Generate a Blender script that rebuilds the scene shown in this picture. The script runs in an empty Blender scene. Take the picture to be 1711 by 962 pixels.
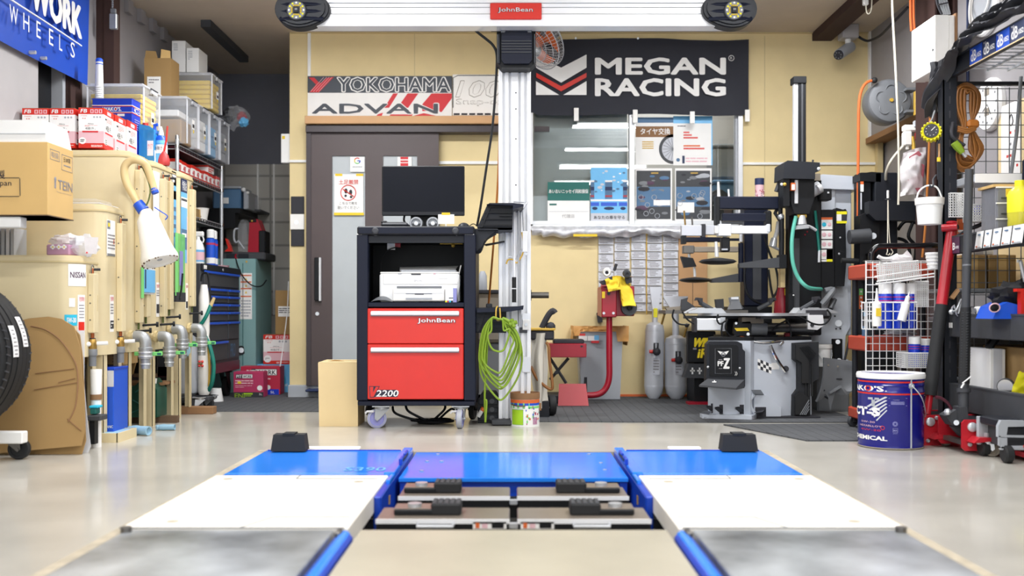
import bpy,bmesh,math,random
from mathutils import Vector,Matrix,noise
R=random.Random(7)
S=bpy.context.scene
COL=S.collection
PI=math.pi
# ---------------------------------------------------------------- camera
F,CX,HY,H=1663.0,858.0,520.0,0.63 # focal length, principal point, horizon (px of 1711x962), eye height
cd=bpy.data.cameras.new('camera');cam=bpy.data.objects.new('camera',cd);COL.objects.link(cam)
cam.location=(0,0,H);cam.rotation_euler=(PI/2,0,0)
cd.sensor_width=36;cd.lens=F*36/1711;cd.shift_x=-2.5/1711;cd.shift_y=39/1711
cd.clip_start=.05;cd.clip_end=60
cd.dof.use_dof=True;cd.dof.focus_distance=5.45;cd.dof.aperture_fstop=2.0
S.camera=cam
# ---------------------------------------------------------------- exposure, world
vs=S.view_settings
vs.view_transform='Standard';vs.look='None';vs.gamma=1;vs.exposure=0.0;vs.use_curve_mapping=False
wd=bpy.data.worlds.new('world');S.world=wd;wd.use_nodes=True
WB=wd.node_tree.nodes['Background']
WB.inputs[0].default_value=(.93,.97,1,1);WB.inputs[1].default_value=2.2
LAMP=8.2 # watts per metre-ish factor of every ceiling tube
try:
 S.cycles.use_denoising=True;S.cycles.max_bounces=6;S.cycles.transparent_max_bounces=24
 S.cycles.caustics_reflective=False;S.cycles.caustics_refractive=False
except Exception:pass
# ---------------------------------------------------------------- helpers
def wx(px,Y):return(px-CX)*Y/F
def wz(py,Y):return H+(HY-py)*Y/F
def W(px,py,Y):return Vector((wx(px,Y),Y,wz(py,Y)))
def yx(px,X):return X*F/(px-CX) # depth of column px on the plane x = X
def V(*a):return Vector(a)
def lin(h):
 h=h.lstrip('#');c=[int(h[i:i+2],16)/255 for i in(0,2,4)]
 return tuple((x/12.92 if x<=.04045 else((x+.055)/1.055)**2.4)for x in c)
MATS={}
def mat(n,col,rough=.5,metal=0,var=.035,scale=6,bump=0,coat=0,alpha=1,emit=0,spec=.5,stretch=None):
 m=bpy.data.materials.new(n);m.use_nodes=True;MATS[n]=m
 nt=m.node_tree;b=nt.nodes['Principled BSDF'];c=lin(col)
 b.inputs['Roughness'].default_value=rough;b.inputs['Metallic'].default_value=metal
 b.inputs['Coat Weight'].default_value=coat;b.inputs['Alpha'].default_value=alpha
 b.inputs['Coat Roughness'].default_value=.08
 b.inputs['Specular IOR Level'].default_value=spec
 b.inputs['Base Color'].default_value=(*c,1)
 if emit:
  b.inputs['Emission Color'].default_value=(*c,1);b.inputs['Emission Strength'].default_value=emit
 if var or bump:
  tc=nt.nodes.new('ShaderNodeTexCoord');no=nt.nodes.new('ShaderNodeTexNoise')
  no.inputs['Scale'].default_value=scale;no.inputs['Detail'].default_value=5
  if stretch:
   mp=nt.nodes.new('ShaderNodeMapping');mp.inputs['Scale'].default_value=stretch
   nt.links.new(tc.outputs['Object'],mp.inputs[0]);nt.links.new(mp.outputs[0],no.inputs['Vector'])
  else:nt.links.new(tc.outputs['Object'],no.inputs['Vector'])
  if var:
   rp=nt.nodes.new('ShaderNodeValToRGB')
   rp.color_ramp.elements[0].position=.3;rp.color_ramp.elements[1].position=.7
   rp.color_ramp.elements[0].color=(*[x*(1-var)for x in c],1)
   rp.color_ramp.elements[1].color=(*[min(1,x*(1+var))for x in c],1)
   nt.links.new(no.outputs['Fac'],rp.inputs[0]);nt.links.new(rp.outputs[0],b.inputs['Base Color'])
  if bump:
   bp=nt.nodes.new('ShaderNodeBump');bp.inputs['Strength'].default_value=bump;bp.inputs['Distance'].default_value=.01
   nt.links.new(no.outputs['Fac'],bp.inputs['Height']);nt.links.new(bp.outputs[0],b.inputs['Normal'])
 return m
for a in[
('wall_tan','#e3cf9c',.7),('wall_grey','#949193',.75),('wall_dark','#6c6e78',.8),('wall_white','#aeabab',.6),('ceil','#c4b7a6',.8),
('tan_shelf','#c69a6c',.6),('door_brown','#4c4040',.45),('door_dark','#3d3437',.4),('frost','#b4babd',.35),('rust','#3a2420',.8),
('blue_lift','#2b84ee',.12),('blue_dark','#0c3fb4',.35),('plate_white','#efeae0',.45),('rubber','#18191b',.7),('rubber_dk','#24262a',.85),
('blk_cloth','#1b1b1e',.9),('black_gloss','#0c0d11',.12),('grey_dk','#3b3d41',.6),('grey_md','#74777b',.5),
('grey_lt','#a9adb3',.45),('grey_mach','#c3c9d2',.35),('white','#eeeeec',.4),('white_w','#f3f1ec',.5),('paper','#f0efec',.8),('paper_grey','#c9cbd2',.8),
('red','#d22c20',.35),('red_logo','#d02b33',.6),('red_dk','#9d1228',.35),('red_jack','#b3202c',.3),('red_tray','#b5452f',.5),('red_bulb','#bb3b3b',.5),('maroon','#4c1a28',.4),
('pink','#e3b9c0',.6),('magenta','#b0305a',.5),('crimson','#b5223f',.5),('lilac','#b58aa4',.7),('lime','#a3cf22',.6),('navy_ink','#22263a',.6),('ink','#2c2c32',.7),('ink_grey','#8d8a8c',.7),
('tank','#d9c9a1',.45),('tank_edge','#cbb889',.5),('card','#9f7f4f',.8),('card_lt','#d2ae70',.8),('card_pale','#e0c898',.8),('wood','#8d6846',.75),('wood_dk','#66503d',.8),
('ylw','#e8c733',.75),('ylw_hi','#e9e01e',.5),('ylw_ink','#f0d418',.6),('orange','#d9672d',.5),('orange_cab','#a8641e',.5),('org_bag','#d9a05a',.5),('teal','#0e7a6c',.4),('teal_cab','#7fa6a6',.5),('teal_bot','#1d5a5a',.4),
('mint','#5fb8a4',.4),('green_can','#0d4a3a',.4),('green_clip','#7fd67a',.5),('green_dk','#1f6a62',.6),('cord','#7d9a22',.5),('sky','#69b6e6',.4),('blue','#1a53c8',.4),('blue_tin','#1438b8',.3),('blue_dr','#1c1bc0',.22),('drum_blue','#15187e',.22),('blue_rag','#8fb4c8',.9),
('blue_ban','#1148b4',.45),('navy','#1b2a52',.6),('ban_blk','#22242e',.75),('sign_blk','#343b45',.5),('cyan','#23b7d6',.5),('lav','#8b8cc4',.4),('steelblue','#4f7396',.6),('brown_cab','#8a5722',.5),('cable_w','#d8d2c0',.5),
('gold','#c9a23c',.4),('canvas','#d8d3c6',.9),('tarp','#36373c',.5),('olive','#55602c',.7),('dust','#8a8174',.9),('purple','#4c2a48',.5)]:
 mat(a[0],a[1],a[2])
mat('navy_blk','#131829',.4,spec=.25);mat('screen','#10131d',.25,spec=.12);mat('black','#101216',.5,spec=.3);mat('blk_pl','#1c1f26',.5,spec=.35)
mat('alu','#dfe1e4',.32,.35);mat('alu_w','#f1f2f4',.3,.1);mat('steel','#c6c9cd',.3,.5);mat('chrome','#d6d8da',.12,1);mat('galv','#a8abad',.42,.6,var=.12)
mat('steel_dk','#6d6a66',.4,.7);mat('brass','#b08d4a',.35,.8);mat('copper','#b5673f',.35,.8);mat('silver_paint','#cdd0d6',.32,.15);mat('foil','#cfd0d4',.4,.3,var=.2,scale=25)
mat('hose_beige','#d9bf8a',.4);mat('jug_white','#f1efe8',.4);mat('lamp','#ffffff',.3,emit=14,var=0);mat('led','#9fd4ff',.3,emit=3,var=0)
mat('concrete','#b9b5ab',.28,var=.12,scale=3.0,coat=.35)
mat('plate_steel','#a9adb0',.28,.35,var=.8,scale=2.6)  # noise colour stands in for dark smudged reflections on the steel
mat('lift_top','#8f8478',.3,.4,var=.1)
mat('slab','#aca592',.4,var=.08,scale=4)
mat('edge_seal','#b0a590',.8,var=.15,scale=20)
def shader_mix(n,col,trans,rough,tint=(1,1,1)):
 m=bpy.data.materials.new(n);m.use_nodes=True;MATS[n]=m;nt=m.node_tree;b=nt.nodes['Principled BSDF']
 b.inputs['Base Color'].default_value=(*lin(col),1);b.inputs['Roughness'].default_value=rough
 t=nt.nodes.new('ShaderNodeBsdfTransparent');t.inputs[0].default_value=(*tint,1);x=nt.nodes.new('ShaderNodeMixShader');o=nt.nodes['Material Output']
 no=nt.nodes.new('ShaderNodeTexNoise');no.inputs['Scale'].default_value=9
 mr=nt.nodes.new('ShaderNodeMapRange');mr.inputs['To Min'].default_value=max(0,trans-.05);mr.inputs['To Max'].default_value=min(1,trans+.05)
 nt.links.new(no.outputs['Fac'],mr.inputs['Value']);nt.links.new(mr.outputs[0],x.inputs[0])
 nt.links.new(b.outputs[0],x.inputs[1]);nt.links.new(t.outputs[0],x.inputs[2]);nt.links.new(x.outputs[0],o.inputs[0])
shader_mix('clear','#e6e9ee',.86,.2);shader_mix('clear_green','#7fd07a',.45,.3,(.8,1,.8));shader_mix('film','#f2eef0',.35,.25);shader_mix('blue_liq','#3fa2e0',.35,.2,(.5,.8,1));shader_mix('yellow_pet','#e8df4a',.3,.12,(1,1,.6));shader_mix('smoke','#85868c',.3,.3)
shader_mix('sheet','#e8eaf0',.5,.3);shader_mix('red_film','#c46a78',.3,.25,(1,.7,.7))
def glass(n):
 m=bpy.data.materials.new(n);m.use_nodes=True;MATS[n]=m;nt=m.node_tree;nt.nodes.remove(nt.nodes['Principled BSDF'])
 t=nt.nodes.new('ShaderNodeBsdfTransparent');t.inputs[0].default_value=(.95,.98,.97,1);g=nt.nodes.new('ShaderNodeBsdfGlossy');g.inputs['Roughness'].default_value=.01
 f=nt.nodes.new('ShaderNodeFresnel');f.inputs[0].default_value=1.5;x=nt.nodes.new('ShaderNodeMixShader')
 a=nt.nodes.new('ShaderNodeMath');a.operation='ADD';a.inputs[1].default_value=.04
 nt.links.new(f.outputs[0],a.inputs[0]);nt.links.new(a.outputs[0],x.inputs[0]);nt.links.new(t.outputs[0],x.inputs[1]);nt.links.new(g.outputs[0],x.inputs[2]);nt.links.new(x.outputs[0],nt.nodes['Material Output'].inputs[0])
glass('glass')
def brickmat(n,c1,c2,mort,sx,sy,rough=.8,rot=(PI/2,0,0),msize=.01):
 m=bpy.data.materials.new(n);m.use_nodes=True;MATS[n]=m;nt=m.node_tree;b=nt.nodes['Principled BSDF'];b.inputs['Roughness'].default_value=rough
 tc=nt.nodes.new('ShaderNodeTexCoord');mp=nt.nodes.new('ShaderNodeMapping');mp.inputs['Rotation'].default_value=rot;br=nt.nodes.new('ShaderNodeTexBrick')
 br.inputs['Color1'].default_value=(*lin(c1),1);br.inputs['Color2'].default_value=(*lin(c2),1);br.inputs['Mortar'].default_value=(*lin(mort),1)
 br.inputs['Scale'].default_value=1;br.inputs['Brick Width'].default_value=sx;br.inputs['Row Height'].default_value=sy;br.inputs['Mortar Size'].default_value=msize;br.offset=0
 nt.links.new(tc.outputs['Object'],mp.inputs[0]);nt.links.new(mp.outputs[0],br.inputs['Vector']);nt.links.new(br.outputs[0],b.inputs['Base Color'])
brickmat('block','#b3b0a9','#b9b6b0','#8f8d88',.4,.2,.9)
brickmat('mat_rubber','#4d4f52','#525457','#3d3f42',.06,.06,.85,(0,0,0),.004)
WL={}
TXT={}
def txt_geo(s,bold):
 k=(s,bold)
 if k not in TXT:
  cu=bpy.data.curves.new('t','FONT');cu.body=s;cu.resolution_u=2;cu.offset=bold;cu.align_x='LEFT'
  ob=bpy.data.objects.new('t',cu);me=bpy.data.meshes.new_from_object(ob)
  vs_=[v.co.copy()for v in me.vertices];fs=[list(p.vertices)for p in me.polygons]
  bpy.data.meshes.remove(me);bpy.data.objects.remove(ob);bpy.data.curves.remove(cu)
  if not vs_:vs_=[V(0,0,0),V(1,0,0),V(1,1,0)];fs=[[0,1,2]]
  x0=min(v.x for v in vs_);x1=max(v.x for v in vs_);y0=min(v.y for v in vs_);y1=max(v.y for v in vs_)
  TXT[k]=([((v.x-x0)/max(1e-6,x1-x0),(v.y-y0)/max(1e-6,y1-y0))for v in vs_],fs)
 return TXT[k]
def frame(ax):
 ax=Vector(ax).normalized();u=ax.orthogonal().normalized()
 if abs(ax.z)>.99:u=V(1,0,0)
 return u,ax.cross(u).normalized(),ax
def spline(P,n=5,closed=False):
 P=[Vector(p)for p in P];out=[];L=len(P)
 for i in range(L if closed else L-1):
  a,b,c,d=(P[(i-1)%L]if closed or i>0 else P[0]),P[i],P[(i+1)%L],(P[(i+2)%L]if closed or i+2<L else P[-1])
  for k in range(n):
   t=k/n
   out.append(.5*((2*b)+(c-a)*t+(2*a-5*b+4*c-d)*t*t+(3*b-a-3*c+d)*t**3))
 if not closed:out.append(P[-1])
 return out
class G:
 def __init__(s):s.bm=bmesh.new();s.ms=[];s.x=None;s.soft=set()
 def mi(s,m):
  if m not in s.ms:s.ms.append(m)
  return s.ms.index(m)
 def add(s,vs_,fs,m):
  i=s.mi(m);bv=[s.bm.verts.new(s.x@Vector(v)if s.x else Vector(v))for v in vs_];out=[]
  for f in fs:
   try:q=s.bm.faces.new([bv[j]for j in f]);q.material_index=i;out.append(q)
   except ValueError:pass
  return out
 def box(s,x0,x1,y0,y1,z0,z1,m,b=0):
  x0,x1=min(x0,x1),max(x0,x1);y0,y1=min(y0,y1),max(y0,y1);z0,z1=min(z0,z1),max(z0,z1)
  b=min(b,(x1-x0)*.45,(y1-y0)*.45,(z1-z0)*.45)
  if b<=0:
   s.add([(x,y,z)for z in(z0,z1)for y in(y0,y1)for x in(x0,x1)],[(0,2,3,1),(4,5,7,6),(0,1,5,4),(2,6,7,3),(0,4,6,2),(1,3,7,5)],m);return s
  ps=[]
  for sx in(0,1):
   for sy in(0,1):
    for sz in(0,1):
     c=[(x0,x1)[sx],(y0,y1)[sy],(z0,z1)[sz]];d=[b*(1-2*sx),b*(1-2*sy),b*(1-2*sz)]
     for k in range(3):ps.append(tuple(c[j]+(0 if j==k else d[j])for j in range(3)))
  X=lambda a,k:a*3+k
  fs=[]
  c=lambda sx,sy,sz:sx*4+sy*2+sz
  for q in(0,1):
   fs+=[(X(c(q,0,0),0),X(c(q,1,0),0),X(c(q,1,1),0),X(c(q,0,1),0)),(X(c(0,q,0),1),X(c(1,q,0),1),X(c(1,q,1),1),X(c(0,q,1),1)),(X(c(0,0,q),2),X(c(1,0,q),2),X(c(1,1,q),2),X(c(0,1,q),2))]
   for p in(0,1):
    fs+=[(X(c(q,p,0),0),X(c(q,p,1),0),X(c(q,p,1),1),X(c(q,p,0),1)),(X(c(q,0,p),0),X(c(q,1,p),0),X(c(q,1,p),2),X(c(q,0,p),2)),(X(c(0,q,p),1),X(c(1,q,p),1),X(c(1,q,p),2),X(c(0,q,p),2))]
  fs+=[(i*3,i*3+1,i*3+2)for i in range(8)]
  s.add(ps,fs,m);return s
 def pb(s,a,b,c,d,Y,dep,m,bev=0): # box whose front face covers the pixel rectangle a,b..c,d at depth Y
  return s.box(wx(a,Y),wx(c,Y),Y,Y+dep,wz(d,Y),wz(b,Y),m,bev)
 def cyl(s,p0,p1,r0,m,r1=None,n=16):
  p0,p1=Vector(p0),Vector(p1);r1=r0 if r1 is None else r1
  return s.lathe([(0,0),(r0,0),(r1,(p1-p0).length),(0,(p1-p0).length)],p0,m,p1-p0,n)
 def lathe(s,prof,o,m,ax=(0,0,1),n=20):
  u,v,w=frame(ax);o=Vector(o);vs_=[];rows=[]
  for r,h in prof:
   if r<1e-6:rows.append([len(vs_)]);vs_.append(o+w*h)
   else:
    rows.append(list(range(len(vs_),len(vs_)+n)))
    for k in range(n):t=2*PI*k/n;vs_.append(o+w*h+(u*math.cos(t)+v*math.sin(t))*r)
  fs=[]
  for A,B in zip(rows,rows[1:]):
   for k in range(n):
    k2=(k+1)%n
    if len(A)==1 and len(B)==1:continue
    if len(A)==1:fs.append((A[0],B[k2],B[k]))
    elif len(B)==1:fs.append((A[k],A[k2],B[0]))
    else:fs.append((A[k],A[k2],B[k2],B[k]))
  s.add(vs_,fs,m);return s
 def tube(s,P,r,m,n=8,sm=0,closed=False):
  P=[Vector(p)for p in P]
  if sm:
   n0=len(P);P=spline(P,sm,closed)
   if isinstance(r,(list,tuple)):r=[r[min(i//sm,n0-2)]+(r[min(i//sm,n0-2)+1]-r[min(i//sm,n0-2)])*min(1,i/sm-min(i//sm,n0-2))for i in range(len(P))]
  L=len(P);vs_=[];pu=None
  for i,p in enumerate(P):
   a=P[(i-1)%L]if closed or i else P[0];b=P[(i+1)%L]if closed or i<L-1 else P[-1]
   t=(b-a);t=t.normalized()if t.length>1e-9 else V(0,0,1)
   if pu is None:pu=t.orthogonal().normalized()
   pu=(pu-t*pu.dot(t));pu=pu.normalized()if pu.length>1e-6 else t.orthogonal().normalized()
   w=t.cross(pu);rr=r[i]if isinstance(r,(list,tuple))else r
   for k in range(n):q=2*PI*k/n;vs_.append(p+(pu*math.cos(q)+w*math.sin(q))*rr)
  fs=[]
  for i in range(L if closed else L-1):
   j=(i+1)%L
   for k in range(n):k2=(k+1)%n;fs.append((i*n+k,i*n+k2,j*n+k2,j*n+k))
  if not closed:fs+=[tuple(range(n-1,-1,-1)),tuple(range((L-1)*n,L*n))]
  s.add(vs_,fs,m);return s
 def prism(s,pts,pl,a,b,m): # polygon in plane 'xz','xy','yz' extruded from a to b along the third axis
  f={'xz':lambda p,t:(p[0],t,p[1]),'xy':lambda p,t:(p[0],p[1],t),'yz':lambda p,t:(t,p[0],p[1])}[pl]
  n=len(pts)
  s.add([f(p,a)for p in pts]+[f(p,b)for p in pts],[tuple(range(n)),tuple(range(2*n-1,n-1,-1))]+[(i,(i+1)%n,n+(i+1)%n,n+i)for i in range(n)],m);return s
 def pp(s,pts,Y,dep,m): # prism from pixel polygon
  return s.prism([(wx(a,Y),wz(b,Y))for a,b in pts],'xz',Y,Y+dep,m)
 def ball(s,c,r,m,n=14,sc=(1,1,1)):
  c=Vector(c);vs_=[];k=n//2
  o=s.x;T=Matrix.Translation(c)@Matrix.Diagonal((*sc,1));s.x=(o@T)if o else T
  s.lathe([(r*math.sin(PI*i/k),-r*math.cos(PI*i/k))for i in range(k+1)],(0,0,0),m,(0,0,1),n);s.x=o;return s
 def surf(s,f,nu,nv,m,th=0):
  vs_=[Vector(f(i/nu,j/nv))for j in range(nv+1)for i in range(nu+1)]
  fs=[(j*(nu+1)+i,j*(nu+1)+i+1,(j+1)*(nu+1)+i+1,(j+1)*(nu+1)+i)for j in range(nv)for i in range(nu)]
  q=s.add(vs_,fs,m)
  if th:
   s.bm.normal_update();bmesh.ops.solidify(s.bm,geom=q,thickness=th)
  return s
 def text(s,t,a0,a1,z0,z1,p,m,face='f',bold=0,shear=0):
  # lettering filling the rectangle a0..a1 (reading direction) by z0..z1 on plane p; face f: towards -y, r: towards +x, l: towards -x, u: up
  vs_,fs=txt_geo(t,min(bold,0));b=max(bold,0)*abs(z1-z0)*.9;w=a1-a0
  for i,(dx,dz)in enumerate(((0,0),(b,0),(-b,0),(0,b*.7),(0,-b*.7),(b*.7,b*.5),(-b*.7,-b*.5),(b*.7,-b*.5),(-b*.7,b*.5))if b else((0,0),)):
   out=[];p+=.00007*bool(i)*(1 if face in 'ru' else-1)
   for u,v in vs_:
    q=a0+dx+math.copysign(b,w)+(w-math.copysign(2*b,w))*(u+shear*(v-.5));z=z0+dz+b*.7+(z1-z0-1.4*b)*v
    out.append({'f':(q,p,z),'r':(p,q,z),'l':(p,q,z),'u':(q,z,p)}[face])
   s.add(out,fs,m)
  return s
 def pt(s,t,a,b,c,d,Y,m,**k):return s.text(t,wx(a,Y),wx(c,Y),wz(d,Y),wz(b,Y),Y,m,**k)
 def wrap(s,t,c,r,a0,a1,z0,z1,m,bold=0): # lettering around an upright cylinder, angles in degrees from the side facing -y
  vs_,fs=txt_geo(t,bold);s.add([(c[0]+r*math.sin(math.radians(a0+(a1-a0)*u)),c[1]-r*math.cos(math.radians(a0+(a1-a0)*u)),z0+(z1-z0)*v)for u,v in vs_],fs,m);return s
 def lines(s,a0,a1,z0,z1,p,m,n=4,face='f',fill=.45,e=.0006): # rows of small unreadable print
  h=(z1-z0)/n
  for i in range(n):
   k=a0
   while k<a1-1e-4:
    w=(a1-a0)*R.uniform(.12,.35);e1=min(a1,k+w)
    if i==n-1 and R.random()<.3:break
    zz=z1-(i+.5)*h;hh=h*fill/2
    if face=='f':s.box(k,e1,p-e,p,zz-hh,zz+hh,m)
    elif face=='r':s.box(p,p+e,k,e1,zz-hh,zz+hh,m)
    else:s.box(p-e,p,k,e1,zz-hh,zz+hh,m)
    k=e1+(a1-a0)*.03
  return s
 def obj(s,name,parent=None,label=None,cat=None,group=None,kind=None,ang=35,shade=True):
  bm=s.bm
  if not bm.verts:bm.verts.new((0,0,0))
  bmesh.ops.recalc_face_normals(bm,faces=bm.faces)
  mn=Vector([min(v.co[i]for v in bm.verts)for i in range(3)]);mx=Vector([max(v.co[i]for v in bm.verts)for i in range(3)])
  o=V((mn.x+mx.x)/2,(mn.y+mx.y)/2,mn.z)
  bmesh.ops.translate(bm,vec=-o,verts=bm.verts)
  me=bpy.data.meshes.new(name);bm.to_mesh(me);bm.free()
  for m in s.ms:me.materials.append(MATS[m])
  if shade:
   for p in me.polygons:p.use_smooth=True
   me.set_sharp_from_angle(angle=math.radians(ang))
  ob=bpy.data.objects.new(name,me);COL.objects.link(ob);WL[ob.name]=o
  if parent:ob.parent=parent;ob.location=o-WL[parent.name]
  else:ob.location=o
  tag(ob,label,cat,group,kind);return ob
def tag(o,label=None,cat=None,group=None,kind=None):
 for k,v in(('label',label),('category',cat),('group',group),('kind',kind)):
  if v:o[k]=v
 return o
def thing(name,label,cat,loc,group=None):
 o=bpy.data.objects.new(name,None);COL.objects.link(o);o.location=Vector(loc);WL[o.name]=Vector(loc);o.empty_display_size=.1
 return tag(o,label,cat,group)
def clone(root,move,label,group=None):
 def cp(o,par):
  c=o.copy();COL.objects.link(c)
  if par:c.parent=par
  for ch in list(o.children):cp(ch,c)
  return c
 c=cp(root,None);c.location=root.location+Vector(move);WL[c.name]=Vector(c.location);c['label']=label
 if group:c['group']=group;root['group']=group
 return c
def rotm(p,ax,deg):p=Vector(p);return Matrix.Translation(p)@Matrix.Rotation(math.radians(deg),4,ax)@Matrix.Translation(-p)
def struct(g,name,**k):return g.obj(name,kind='structure',**k)
def caster(par,x,y,zt,r,wm='rubber',fm='steel',deg=0,w=.03,name='caster',z0=0):
 d=V(math.cos(math.radians(deg)),math.sin(math.radians(deg)),0);n=V(-d.y,d.x,0);c=V(x,y,z0+r)+d*r*.55
 g=G();g.x=None
 g.cyl((x,y,zt-.018),(x,y,zt),r*.75,fm);g.box(x-r*.9,x+r*.9,y-r*.9,y+r*.9,zt-.006,zt,fm)
 for sg in(-1,1):
  o=n*(w*.5+.006)*sg
  P=[V(x,y,zt-.016)-d*r*.75,V(x,y,zt-.016)+d*r*.75,c+d*r*.28,c-V(0,0,r*.25),c-d*r*.28]
  a=[p+o for p in P];b=[p+o+n*.003*sg for p in P]
  g.add(a+b,[(0,1,2,3,4),(9,8,7,6,5)]+[(i,(i+1)%5,5+(i+1)%5,5+i)for i in range(5)],fm)
 g.cyl(c-n*(w*.5+.014),c+n*(w*.5+.014),r*.16,fm,n=10)
 f=g.obj(name,par)
 g=G();g.lathe([(0,-w*.35),(r*.72,-w*.35),(r*.72,-w*.5),(r*.93,-w*.5),(r,-w*.32),(r,w*.32),(r*.93,w*.5),(r*.72,w*.5),(r*.72,w*.35),(0,w*.35)],c,wm,n,24)
 g.obj('wheel',f);return f
# ================================================================ the room
YW,XL,XR,ZC=7.33,-2.55,2.62,2.68
g=G() # floor with the lift pit left open
g.box(-3.3,-1.14,-3,8.7,-.3,0,'concrete');g.box(1.14,3.3,-3,8.7,-.3,0,'concrete')
g.box(-1.14,1.14,4.47,8.7,-.3,0,'concrete');g.box(-1.14,1.14,-3,.9,-.3,0,'concrete')
g.box(-.44,.44,.9,2.87,-.3,0,'slab');g.box(-1.14,1.14,.9,4.47,-.36,-.3,'concrete')
struct(g,'floor')
g=G()
for sx in(-1,1):
 g.box(sx*1.105,sx*1.14,.9,4.45,-.05,.006,'edge_seal');g.box(sx*1.14,sx*.45,4.43,4.47,-.05,.007,'edge_seal')
struct(g,'trim_1')
g=G();g.box(-3.3,3.3,-3,8.7,ZC,ZC+.1,'ceil');struct(g,'ceiling')
g=G() # left wall, set back beside the tyre rack, with a dark window opening
g.box(XL-.1,XL,5.88,8.7,0,ZC,'wall_grey');g.box(XL-.1,XL,4.75,5.34,0,ZC,'wall_white');g.box(XL-.1,XL,5.34,5.88,0,1.5,'wall_white');g.box(XL-.1,XL,5.34,5.88,2.1,ZC,'wall_white')
g.box(-3.3,XL-.1,4.75,4.85,0,ZC,'wall_grey');g.box(-3.4,-3.3,-3,4.85,0,ZC,'wall_grey')
struct(g,'wall_left')
g=G();g.box(XL-.1,XL-.06,5.34,5.88,1.5,2.1,'black');g.box(XL-.06,XL+.004,5.62,5.655,1.5,2.1,'grey_lt');g.box(XL-.06,XL+.006,5.665,5.87,1.5,2.1,'rust');g.box(XL-.06,XL+.01,5.34,5.88,2.06,2.1,'rust')
struct(g,'window_1')
g=G();g.box(-2.62,-2.44,6.08,6.17,0,ZC,'rust');g.box(-2.5,-2.44,6.075,6.08,0,ZC,'rust')
struct(g,'trim_2')
g=G();g.box(XL,-1.65,8.6,8.7,0,1.9,'block');g.box(XL,-1.65,8.6,8.7,1.9,ZC,'wall_dark')
for px in(430,457):g.box(wx(px,8.6),wx(px,8.6)+.012,8.585,8.6,.6,1.9,'white')
struct(g,'wall_back_alcove')
WX0,WX1,WZ0,WZ1=wx(888,YW),wx(1240,YW),wz(378,YW),wz(170,YW)
g=G() # office wall with the window opening
x0,x1=wx(484,YW),2.8
g.box(x0,WX0,YW,YW+.1,0,ZC,'wall_tan');g.box(WX1,x1,YW,YW+.1,0,ZC,'wall_tan');g.box(WX0,WX1,YW,YW+.1,0,WZ0,'wall_tan');g.box(WX0,WX1,YW,YW+.1,WZ1,ZC,'wall_tan')
g.box(x0,x0+.1,YW+.1,8.6,0,ZC,'wall_tan');g.box(x0,2.8,8.6,8.7,0,ZC,'wall_white')
struct(g,'wall_back')
g=G() # joints and white conduits on the office wall
for px,a,b in((692,52,127),(1277,60,272),(1277,277,520)):g.box(wx(px,YW),wx(px,YW)+.006,YW-.002,YW,wz(b,YW),wz(a,YW),'tank_edge')
g.pb(514,50,519,127,YW-.016,.016,'white');g.pb(733,269,840,274,YW-.016,.016,'white');g.pb(1240,271,1466,275,YW-.016,.016,'white');g.pb(484,267,512,271,YW-.016,.016,'white')
g.pb(484,47,1452,55,YW-.02,.02,'tank_edge')
struct(g,'trim_3')
g=G();g.box(wx(484,YW),wx(512,YW),YW-.05,YW,0,.04,'grey_lt');g.box(wx(484,YW),wx(640,YW),YW-.06,YW,0,.09,'grey_lt',.004);g.box(wx(1000,YW),wx(1300,YW),YW-.012,YW,0,.02,'orange')
struct(g,'baseboard_back')
g=G()
g.box(2.72,2.82,-3,8.7,0,ZC,'wall_grey')
g.box(XR,2.72,5.0,YW,1.9,ZC,'wall_grey');g.box(XR,2.72,3.0,5.0,0,ZC,'wall_grey');g.box(XR,2.72,5.0,5.8,0,1.9,'wall_grey')
g.box(XR-.014,XR,4.3,5.36,.2,1.72,'card_pale')
struct(g,'wall_right')
g=G();g.box(XR-.03,2.72,6.2,YW-.01,1.86,1.9,'wood');g.box(XR-.012,XR,YW-.04,YW-.002,1.9,ZC,'white');g.box(2.66,2.7,YW-.06,YW-.003,0,1.86,'tank_edge')
struct(g,'trim_4')
g=G();g.box(2.485,2.495,5.87,6.15,0,ZC,'rust');g.box(2.6,2.62,5.87,6.15,0,ZC,'rust');g.box(2.495,2.6,6.0,6.02,0,ZC,'rust')
struct(g,'trim_5')
g=G();g.box(-1.9,3.3,5.2,5.32,ZC-.001,ZC+.02,'rust');g.box(2.2,2.34,6.2,YW,ZC-.06,ZC+.001,'rust');g.box(-2.2,-2.13,7.0,8.0,ZC-.05,ZC+.001,'grey_dk')
for i in range(5):g.box(XL,XL+.03,6.3+i*.22,6.38+i*.22,ZC-.09,ZC,'wall_grey')
struct(g,'trim_6')
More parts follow.
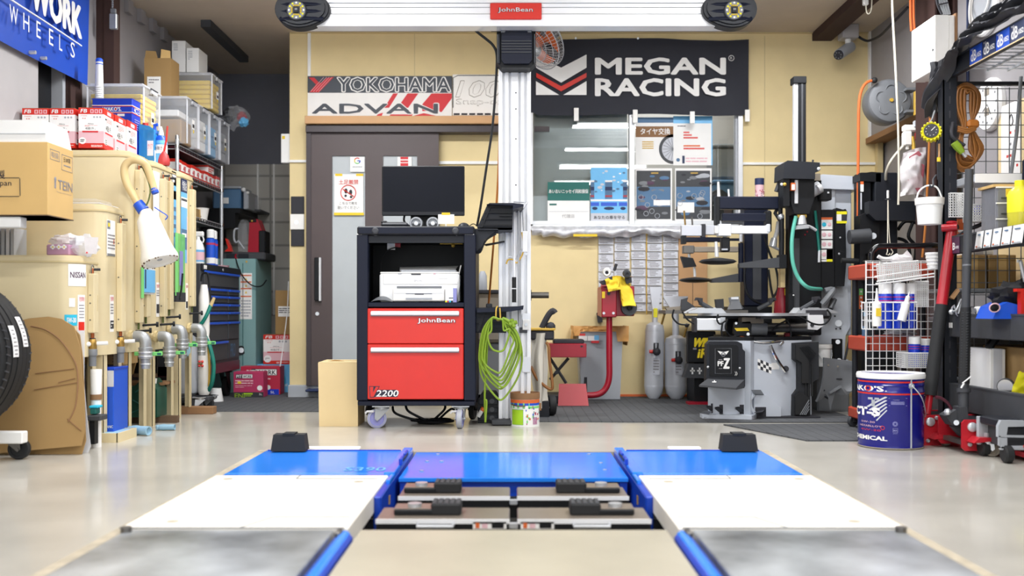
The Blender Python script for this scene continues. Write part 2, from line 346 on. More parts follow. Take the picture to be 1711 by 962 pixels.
# ---- ceiling tube lights (some of them reflect in the office window)
def tube_light(x,y,label):
 t=thing('tube_light',label,'light',(x,y,ZC-.09),'ceiling tube lights')
 g=G();g.box(x-.62,x+.62,y-.06,y+.06,ZC-.05,ZC,'white',.01);g.box(x-.62,x-.59,y-.03,y+.03,ZC-.085,ZC-.05,'white');g.box(x+.59,x+.62,y-.03,y+.03,ZC-.085,ZC-.05,'white');g.obj('housing',t)
 g=G();g.cyl((x-.59,y,ZC-.068),(x+.59,y,ZC-.068),.015,'lamp',n=10);g.obj('tube',t)
 l=bpy.data.lights.new('tube_glow','AREA');l.shape='RECTANGLE';l.size=1.18;l.size_y=.05;l.energy=LAMP*(5.5 if y>5 else 4 if y>2 else 3);l.color=(.97,.98,1)
 o=bpy.data.objects.new('tube_glow',l);COL.objects.link(o);o.parent=t;o.location=(0,0,-.004)
for y,w in((5.75,'added unseen between the column and the office wall to brighten it'),(4.1,'nearest the office'),(2.6,'over the lift plates'),(1.1,'above the camera'),(-.6,'nearest the entrance')):  # rearmost row is unseen, added to brighten the office wall
 for x,w2 in((-1.15,'left'),(1.5 if y>5 else 1.22,'right')):
  tube_light(x,y,'white ceiling tube light on the %s side, %s'%(w2,w))
l=bpy.data.lights.new('office_glow','AREA');l.size=.8;l.energy=22;o=bpy.data.objects.new('office_glow',l);COL.objects.link(o);o.location=(1.2,7.95,ZC-.05)  # unseen area light added to brighten the closed office
# ================================================================ drive-on lift in the floor
YB1,YB0,YS=4.42,3.742,2.824
for sx,side,nm in((-1,'left','left of the jack beams'),(1,'right','right of the jack beams')):
 t=thing('lift_runway','lift runway of blue, white and steel plates, '+nm,'car lift',(sx*.78,2.7,0),'lift runways')
 A=lambda g,a,b,y0,y1,z0,z1,m,bv=0:g.box(sx*a,sx*b,y0,y1,z0,z1,m,bv)
 g=G();A(g,.475,1.1,YB0+.004,YB1,-.05,.012,'blue_lift',.003);A(g,.475,1.1,YB0+.05,YB0+.056,.012,.0125,'sky');A(g,.5,1.09,YB1-.008,YB1,.012,.016,'blue_dark')
 o=g.obj('ramp_plate',t,label='glossy blue front plate')
 if sx<0:
  g=G();g.text('S390',-.66,-.5,3.85,3.94,.0131,'sky','u',bold=.01);g.obj('lettering',o)
 g=G();A(g,.47,1.12,YS+.004,YB0,-.05,.014,'plate_white',.003)
 Z=.0142
 def seam(P):
  for(a,y),(b,y2)in zip(P,P[1:]):g.tube([(sx*a,y,Z),(sx*b,y2,Z)],.0022,'grey_md',4)
 seam([(.5,3.66),(.8,3.665),(.8,3.742)]);seam([(.49,2.98),(.72,2.98),(.78,2.83)]);seam([(.48,2.83),(1.12,2.83)])
 for a,y in((1.05,3.66),(.56,3.6),(1.0,2.92)):g.cyl((sx*a,y,.013),(sx*a,y,.0146),.018,'edge_seal',n=12)
 g.obj('slip_plate',t,label='white slip plate')
 g=G();A(g,.51,1.1,.95,YS,-.05,.01,'plate_steel',.003);g.obj('steel_plate',t,label='mottled bare steel plate with painted dark reflections')
 g=G();A(g,.45,.5,.95,YS-.03,-.05,.006,'blue_dark',.008);g.cyl((sx*.474,.95,-.003),(sx*.474,YS-.03,-.003),.018,'blue_lift');A(g,.478,.496,2.75,2.8,.004,.02,'steel_dk',.004);g.cyl((sx*1.09,2.8,.01),(sx*1.09,2.8,.024),.016,'steel_dk',n=8);g.obj('side_rail',t,label='blue inner rail')
 g=G() # blue guard along the front plate
 A(g,.445,.472,3.35,4.42,-.16,.006,'blue_dark',.004);A(g,.447,.487,3.74,4.42,.0,.026,'blue_lift',.003);A(g,.447,.462,3.6,3.74,-.02,.02,'blue_lift',.003)
 for y in(3.92,4.08):A(g,.44,.452,y,y+.09,.024,.05,'blue_dark',.003)
 A(g,.438,.442,3.96,4.15,.032,.042,'black')
 A(g,.42,.445,3.3,3.75,-.2,-.16,'blue_dark')
 g.ball((sx*.468,3.5,-.02),.03,'plate_white',10,(.5,1.2,.8));g.box(sx*.443,sx*.447,3.55,3.58,-.06,-.03,'gold')
 g.obj('guard_rail',t,label='blue slotted guard rail')
 xa,xb=(452,510)if sx<0 else(1207,1267)
 g=G();Y=4.36;a,b=wx(xa,Y),wx(xb,Y);d=.09;z0,z1=.017,.088;k=.008
 g.add([(a,Y,z0),(b,Y,z0),(b,Y+d,z0),(a,Y+d,z0),(a+k,Y+.015,z1),(b-k,Y+.015,z1),(b-k,Y+d-.01,z1),(a+k,Y+d-.01,z1)],[(0,1,2,3),(4,5,6,7),(0,1,5,4),(1,2,6,5),(2,3,7,6),(3,0,4,7)],'rubber')
 g.box(a+.05,b-.05,Y+.012,Y+d-.01,z1-.004,z1+.006,'rubber');g.box(a+.03,b-.03,Y+.008,Y+.012,.03,.034,'grey_dk')
 g.obj('rubber_block',label='black rubber wheel stop block on the far corner of the %s blue plate'%side,cat='wheel stop',group='rubber wheel stops')
 a,b=(490,600)if sx<0 else(1118,1172);Y=4.5
 g=G();g.box(wx(a,Y),wx(b,Y),Y,Y+.05,0,.014,'white_w',.003);g.obj('floor_strip',label='flat white strip lying on the floor behind the %s blue plate'%side,cat='strip',group='white floor strips')
t=thing('cover_plate','blue middle cover plate between the two runways','lift cover',(0,4.08,0))
g=G();g.box(-.432,.432,YB0,YB1,-.012,.004,'blue_lift',.002);g.obj('plate',t)
g=G();g.box(-.43,.43,YB0+.02,YB0+.03,-.1,-.012,'blue_dark');g.box(-.428,-.4,YB0+.01,YB0+.3,-.2,-.012,'blue_dark');g.box(.4,.428,YB0+.01,YB0+.3,-.2,-.012,'blue_dark');g.box(-.395,-.34,YB0+.012,YB0+.02,-.06,-.014,'black');g.box(.345,.395,YB0+.012,YB0+.02,-.06,-.014,'black');g.obj('skirt',t)
for x,y in((-.33,4.35),(-.36,4.15),(-.36,3.9),(.33,4.35),(.36,4.1),(.36,3.92),(-.3,4.15)):g=G();g.cyl((x,y,.003),(x,y,.008),.008,'steel',n=8);g.obj('bolt',t)
for y0,nm in((3.45,'rear'),(3.07,'front')):
 t=thing('jack_beam','%s black jacking beam with rubber pads in the pit between the runways'%nm,'jack',(0,y0+.09,-.2),'jacking beams of the lift')
 hw=.4 if nm=='rear' else .425
 for sx in(-1,1):
  g=G();g.box(sx*.012,sx*hw,y0,y0+.18,-.09,-.026,'black',.006);g.box(sx*.012,sx*hw,y0-.003,y0+.18,-.03,-.02,'lift_top',.004);g.box(sx*.012,sx*hw,y0-.006,y0-.002,-.034,-.02,'alu_w');b=g.obj('beam',t)
  if nm=='front':
   g=G();x=sx*.24;g.tube([(x-.055,y0-.004,-.034),(x-.055,y0-.03,-.037),(x+.055,y0-.03,-.037),(x+.055,y0-.004,-.034)],.006,'steel',8);g.obj('handle',b,label='chrome pull handle')
   g=G();g.box(sx*.022,sx*.125,y0-.006,y0-.001,-.05,-.028,'paper');xs=sorted((sx*.022,sx*.125));g.box(xs[0]+.008,xs[0]+.02,y0-.0075,y0-.006,-.047,-.031,'orange');g.box(xs[0]+.028,xs[0]+.045,y0-.0075,y0-.006,-.047,-.034,'pink');g.box(xs[0]+.058,xs[1]-.008,y0-.0075,y0-.006,-.047,-.033,'black');g.obj('label_plate',b)
  if nm=='rear':bl,pl=((725,770),(675,730))if sx<0 else((930,980),(975,1036))
  else:bl,pl=((720,770),(658,724))if sx<0 else((953,1004),(1000,1060))
  yy=y0+.05
  g=G();g.box(wx(pl[0],yy),wx(pl[1],yy),yy,yy+.09,-.02,-.001,'black',.004);g.box(wx(pl[0],yy),wx(pl[1],yy),yy+.004,yy+.09,-.002,.001,'lift_top');g.cyl((wx((pl[0]+pl[1])/2,yy),yy+.04,0),(wx((pl[0]+pl[1])/2,yy),yy+.04,.012),.022,'steel',n=12);a=g.obj('pad_arm',t)
  g=G();g.box(wx(bl[0],yy),wx(bl[1],yy),yy,yy+.09,-.02,.016,'rubber',.004)
  for i in range(5):q=wx(bl[0],yy)+(i+.5)*(wx(bl[1],yy)-wx(bl[0],yy))/5;g.box(q-.006,q+.006,yy+.004,yy+.086,.013,.0185,'grey_dk')
  g.obj('rubber_pad',a)
 g=G();g.box(-.02,.02,y0+.02,y0+.16,-.3,-.05,'black');g.box(-.014,.014,y0-.008,y0,-.05,-.03,'steel',.003);g.obj('pivot',t);t.location.z+=.01
# ---- rubber floor mats
for k,(P,lb)in enumerate([([(-2.35,6.26),(-1.0,6.22),(-1.0,YW-.08),(-1.66,YW-.08),(-1.66,7.9),(-2.5,7.9),(-2.5,6.5)],'grey rubber floor mat in front of the alcove and the brown door'),
  ([(.08,5.66),(1.22,5.62),(2.0,5.62),(2.0,YW-.03),(.08,YW-.03)],'grey ribbed rubber floor mat between the column and the tyre changer'),
  ([(1.16,5.5),(1.42,4.82),(2.06,4.82),(2.06,5.55)],'dark rubber floor mat in front of the tyre changer and the red trolley')]):
 g=G();g.prism(P,'xy',0,.006 if k!=2 else .007,'mat_rubber');g.obj('floor_mat',label=lb,cat='mat',group='rubber floor mats')
# ================================================================ wheel aligner cart, column, camera beam
CY=5.35
t=thing('aligner_cabinet','black and red wheel aligner cabinet on casters in the middle of the workshop','cabinet',(wx(695,CY),CY+.26,0))
b0,b1=wx(596,CY),wx(795,CY);zt=wz(378,CY);zb=wz(678,CY);CD=.5
g=G()
g.box(b0+.004,b1-.004,CY+.004,CY+CD,zb,wz(670,CY),'navy_blk',.004) # base
g.box(b0,wx(615,CY),CY,CY+.06,wz(669,CY),wz(391,CY),'navy_blk',.004);g.box(wx(775,CY),b1,CY,CY+.06,wz(669,CY),wz(391,CY),'navy_blk',.004)
g.box(b0,b0+.02,CY+.05,CY+CD,wz(669,CY),wz(391,CY),'black');g.box(b1-.02,b1,CY+.05,CY+CD,wz(669,CY),wz(391,CY),'black')
g.box(b0,b1,CY+CD-.02,CY+CD,wz(669,CY),wz(391,CY),'black')
g.box(b0+.02,b1-.02,CY+.05,CY+CD-.02,wz(400,CY),wz(392,CY),'black')
g.box(wx(613,CY),wx(776,CY),CY+.01,CY+CD-.02,wz(513,CY),wz(505,CY),'navy_blk',.003) # printer shelf
g.box(wx(614,CY),wx(775,CY),CY+.02,CY+.03,wz(405,CY),wz(393,CY),'blk_pl')
g.obj('body',t)
g=G();g.box(wx(597,CY),wx(793,CY),CY-.012,CY+CD,wz(392,CY),zt,'blk_pl',.008);g.box(wx(600,CY),wx(790,CY),CY-.014,CY-.01,wz(390,CY),wz(380,CY),'navy_blk');o=g.obj('top_tray',t)
for px in(627,761):
 g=G();c=W(px,385.5,CY-.014);g.lathe([(0,0),(.018,0),(.018,.006),(.012,.011),(0,.012)],c,'grey_dk',(0,-1,0));g.obj('knob',o)
for y0,y1,hy in((515,574,523),(575,667,584)):
 g=G();g.pb(614,y0,774.5,y1,CY-.006,.3,'red',.004);d=g.obj('drawer',t)
 g=G();g.pb(619,hy-3.5,767,hy+3.5,CY-.022,.014,'alu_w',.004);g.pb(619,hy+3.5,767,hy+5,CY-.014,.008,'grey_md');g.obj('handle',d)
 if y0<520:
  g=G();g.pt('JohnBean',697,531,761,541.5,CY-.0105,'grey_dk',bold=.035);g.pt('JohnBean',698,531.6,760,540.5,CY-.012,'chrome',bold=.0);g.obj('lettering',d,label='raised silver lettering')
 else:
  g=G();Y=CY-.0068
  g.pp([(622,645),(631,645),(629,655),(633,651),(662,651),(667,655),(664,663),(620,663)],Y,.0006,'navy_ink');g.pp([(616.8,645),(625,645),(624.6,652),(627.4,645),(634.6,645),(625,664),(617.8,664)],Y-.0004,.0004,'navy_ink');g.pp([(618,646),(624,646),(623,656),(628,646),(633,646),(624,663),(619,663)],Y-.001,.0006,'red')
  g.pt('2200',629,651.5,666,662.5,Y-.0014,'white',bold=.03,shear=.06);g.obj('lettering',d)
g=G()
for a,c in((596,605),(777,792)):g.pb(a,390.5,c,392,CY-.004,.01,'white')
for a,b,c,d in((625,392,630,399),(762,392,764,398)):g.pb(a,b,c,d,CY+.04,.02,'white')
g.obj('wiring',t)
g=G();g.pb(647,405,660,417,CY+.3,.01,'paper');g.pb(660,405,669,413,CY+.3,.02,'red_dk');g.pb(735,406,773,408,CY+.3,.02,'gold');g.ball(W(757,410,CY+.3),.012,'gold',10);g.tube([W(664,413,CY+.29),W(650,417,CY+.29),W(640,428,CY+.28),W(636,450,CY+.28),W(638,470,CY+.28)],.003,'black',6,4)
g.obj('wiring',t)
for px,y,r,wm,dg in((629,CY+.04,.052,'lav',195),(770,CY+.04,.052,'lav',265),(637,CY+.44,.06,'rubber',200),(788,CY+.44,.06,'rubber',80)):
 f=caster(t,wx(px,y)+(.03 if dg==195 else 0),y,zb,r,wm,'galv' if wm=='lav' else 'black',dg,.03)
 if wm=='lav':
  g=G();x=wx(px,y);sg=-1 if px<700 else-1
  g.tube([(x-.01,y-.035,zb-.03),(x-.045,y-.035,zb-.03),(x-.055,y-.035,zb-.04)],.006,'alu',6);g.obj('brake_pedal',f)
  g=G();c=[k for k in f.children if k.name.startswith('wheel')][0];ax=V(-math.sin(math.radians(dg)),math.cos(math.radians(dg)),0);cc=WL[c.name]+V(0,0,r)
  g.lathe([(r*.78,-.017),(r*1.01,-.012),(r*1.01,.012),(r*.78,.017)],cc,'grey_lt',ax,24);g.obj('tread',f)
# side trays of the cabinet
g=G();Y=CY+.06 # curved bracket under the upper tray
P=[(793,382),(831,382),(833,388),(826,391),(818,394),(811,400),(806,410),(803,422),(798,424),(793,420)]
g.pp(P,Y,.03,'blk_pl')
for k in range(3):g.tube([W(794+k*3,423-k*3,Y-.004),W(803+k*1.5,421-k*4,Y-.004),W(808+k*1.5,409-k*3,Y-.004),W(815+k*2,399-k*2,Y-.004),W(829,391-k*2,Y-.004)],.004,'black',6,3)
g.obj('tray_bracket',t)
g=G();g.pp([(808,408),(843,402),(843,404),(812,410)],Y+.1,.06,'black');g.obj('bracket_rod',t)
g=G();Y=CY+.04
g.pp([(797,381),(814,342),(818,339),(856,339),(875,341),(875,345),(857,350),(856,383),(833,391),(832,382)],Y,.012,'blk_pl')
g.pp([(813,341),(858,339),(875,341),(874,345),(857,349),(857,343)],Y-.06,.3,'navy_blk')
for a,b,c,d in((816,343,856,347),(811,354,856,356),(806,365,856,366.5),(803,374,856,377)):g.pb(a,b,c,d,Y-.014,.02,'black')
g.pp([(818,344),(821,344),(806,380),(802,380)],Y-.016,.02,'black')
g.pb(835,359,856,361,Y-.016,.02,'black');g.box(wx(798,Y),wx(856,Y),Y,Y+.26,wz(384,Y),wz(380,Y),'blk_pl')
g.obj('upper_tray',t,label='black ribbed upper side tray')
g=G()
g.pp([(793,514),(875,511),(874,517),(846,521),(846,556),(793,556)],Y,.012,'blk_pl');g.pp([(797,516),(857,513),(875,510),(874,516),(852,520),(797,522)],Y-.06,.3,'navy_blk')
for a,b,c,d in((795,526,846,529),(795,537,846,540),(795,549,846,552)):g.pb(a,b,c,d,Y-.014,.02,'black')
g.pp([(806,522),(811,522),(801,554),(796,554)],Y-.016,.02,'black');g.pb(812,507,822,514,Y+.02,.1,'blk_pl',.004)
g.obj('lower_tray',t,label='black ribbed lower side tray')
# on the cabinet
Y=5.55
t=thing('monitor','black computer monitor standing on the aligner cabinet','monitor',(wx(707,Y),Y+.05,zt))
g=G();g.pb(638,277,776,360,Y,.03,'black',.004);g.pb(660,290,754,350,Y+.03,.03,'blk_pl',.01);g.obj('housing',t)
g=G();g.pb(640,279,774,353,Y-.002,.003,'screen');g.obj('screen',t)
g=G();g.pb(638.5,353.5,775.5,359.5,Y-.004,.004,'blk_pl',.001);g.obj('bezel',t)
g=G();g.pb(686,355,732,379,Y+.06,.02,'black',.003);g.box(wx(686,Y),wx(732,Y),Y+.0,Y+.2,zt,zt+.012,'black',.004);g.obj('stand',t)
g=G();g.tube([W(676,360,Y+.03),W(675,368,Y+.03),W(679,376,Y+.04)],.006,'black',8,3);g.obj('cable',t)
Y=5.45
for px in(695,723):
 tt=thing('small_speaker','small grey round desk speaker under the monitor, %s of the pair'%('left' if px<700 else 'right'),'speaker',(wx(px,Y),Y+.05,zt),'desk speakers')
 c=W(px,373,Y);g=G();g.lathe([(.034,0),(.037,.012),(.036,.05),(.025,.08),(0,.085)],c,'grey_md',(0,1,0));g.box(c.x-.024,c.x+.024,Y+.01,Y+.08,zt,c.z,'grey_dk');g.obj('case',tt)
 g=G();g.lathe([(0,.02),(.012,.012),(.024,.012),(.027,.0),(.034,0)],c,'grey_lt',(0,1,0));g.lathe([(0,.004),(.011,.006),(.013,.014)],c,'alu',(0,1,0));g.obj('cone',tt)
Y=5.4
tt=thing('tablet','black handheld scanner lying left of the desk speakers','scanner',(wx(657,Y),Y+.07,zt))
g=G();g.box(wx(636,Y),wx(682,Y),Y,Y+.14,zt+.001,zt+.026,'blk_pl',.01);g.box(wx(642,Y),wx(676,Y),Y+.02,Y+.12,zt+.026,zt+.03,'black',.002);g.obj('case',tt)
g=G();g.box(wx(636,Y),wx(646,Y),Y+.01,Y+.13,zt+.02,zt+.036,'rubber',.005);g.obj('grip',tt)
g=G();c=W(774,376,5.42)
g.surf(lambda u,v:(c.x+.034*math.cos(PI*u)*math.sin(PI*(.02+.96*v)),c.y+.06-.055*math.cos(PI*(.02+.96*v)),zt+.001+.03*math.sin(PI*u)*math.sin(PI*(.02+.96*v))),12,12,'blk_pl');g.box(c.x-.03,c.x+.03,c.y+.012,c.y+.11,zt+.0005,zt+.006,'black',.002)
g.tube([(c.x+.02,c.y+.1,zt+.008),(c.x+.05,c.y+.12,zt+.03),(c.x+.08,c.y+.1,zt+.008)],.0025,'black',6,4)
g.obj('computer_mouse',label='black computer mouse on the right end of the cabinet top',cat='mouse')
g=G();Y=5.4;g.pb(732,358,759,374,Y,.001,'paper');g.box(wx(732,Y),wx(759,Y),Y,Y+.03,zt+.001,zt+.003,'paper');g.pb(738,355,752,359,Y-.001,.001,'ylw')
g.pb(744,372,746,379,Y+.001,.002,'paper');g.obj('memo_card',label='white paper note taped under the right corner of the monitor',cat='note')
# printer on the shelf
Y=CY+.06;zs=wz(504.5,CY)+.001
t=thing('printer','white inkjet printer on the open shelf of the aligner cabinet','printer',(wx(700,Y),Y+.15,zs))
X0,X1=wx(633.5,Y),wx(768,Y)
g=G();g.box(X0,X1,Y+.01,Y+.3,zs,wz(457,Y),'white',.008);g.box(X0+.02,X1-.012,Y+.006,Y+.012,wz(475,Y),wz(457,Y),'white_w',.003);g.pb(663,478,738,481.5,Y+.006,.01,'grey_md');g.pt('EPSON',692,467.5,705,470.5,Y+.005,'grey_lt');g.obj('case',t)
g=G();g.pb(656,482,743,503,Y-.01,.03,'white_w',.004);g.pb(658,484,739,490,Y-.012,.004,'white',.001);g.pb(678,497.5,722,500.5,Y-.012,.004,'grey_lt');g.pb(693,490.5,708,492,Y-.012,.004,'grey_dk');g.pb(678,490,722,491,Y-.0115,.004,'grey_md');g.obj('paper_tray',t)
g=G();g.box(X0+.003,X1-.003,Y+.01,Y+.29,wz(457,Y),wz(454,Y),'white_w',.004);g.add([tuple(W(668,453,Y+.05)),tuple(W(760,452,Y+.05)),tuple(W(766,444,Y+.28)),tuple(W(668,446,Y+.28))],[(0,1,2,3)],'white');g.box(wx(668,Y),X1-.02,Y+.05,Y+.27,wz(454.5,Y),wz(450,Y),'grey_lt',.004);g.obj('lid',t)
g=G();g.pb(687,457,703,459,Y+.003,.004,'grey_dk');g.pb(731,457,748,465,Y+.003,.004,'white',.001);g.pb(724,456.5,728,458,Y+.003,.004,'pink');g.pb(665,456.5,671,458,Y+.003,.004,'grey_lt');g.obj('control_panel',t)
Y2=CY+.02
tt=thing('ink_box','white and blue ink carton leaning on the right of the printer','carton',(wx(754,Y2),Y2+.02,zs))
g=G();g.pb(744,480.5,757,505,Y2,.04,'white');g.pb(757,481.5,763,505,Y2+.004,.034,'lav');g.obj('carton',tt)
g=G();[g.pb(743.9+i*3.2,502,747.2+i*3.2,505,Y2-.001,.001,m)for i,m in enumerate(('ylw_hi','magenta','cyan','black'))];g.pb(750,497,757,498.5,Y2-.001,.001,'ink');g.lines(wx(746,Y2),wx(755,Y2),wz(493,Y2),wz(488,Y2),Y2,'ink_grey',1);g.obj('print',tt)
g=G();Y=CY+.05;g.add([W(764,505,Y),W(773.5,441,Y),W(774,446,Y+.2),W(766,505,Y+.2)],[(0,1,2,3)],'paper');g.surf(lambda u,v:W(763+8*v*v-u*2,505-62*v,Y+.01+.2*u),3,6,'paper',.0015);g.obj('paper_sheets',label='curled white paper sheets standing right of the printer',cat='paper')
g=G();Y=CY+.02;c=W(640,500,Y)
g.surf(lambda u,v:(wx(620+36*u,Y),Y+.1*v,zs+.03*(math.sin(PI*min(1,u*1.05))**.7)*math.sin(PI*(.1+.8*v))+.001),12,6,'grey_md',-.001);g.obj('cloth_pouch',label='crumpled grey pouch lying left of the printer',cat='pouch')
# column and beam
t=thing('wheel_aligner','white aluminium post carrying the long camera beam','wheel aligner',(wx(860,5.6),5.65,0))
g=G();Y=5.57;x0,x1=wx(833,Y),wx(887,Y);xs=[0,.12,.22,.34,.4,.6,.66,.78,.88,1]
g.box(x0,x1,Y+.02,Y+.16,0,wz(40,Y),'alu_w')
for a,b in((0,.13),(.2,.32),(.38,.62),(.68,.8),(.87,1)):g.box(x0+(x1-x0)*a,x0+(x1-x0)*b,Y,Y+.03,.0,wz(40,Y),'alu_w',.003)
for py in(155,182,232,309):g.cyl(W(862,py,Y-.002),W(862,py,Y+.004),.004,'black',n=8)
for py in(545,618):g.pb(872,py-22,886,py+4,Y-.008,.01,'alu',.002)
g.obj('post',t)
g=G();g.pb(873,534,885,551,Y-.016,.01,'white_w',.002);g.cyl(W(879,542,Y-.02),W(879,542,Y-.014),.009,'steel');g.pb(868,547,881,556,Y-.012,.01,'grey_dk',.002);g.obj('clamp',t)
g=G();g.box(wx(822,Y),wx(884,Y),Y-.1,Y+.25,.005,.03,'grey_dk',.004);g.obj('base_plate',t)
Y=5.46
g=G();g.pp([(830,40),(895,40),(895,104),(886,113),(838,113),(830,104)],Y,.12,'black');g.pp([(838,52),(842,48),(886,48),(889,52),(889,100),(884,106),(842,106),(838,100)],Y-.025,.03,'navy_blk')
for py in(68.5,73,77.5,82,87):g.pb(838,py-.9,888,py+.7,Y-.03,.006,'grey_dk')
for a,b in((831,836),(891,894)):g.pb(a,56,b,106,Y-.012,.02,'blk_pl',.003)
g.pp([(837,44),(888,44),(888,54),(882,54),(881,51),(845,51),(843,54),(837,54)],Y-.034,.01,'grey_md')
g.obj('carriage',t,label='black ribbed carriage holding the beam')
Y=CY;
g=G();xa,xb=wx(505,Y),wx(1220,Y)
for a,b,d in((-8,4.5,0),(5.2,11.5,.004),(12.3,22.5,.004),(23.4,43.5,0)):g.box(xa,xb,Y+d,Y+.1,wz(b,Y),wz(a,Y),'alu_w',.002)
g.box(xa,xb,Y+.01,Y+.095,wz(43,Y),wz(-7,Y),'grey_md');g.box(wx(820,Y),wx(905,Y),Y+.08,5.47,wz(43,Y),wz(0,Y),'black');bm_=g.obj('beam',t,label='long white aluminium camera beam')
g=G();g.pb(819,4.5,905,32,Y-.012,.014,'red',.004);g.pt('JohnBean',831,12.5,891,22,Y-.0135,'grey_dk',bold=.04);g.pt('JohnBean',832.5,12.5,890,21.5,Y-.0145,'alu',bold=0);g.obj('badge',bm_,label='red name badge')
for sx,cx,cc in((1,505,496),(-1,1219,1226)):
 Yp=Y-.03;s_=F/Yp;c=W(cx,15,Yp)
 def out(k,z0=0):
  P=[]
  for i in range(40):
   a=2*PI*i/40;ca,sa=math.cos(a),math.sin(a)
   rx=46 if ca<0 else 46;ex=ca;wy=34*(1-.28*(ca*.5+.5)**2*abs(sa))
   P.append((c.x+sx*(rx*ex*k)/s_,c.z-(wy*sa*k)/s_+z0))
  return P
 g=G()
 for k,y0,y1 in((1,Yp,Yp+.07),(.96,Yp-.014,Yp),(.85,Yp-.026,Yp-.014)):g.prism(out(k),'xz',y0,y1,'blk_pl')
 for dz in(-17,-5.5,6,18):g.tube([V(c.x+dx/s_,Yp-.026+.012*abs(dx)/34,c.z-dz/s_)for dx in(-36,-18,0,18,36)],.012,'navy_blk',8,3)
 p=g.obj('camera_pod',bm_,label='dark rounded camera pod')
 g=G();q=W(cc,18,Yp-.03)
 g.lathe([(0,0),(.05,0),(.054,.01),(.054,.03)],q-V(0,.012,0),'grey_dk',(0,1,0),28);g.lathe([(.028,-.013),(.046,-.013),(.046,-.0125)],q,'grey_md',(0,1,0),28)
 for i in range(12):
  a=2*PI*i/12;e=q+V(.039*math.cos(a),-.015,.039*math.sin(a));g.ball(e,.006,'ylw_hi' if i%3 else 'white',6,(1,.4,1))
 for i in range(-2,3):
  for j in(-1,1):g.box(q.x+i*.007-.002,q.x+i*.007+.002,q.y-.016,q.y-.013,q.z+j*.024-.004,q.z+j*.024+.004,'ylw');g.box(q.x+j*.024-.004,q.x+j*.024+.004,q.y-.016,q.y-.013,q.z+i*.007-.002,q.z+i*.007+.002,'ylw')
 g.box(q.x-.013,q.x+.013,q.y-.02,q.y-.012,q.z-.015,q.z+.015,'black',.002);g.box(q.x-.007,q.x+.007,q.y-.022,q.y-.02,q.z-.002,q.z+.008,'grey_md')
 g.obj('camera',bm_,label='round camera lens ring with small lamps')
g=G();g.tube([W(788,43,5.44),W(797,53,5.46),W(812,65,5.48),(wx(824,5.5),5.5,wz(76,5.5)),W(830,92,5.52),W(829,130,5.6),W(823,210,5.66),W(812,285,5.7),W(803,345,5.72),W(797,378,5.74)],.0075,'rubber',8,5);g.obj('black_cable',label='black cable hanging beside the column from beam to cabinet',cat='cable')
g=G();g.tube([W(836,118,5.75),W(835,200,5.76),W(832,300,5.76),W(826,388,5.76),W(822,440,5.76),W(818,490,5.76),W(815,520,5.76)],.006,'orange_cab',8,4);g.obj('brown_cable',label='thin orange brown cable hanging behind the column',cat='cable')
# rods and wires hung on the column
t=thing('hook_pole','long white pole with wire hooks hanging from the tray beside the column','pole',(wx(863,5.5),5.5,wz(560,5.5)))
Y=5.5
g=G();g.tube([W(859,345,Y),W(859.5,464,Y)],.007,'alu_w',8);g.tube([W(866,345,Y),W(867,545,Y)],.006,'steel',8)
g.tube([W(859,463,Y),W(859,481,Y)],.012,'rubber',10);g.tube([W(859,483,Y),W(859,505,Y)],.012,'rubber',10);g.obj('rods',t)
g=G();g.tube([W(858,337,Y),W(875,338,Y),W(882,337,Y),W(873,352,Y),W(875,390,Y)],.0035,'steel',6);g.tube([W(872,388,Y),W(875,418,Y),W(864,439,Y),W(858,434,Y),W(849,434,Y),W(846,441,Y)],.0045,'gold',6,3);g.tube([W(876,414,Y),W(866,424,Y),W(861,433,Y),W(852,428,Y),W(845,434,Y)],.0035,'steel',6,3);g.obj('wire_hook',t)
g=G();g.pb(873,386,881,421,Y-.006,.008,'white',.002);g.cyl(W(879,424,Y-.004),W(879,424,Y+.004),.008,'steel');g.obj('grip',t)
# green extension cord
t=thing('extension_cable','bright green extension cord hung in long loops from the lower side tray','cord',(wx(835,5.3),5.3,wz(668,5.3)))
g=G();Y=5.3
for k,(l,r,b)in enumerate(((802,872,666),(804,868,648),(807,866,640),(801,862,630),(810,870,645),(808,864,634),(815,852,588),(806,858,622))):
 yy=Y-.005*k+R.uniform(-.01,.02);m=(l+r)/2
 g.tube([W(833,533,yy),W(822,531+k%3,yy),W(l+6,552,yy),W(l,590 if b>600 else 560,yy),W(l+3,(b+590)/2 if b>600 else 575,yy),W(m-8,b-3,yy),W(m+6,b-2,yy),W(r-5,b-(40 if b>600 else 16),yy),W(r,(b+540)/2-14,yy),W(r-10,552,yy),W(840,535,yy)],.0055,'cord',8,5,True)
g.tube([W(815,545,Y),W(813,600,Y),W(810,660,Y+.02),(wx(811,Y+.05),Y+.05,wz(705,Y+.05))],.0055,'cord',8,4);g.tube([W(811,668,Y+.02),W(813,672,Y+.02),W(811,704,Y+.02)],.0055,'cord',8,4);g.obj('loops',t)
g=G();c=W(857,540,Y-.03);g.tube([W(840,532,Y-.02),W(846,534,Y-.03),W(852,538,Y-.03)],.009,'cord',8,3)
for a in(20,110,200,290):g.cyl(c,c+V(.022*math.cos(math.radians(a)),-.006,.022*math.sin(math.radians(a))),.011,'cord',n=10)
g.ball(c,.015,'cord',10);g.obj('socket',t)
g=G();g.tube([W(831,512,Y+.01),W(829,516,Y-.01),W(829,532,Y-.014),W(833,535,Y-.01),W(836,532,Y),W(835,514,Y+.01)],.004,'gold',6,3);g.obj('hook',t)
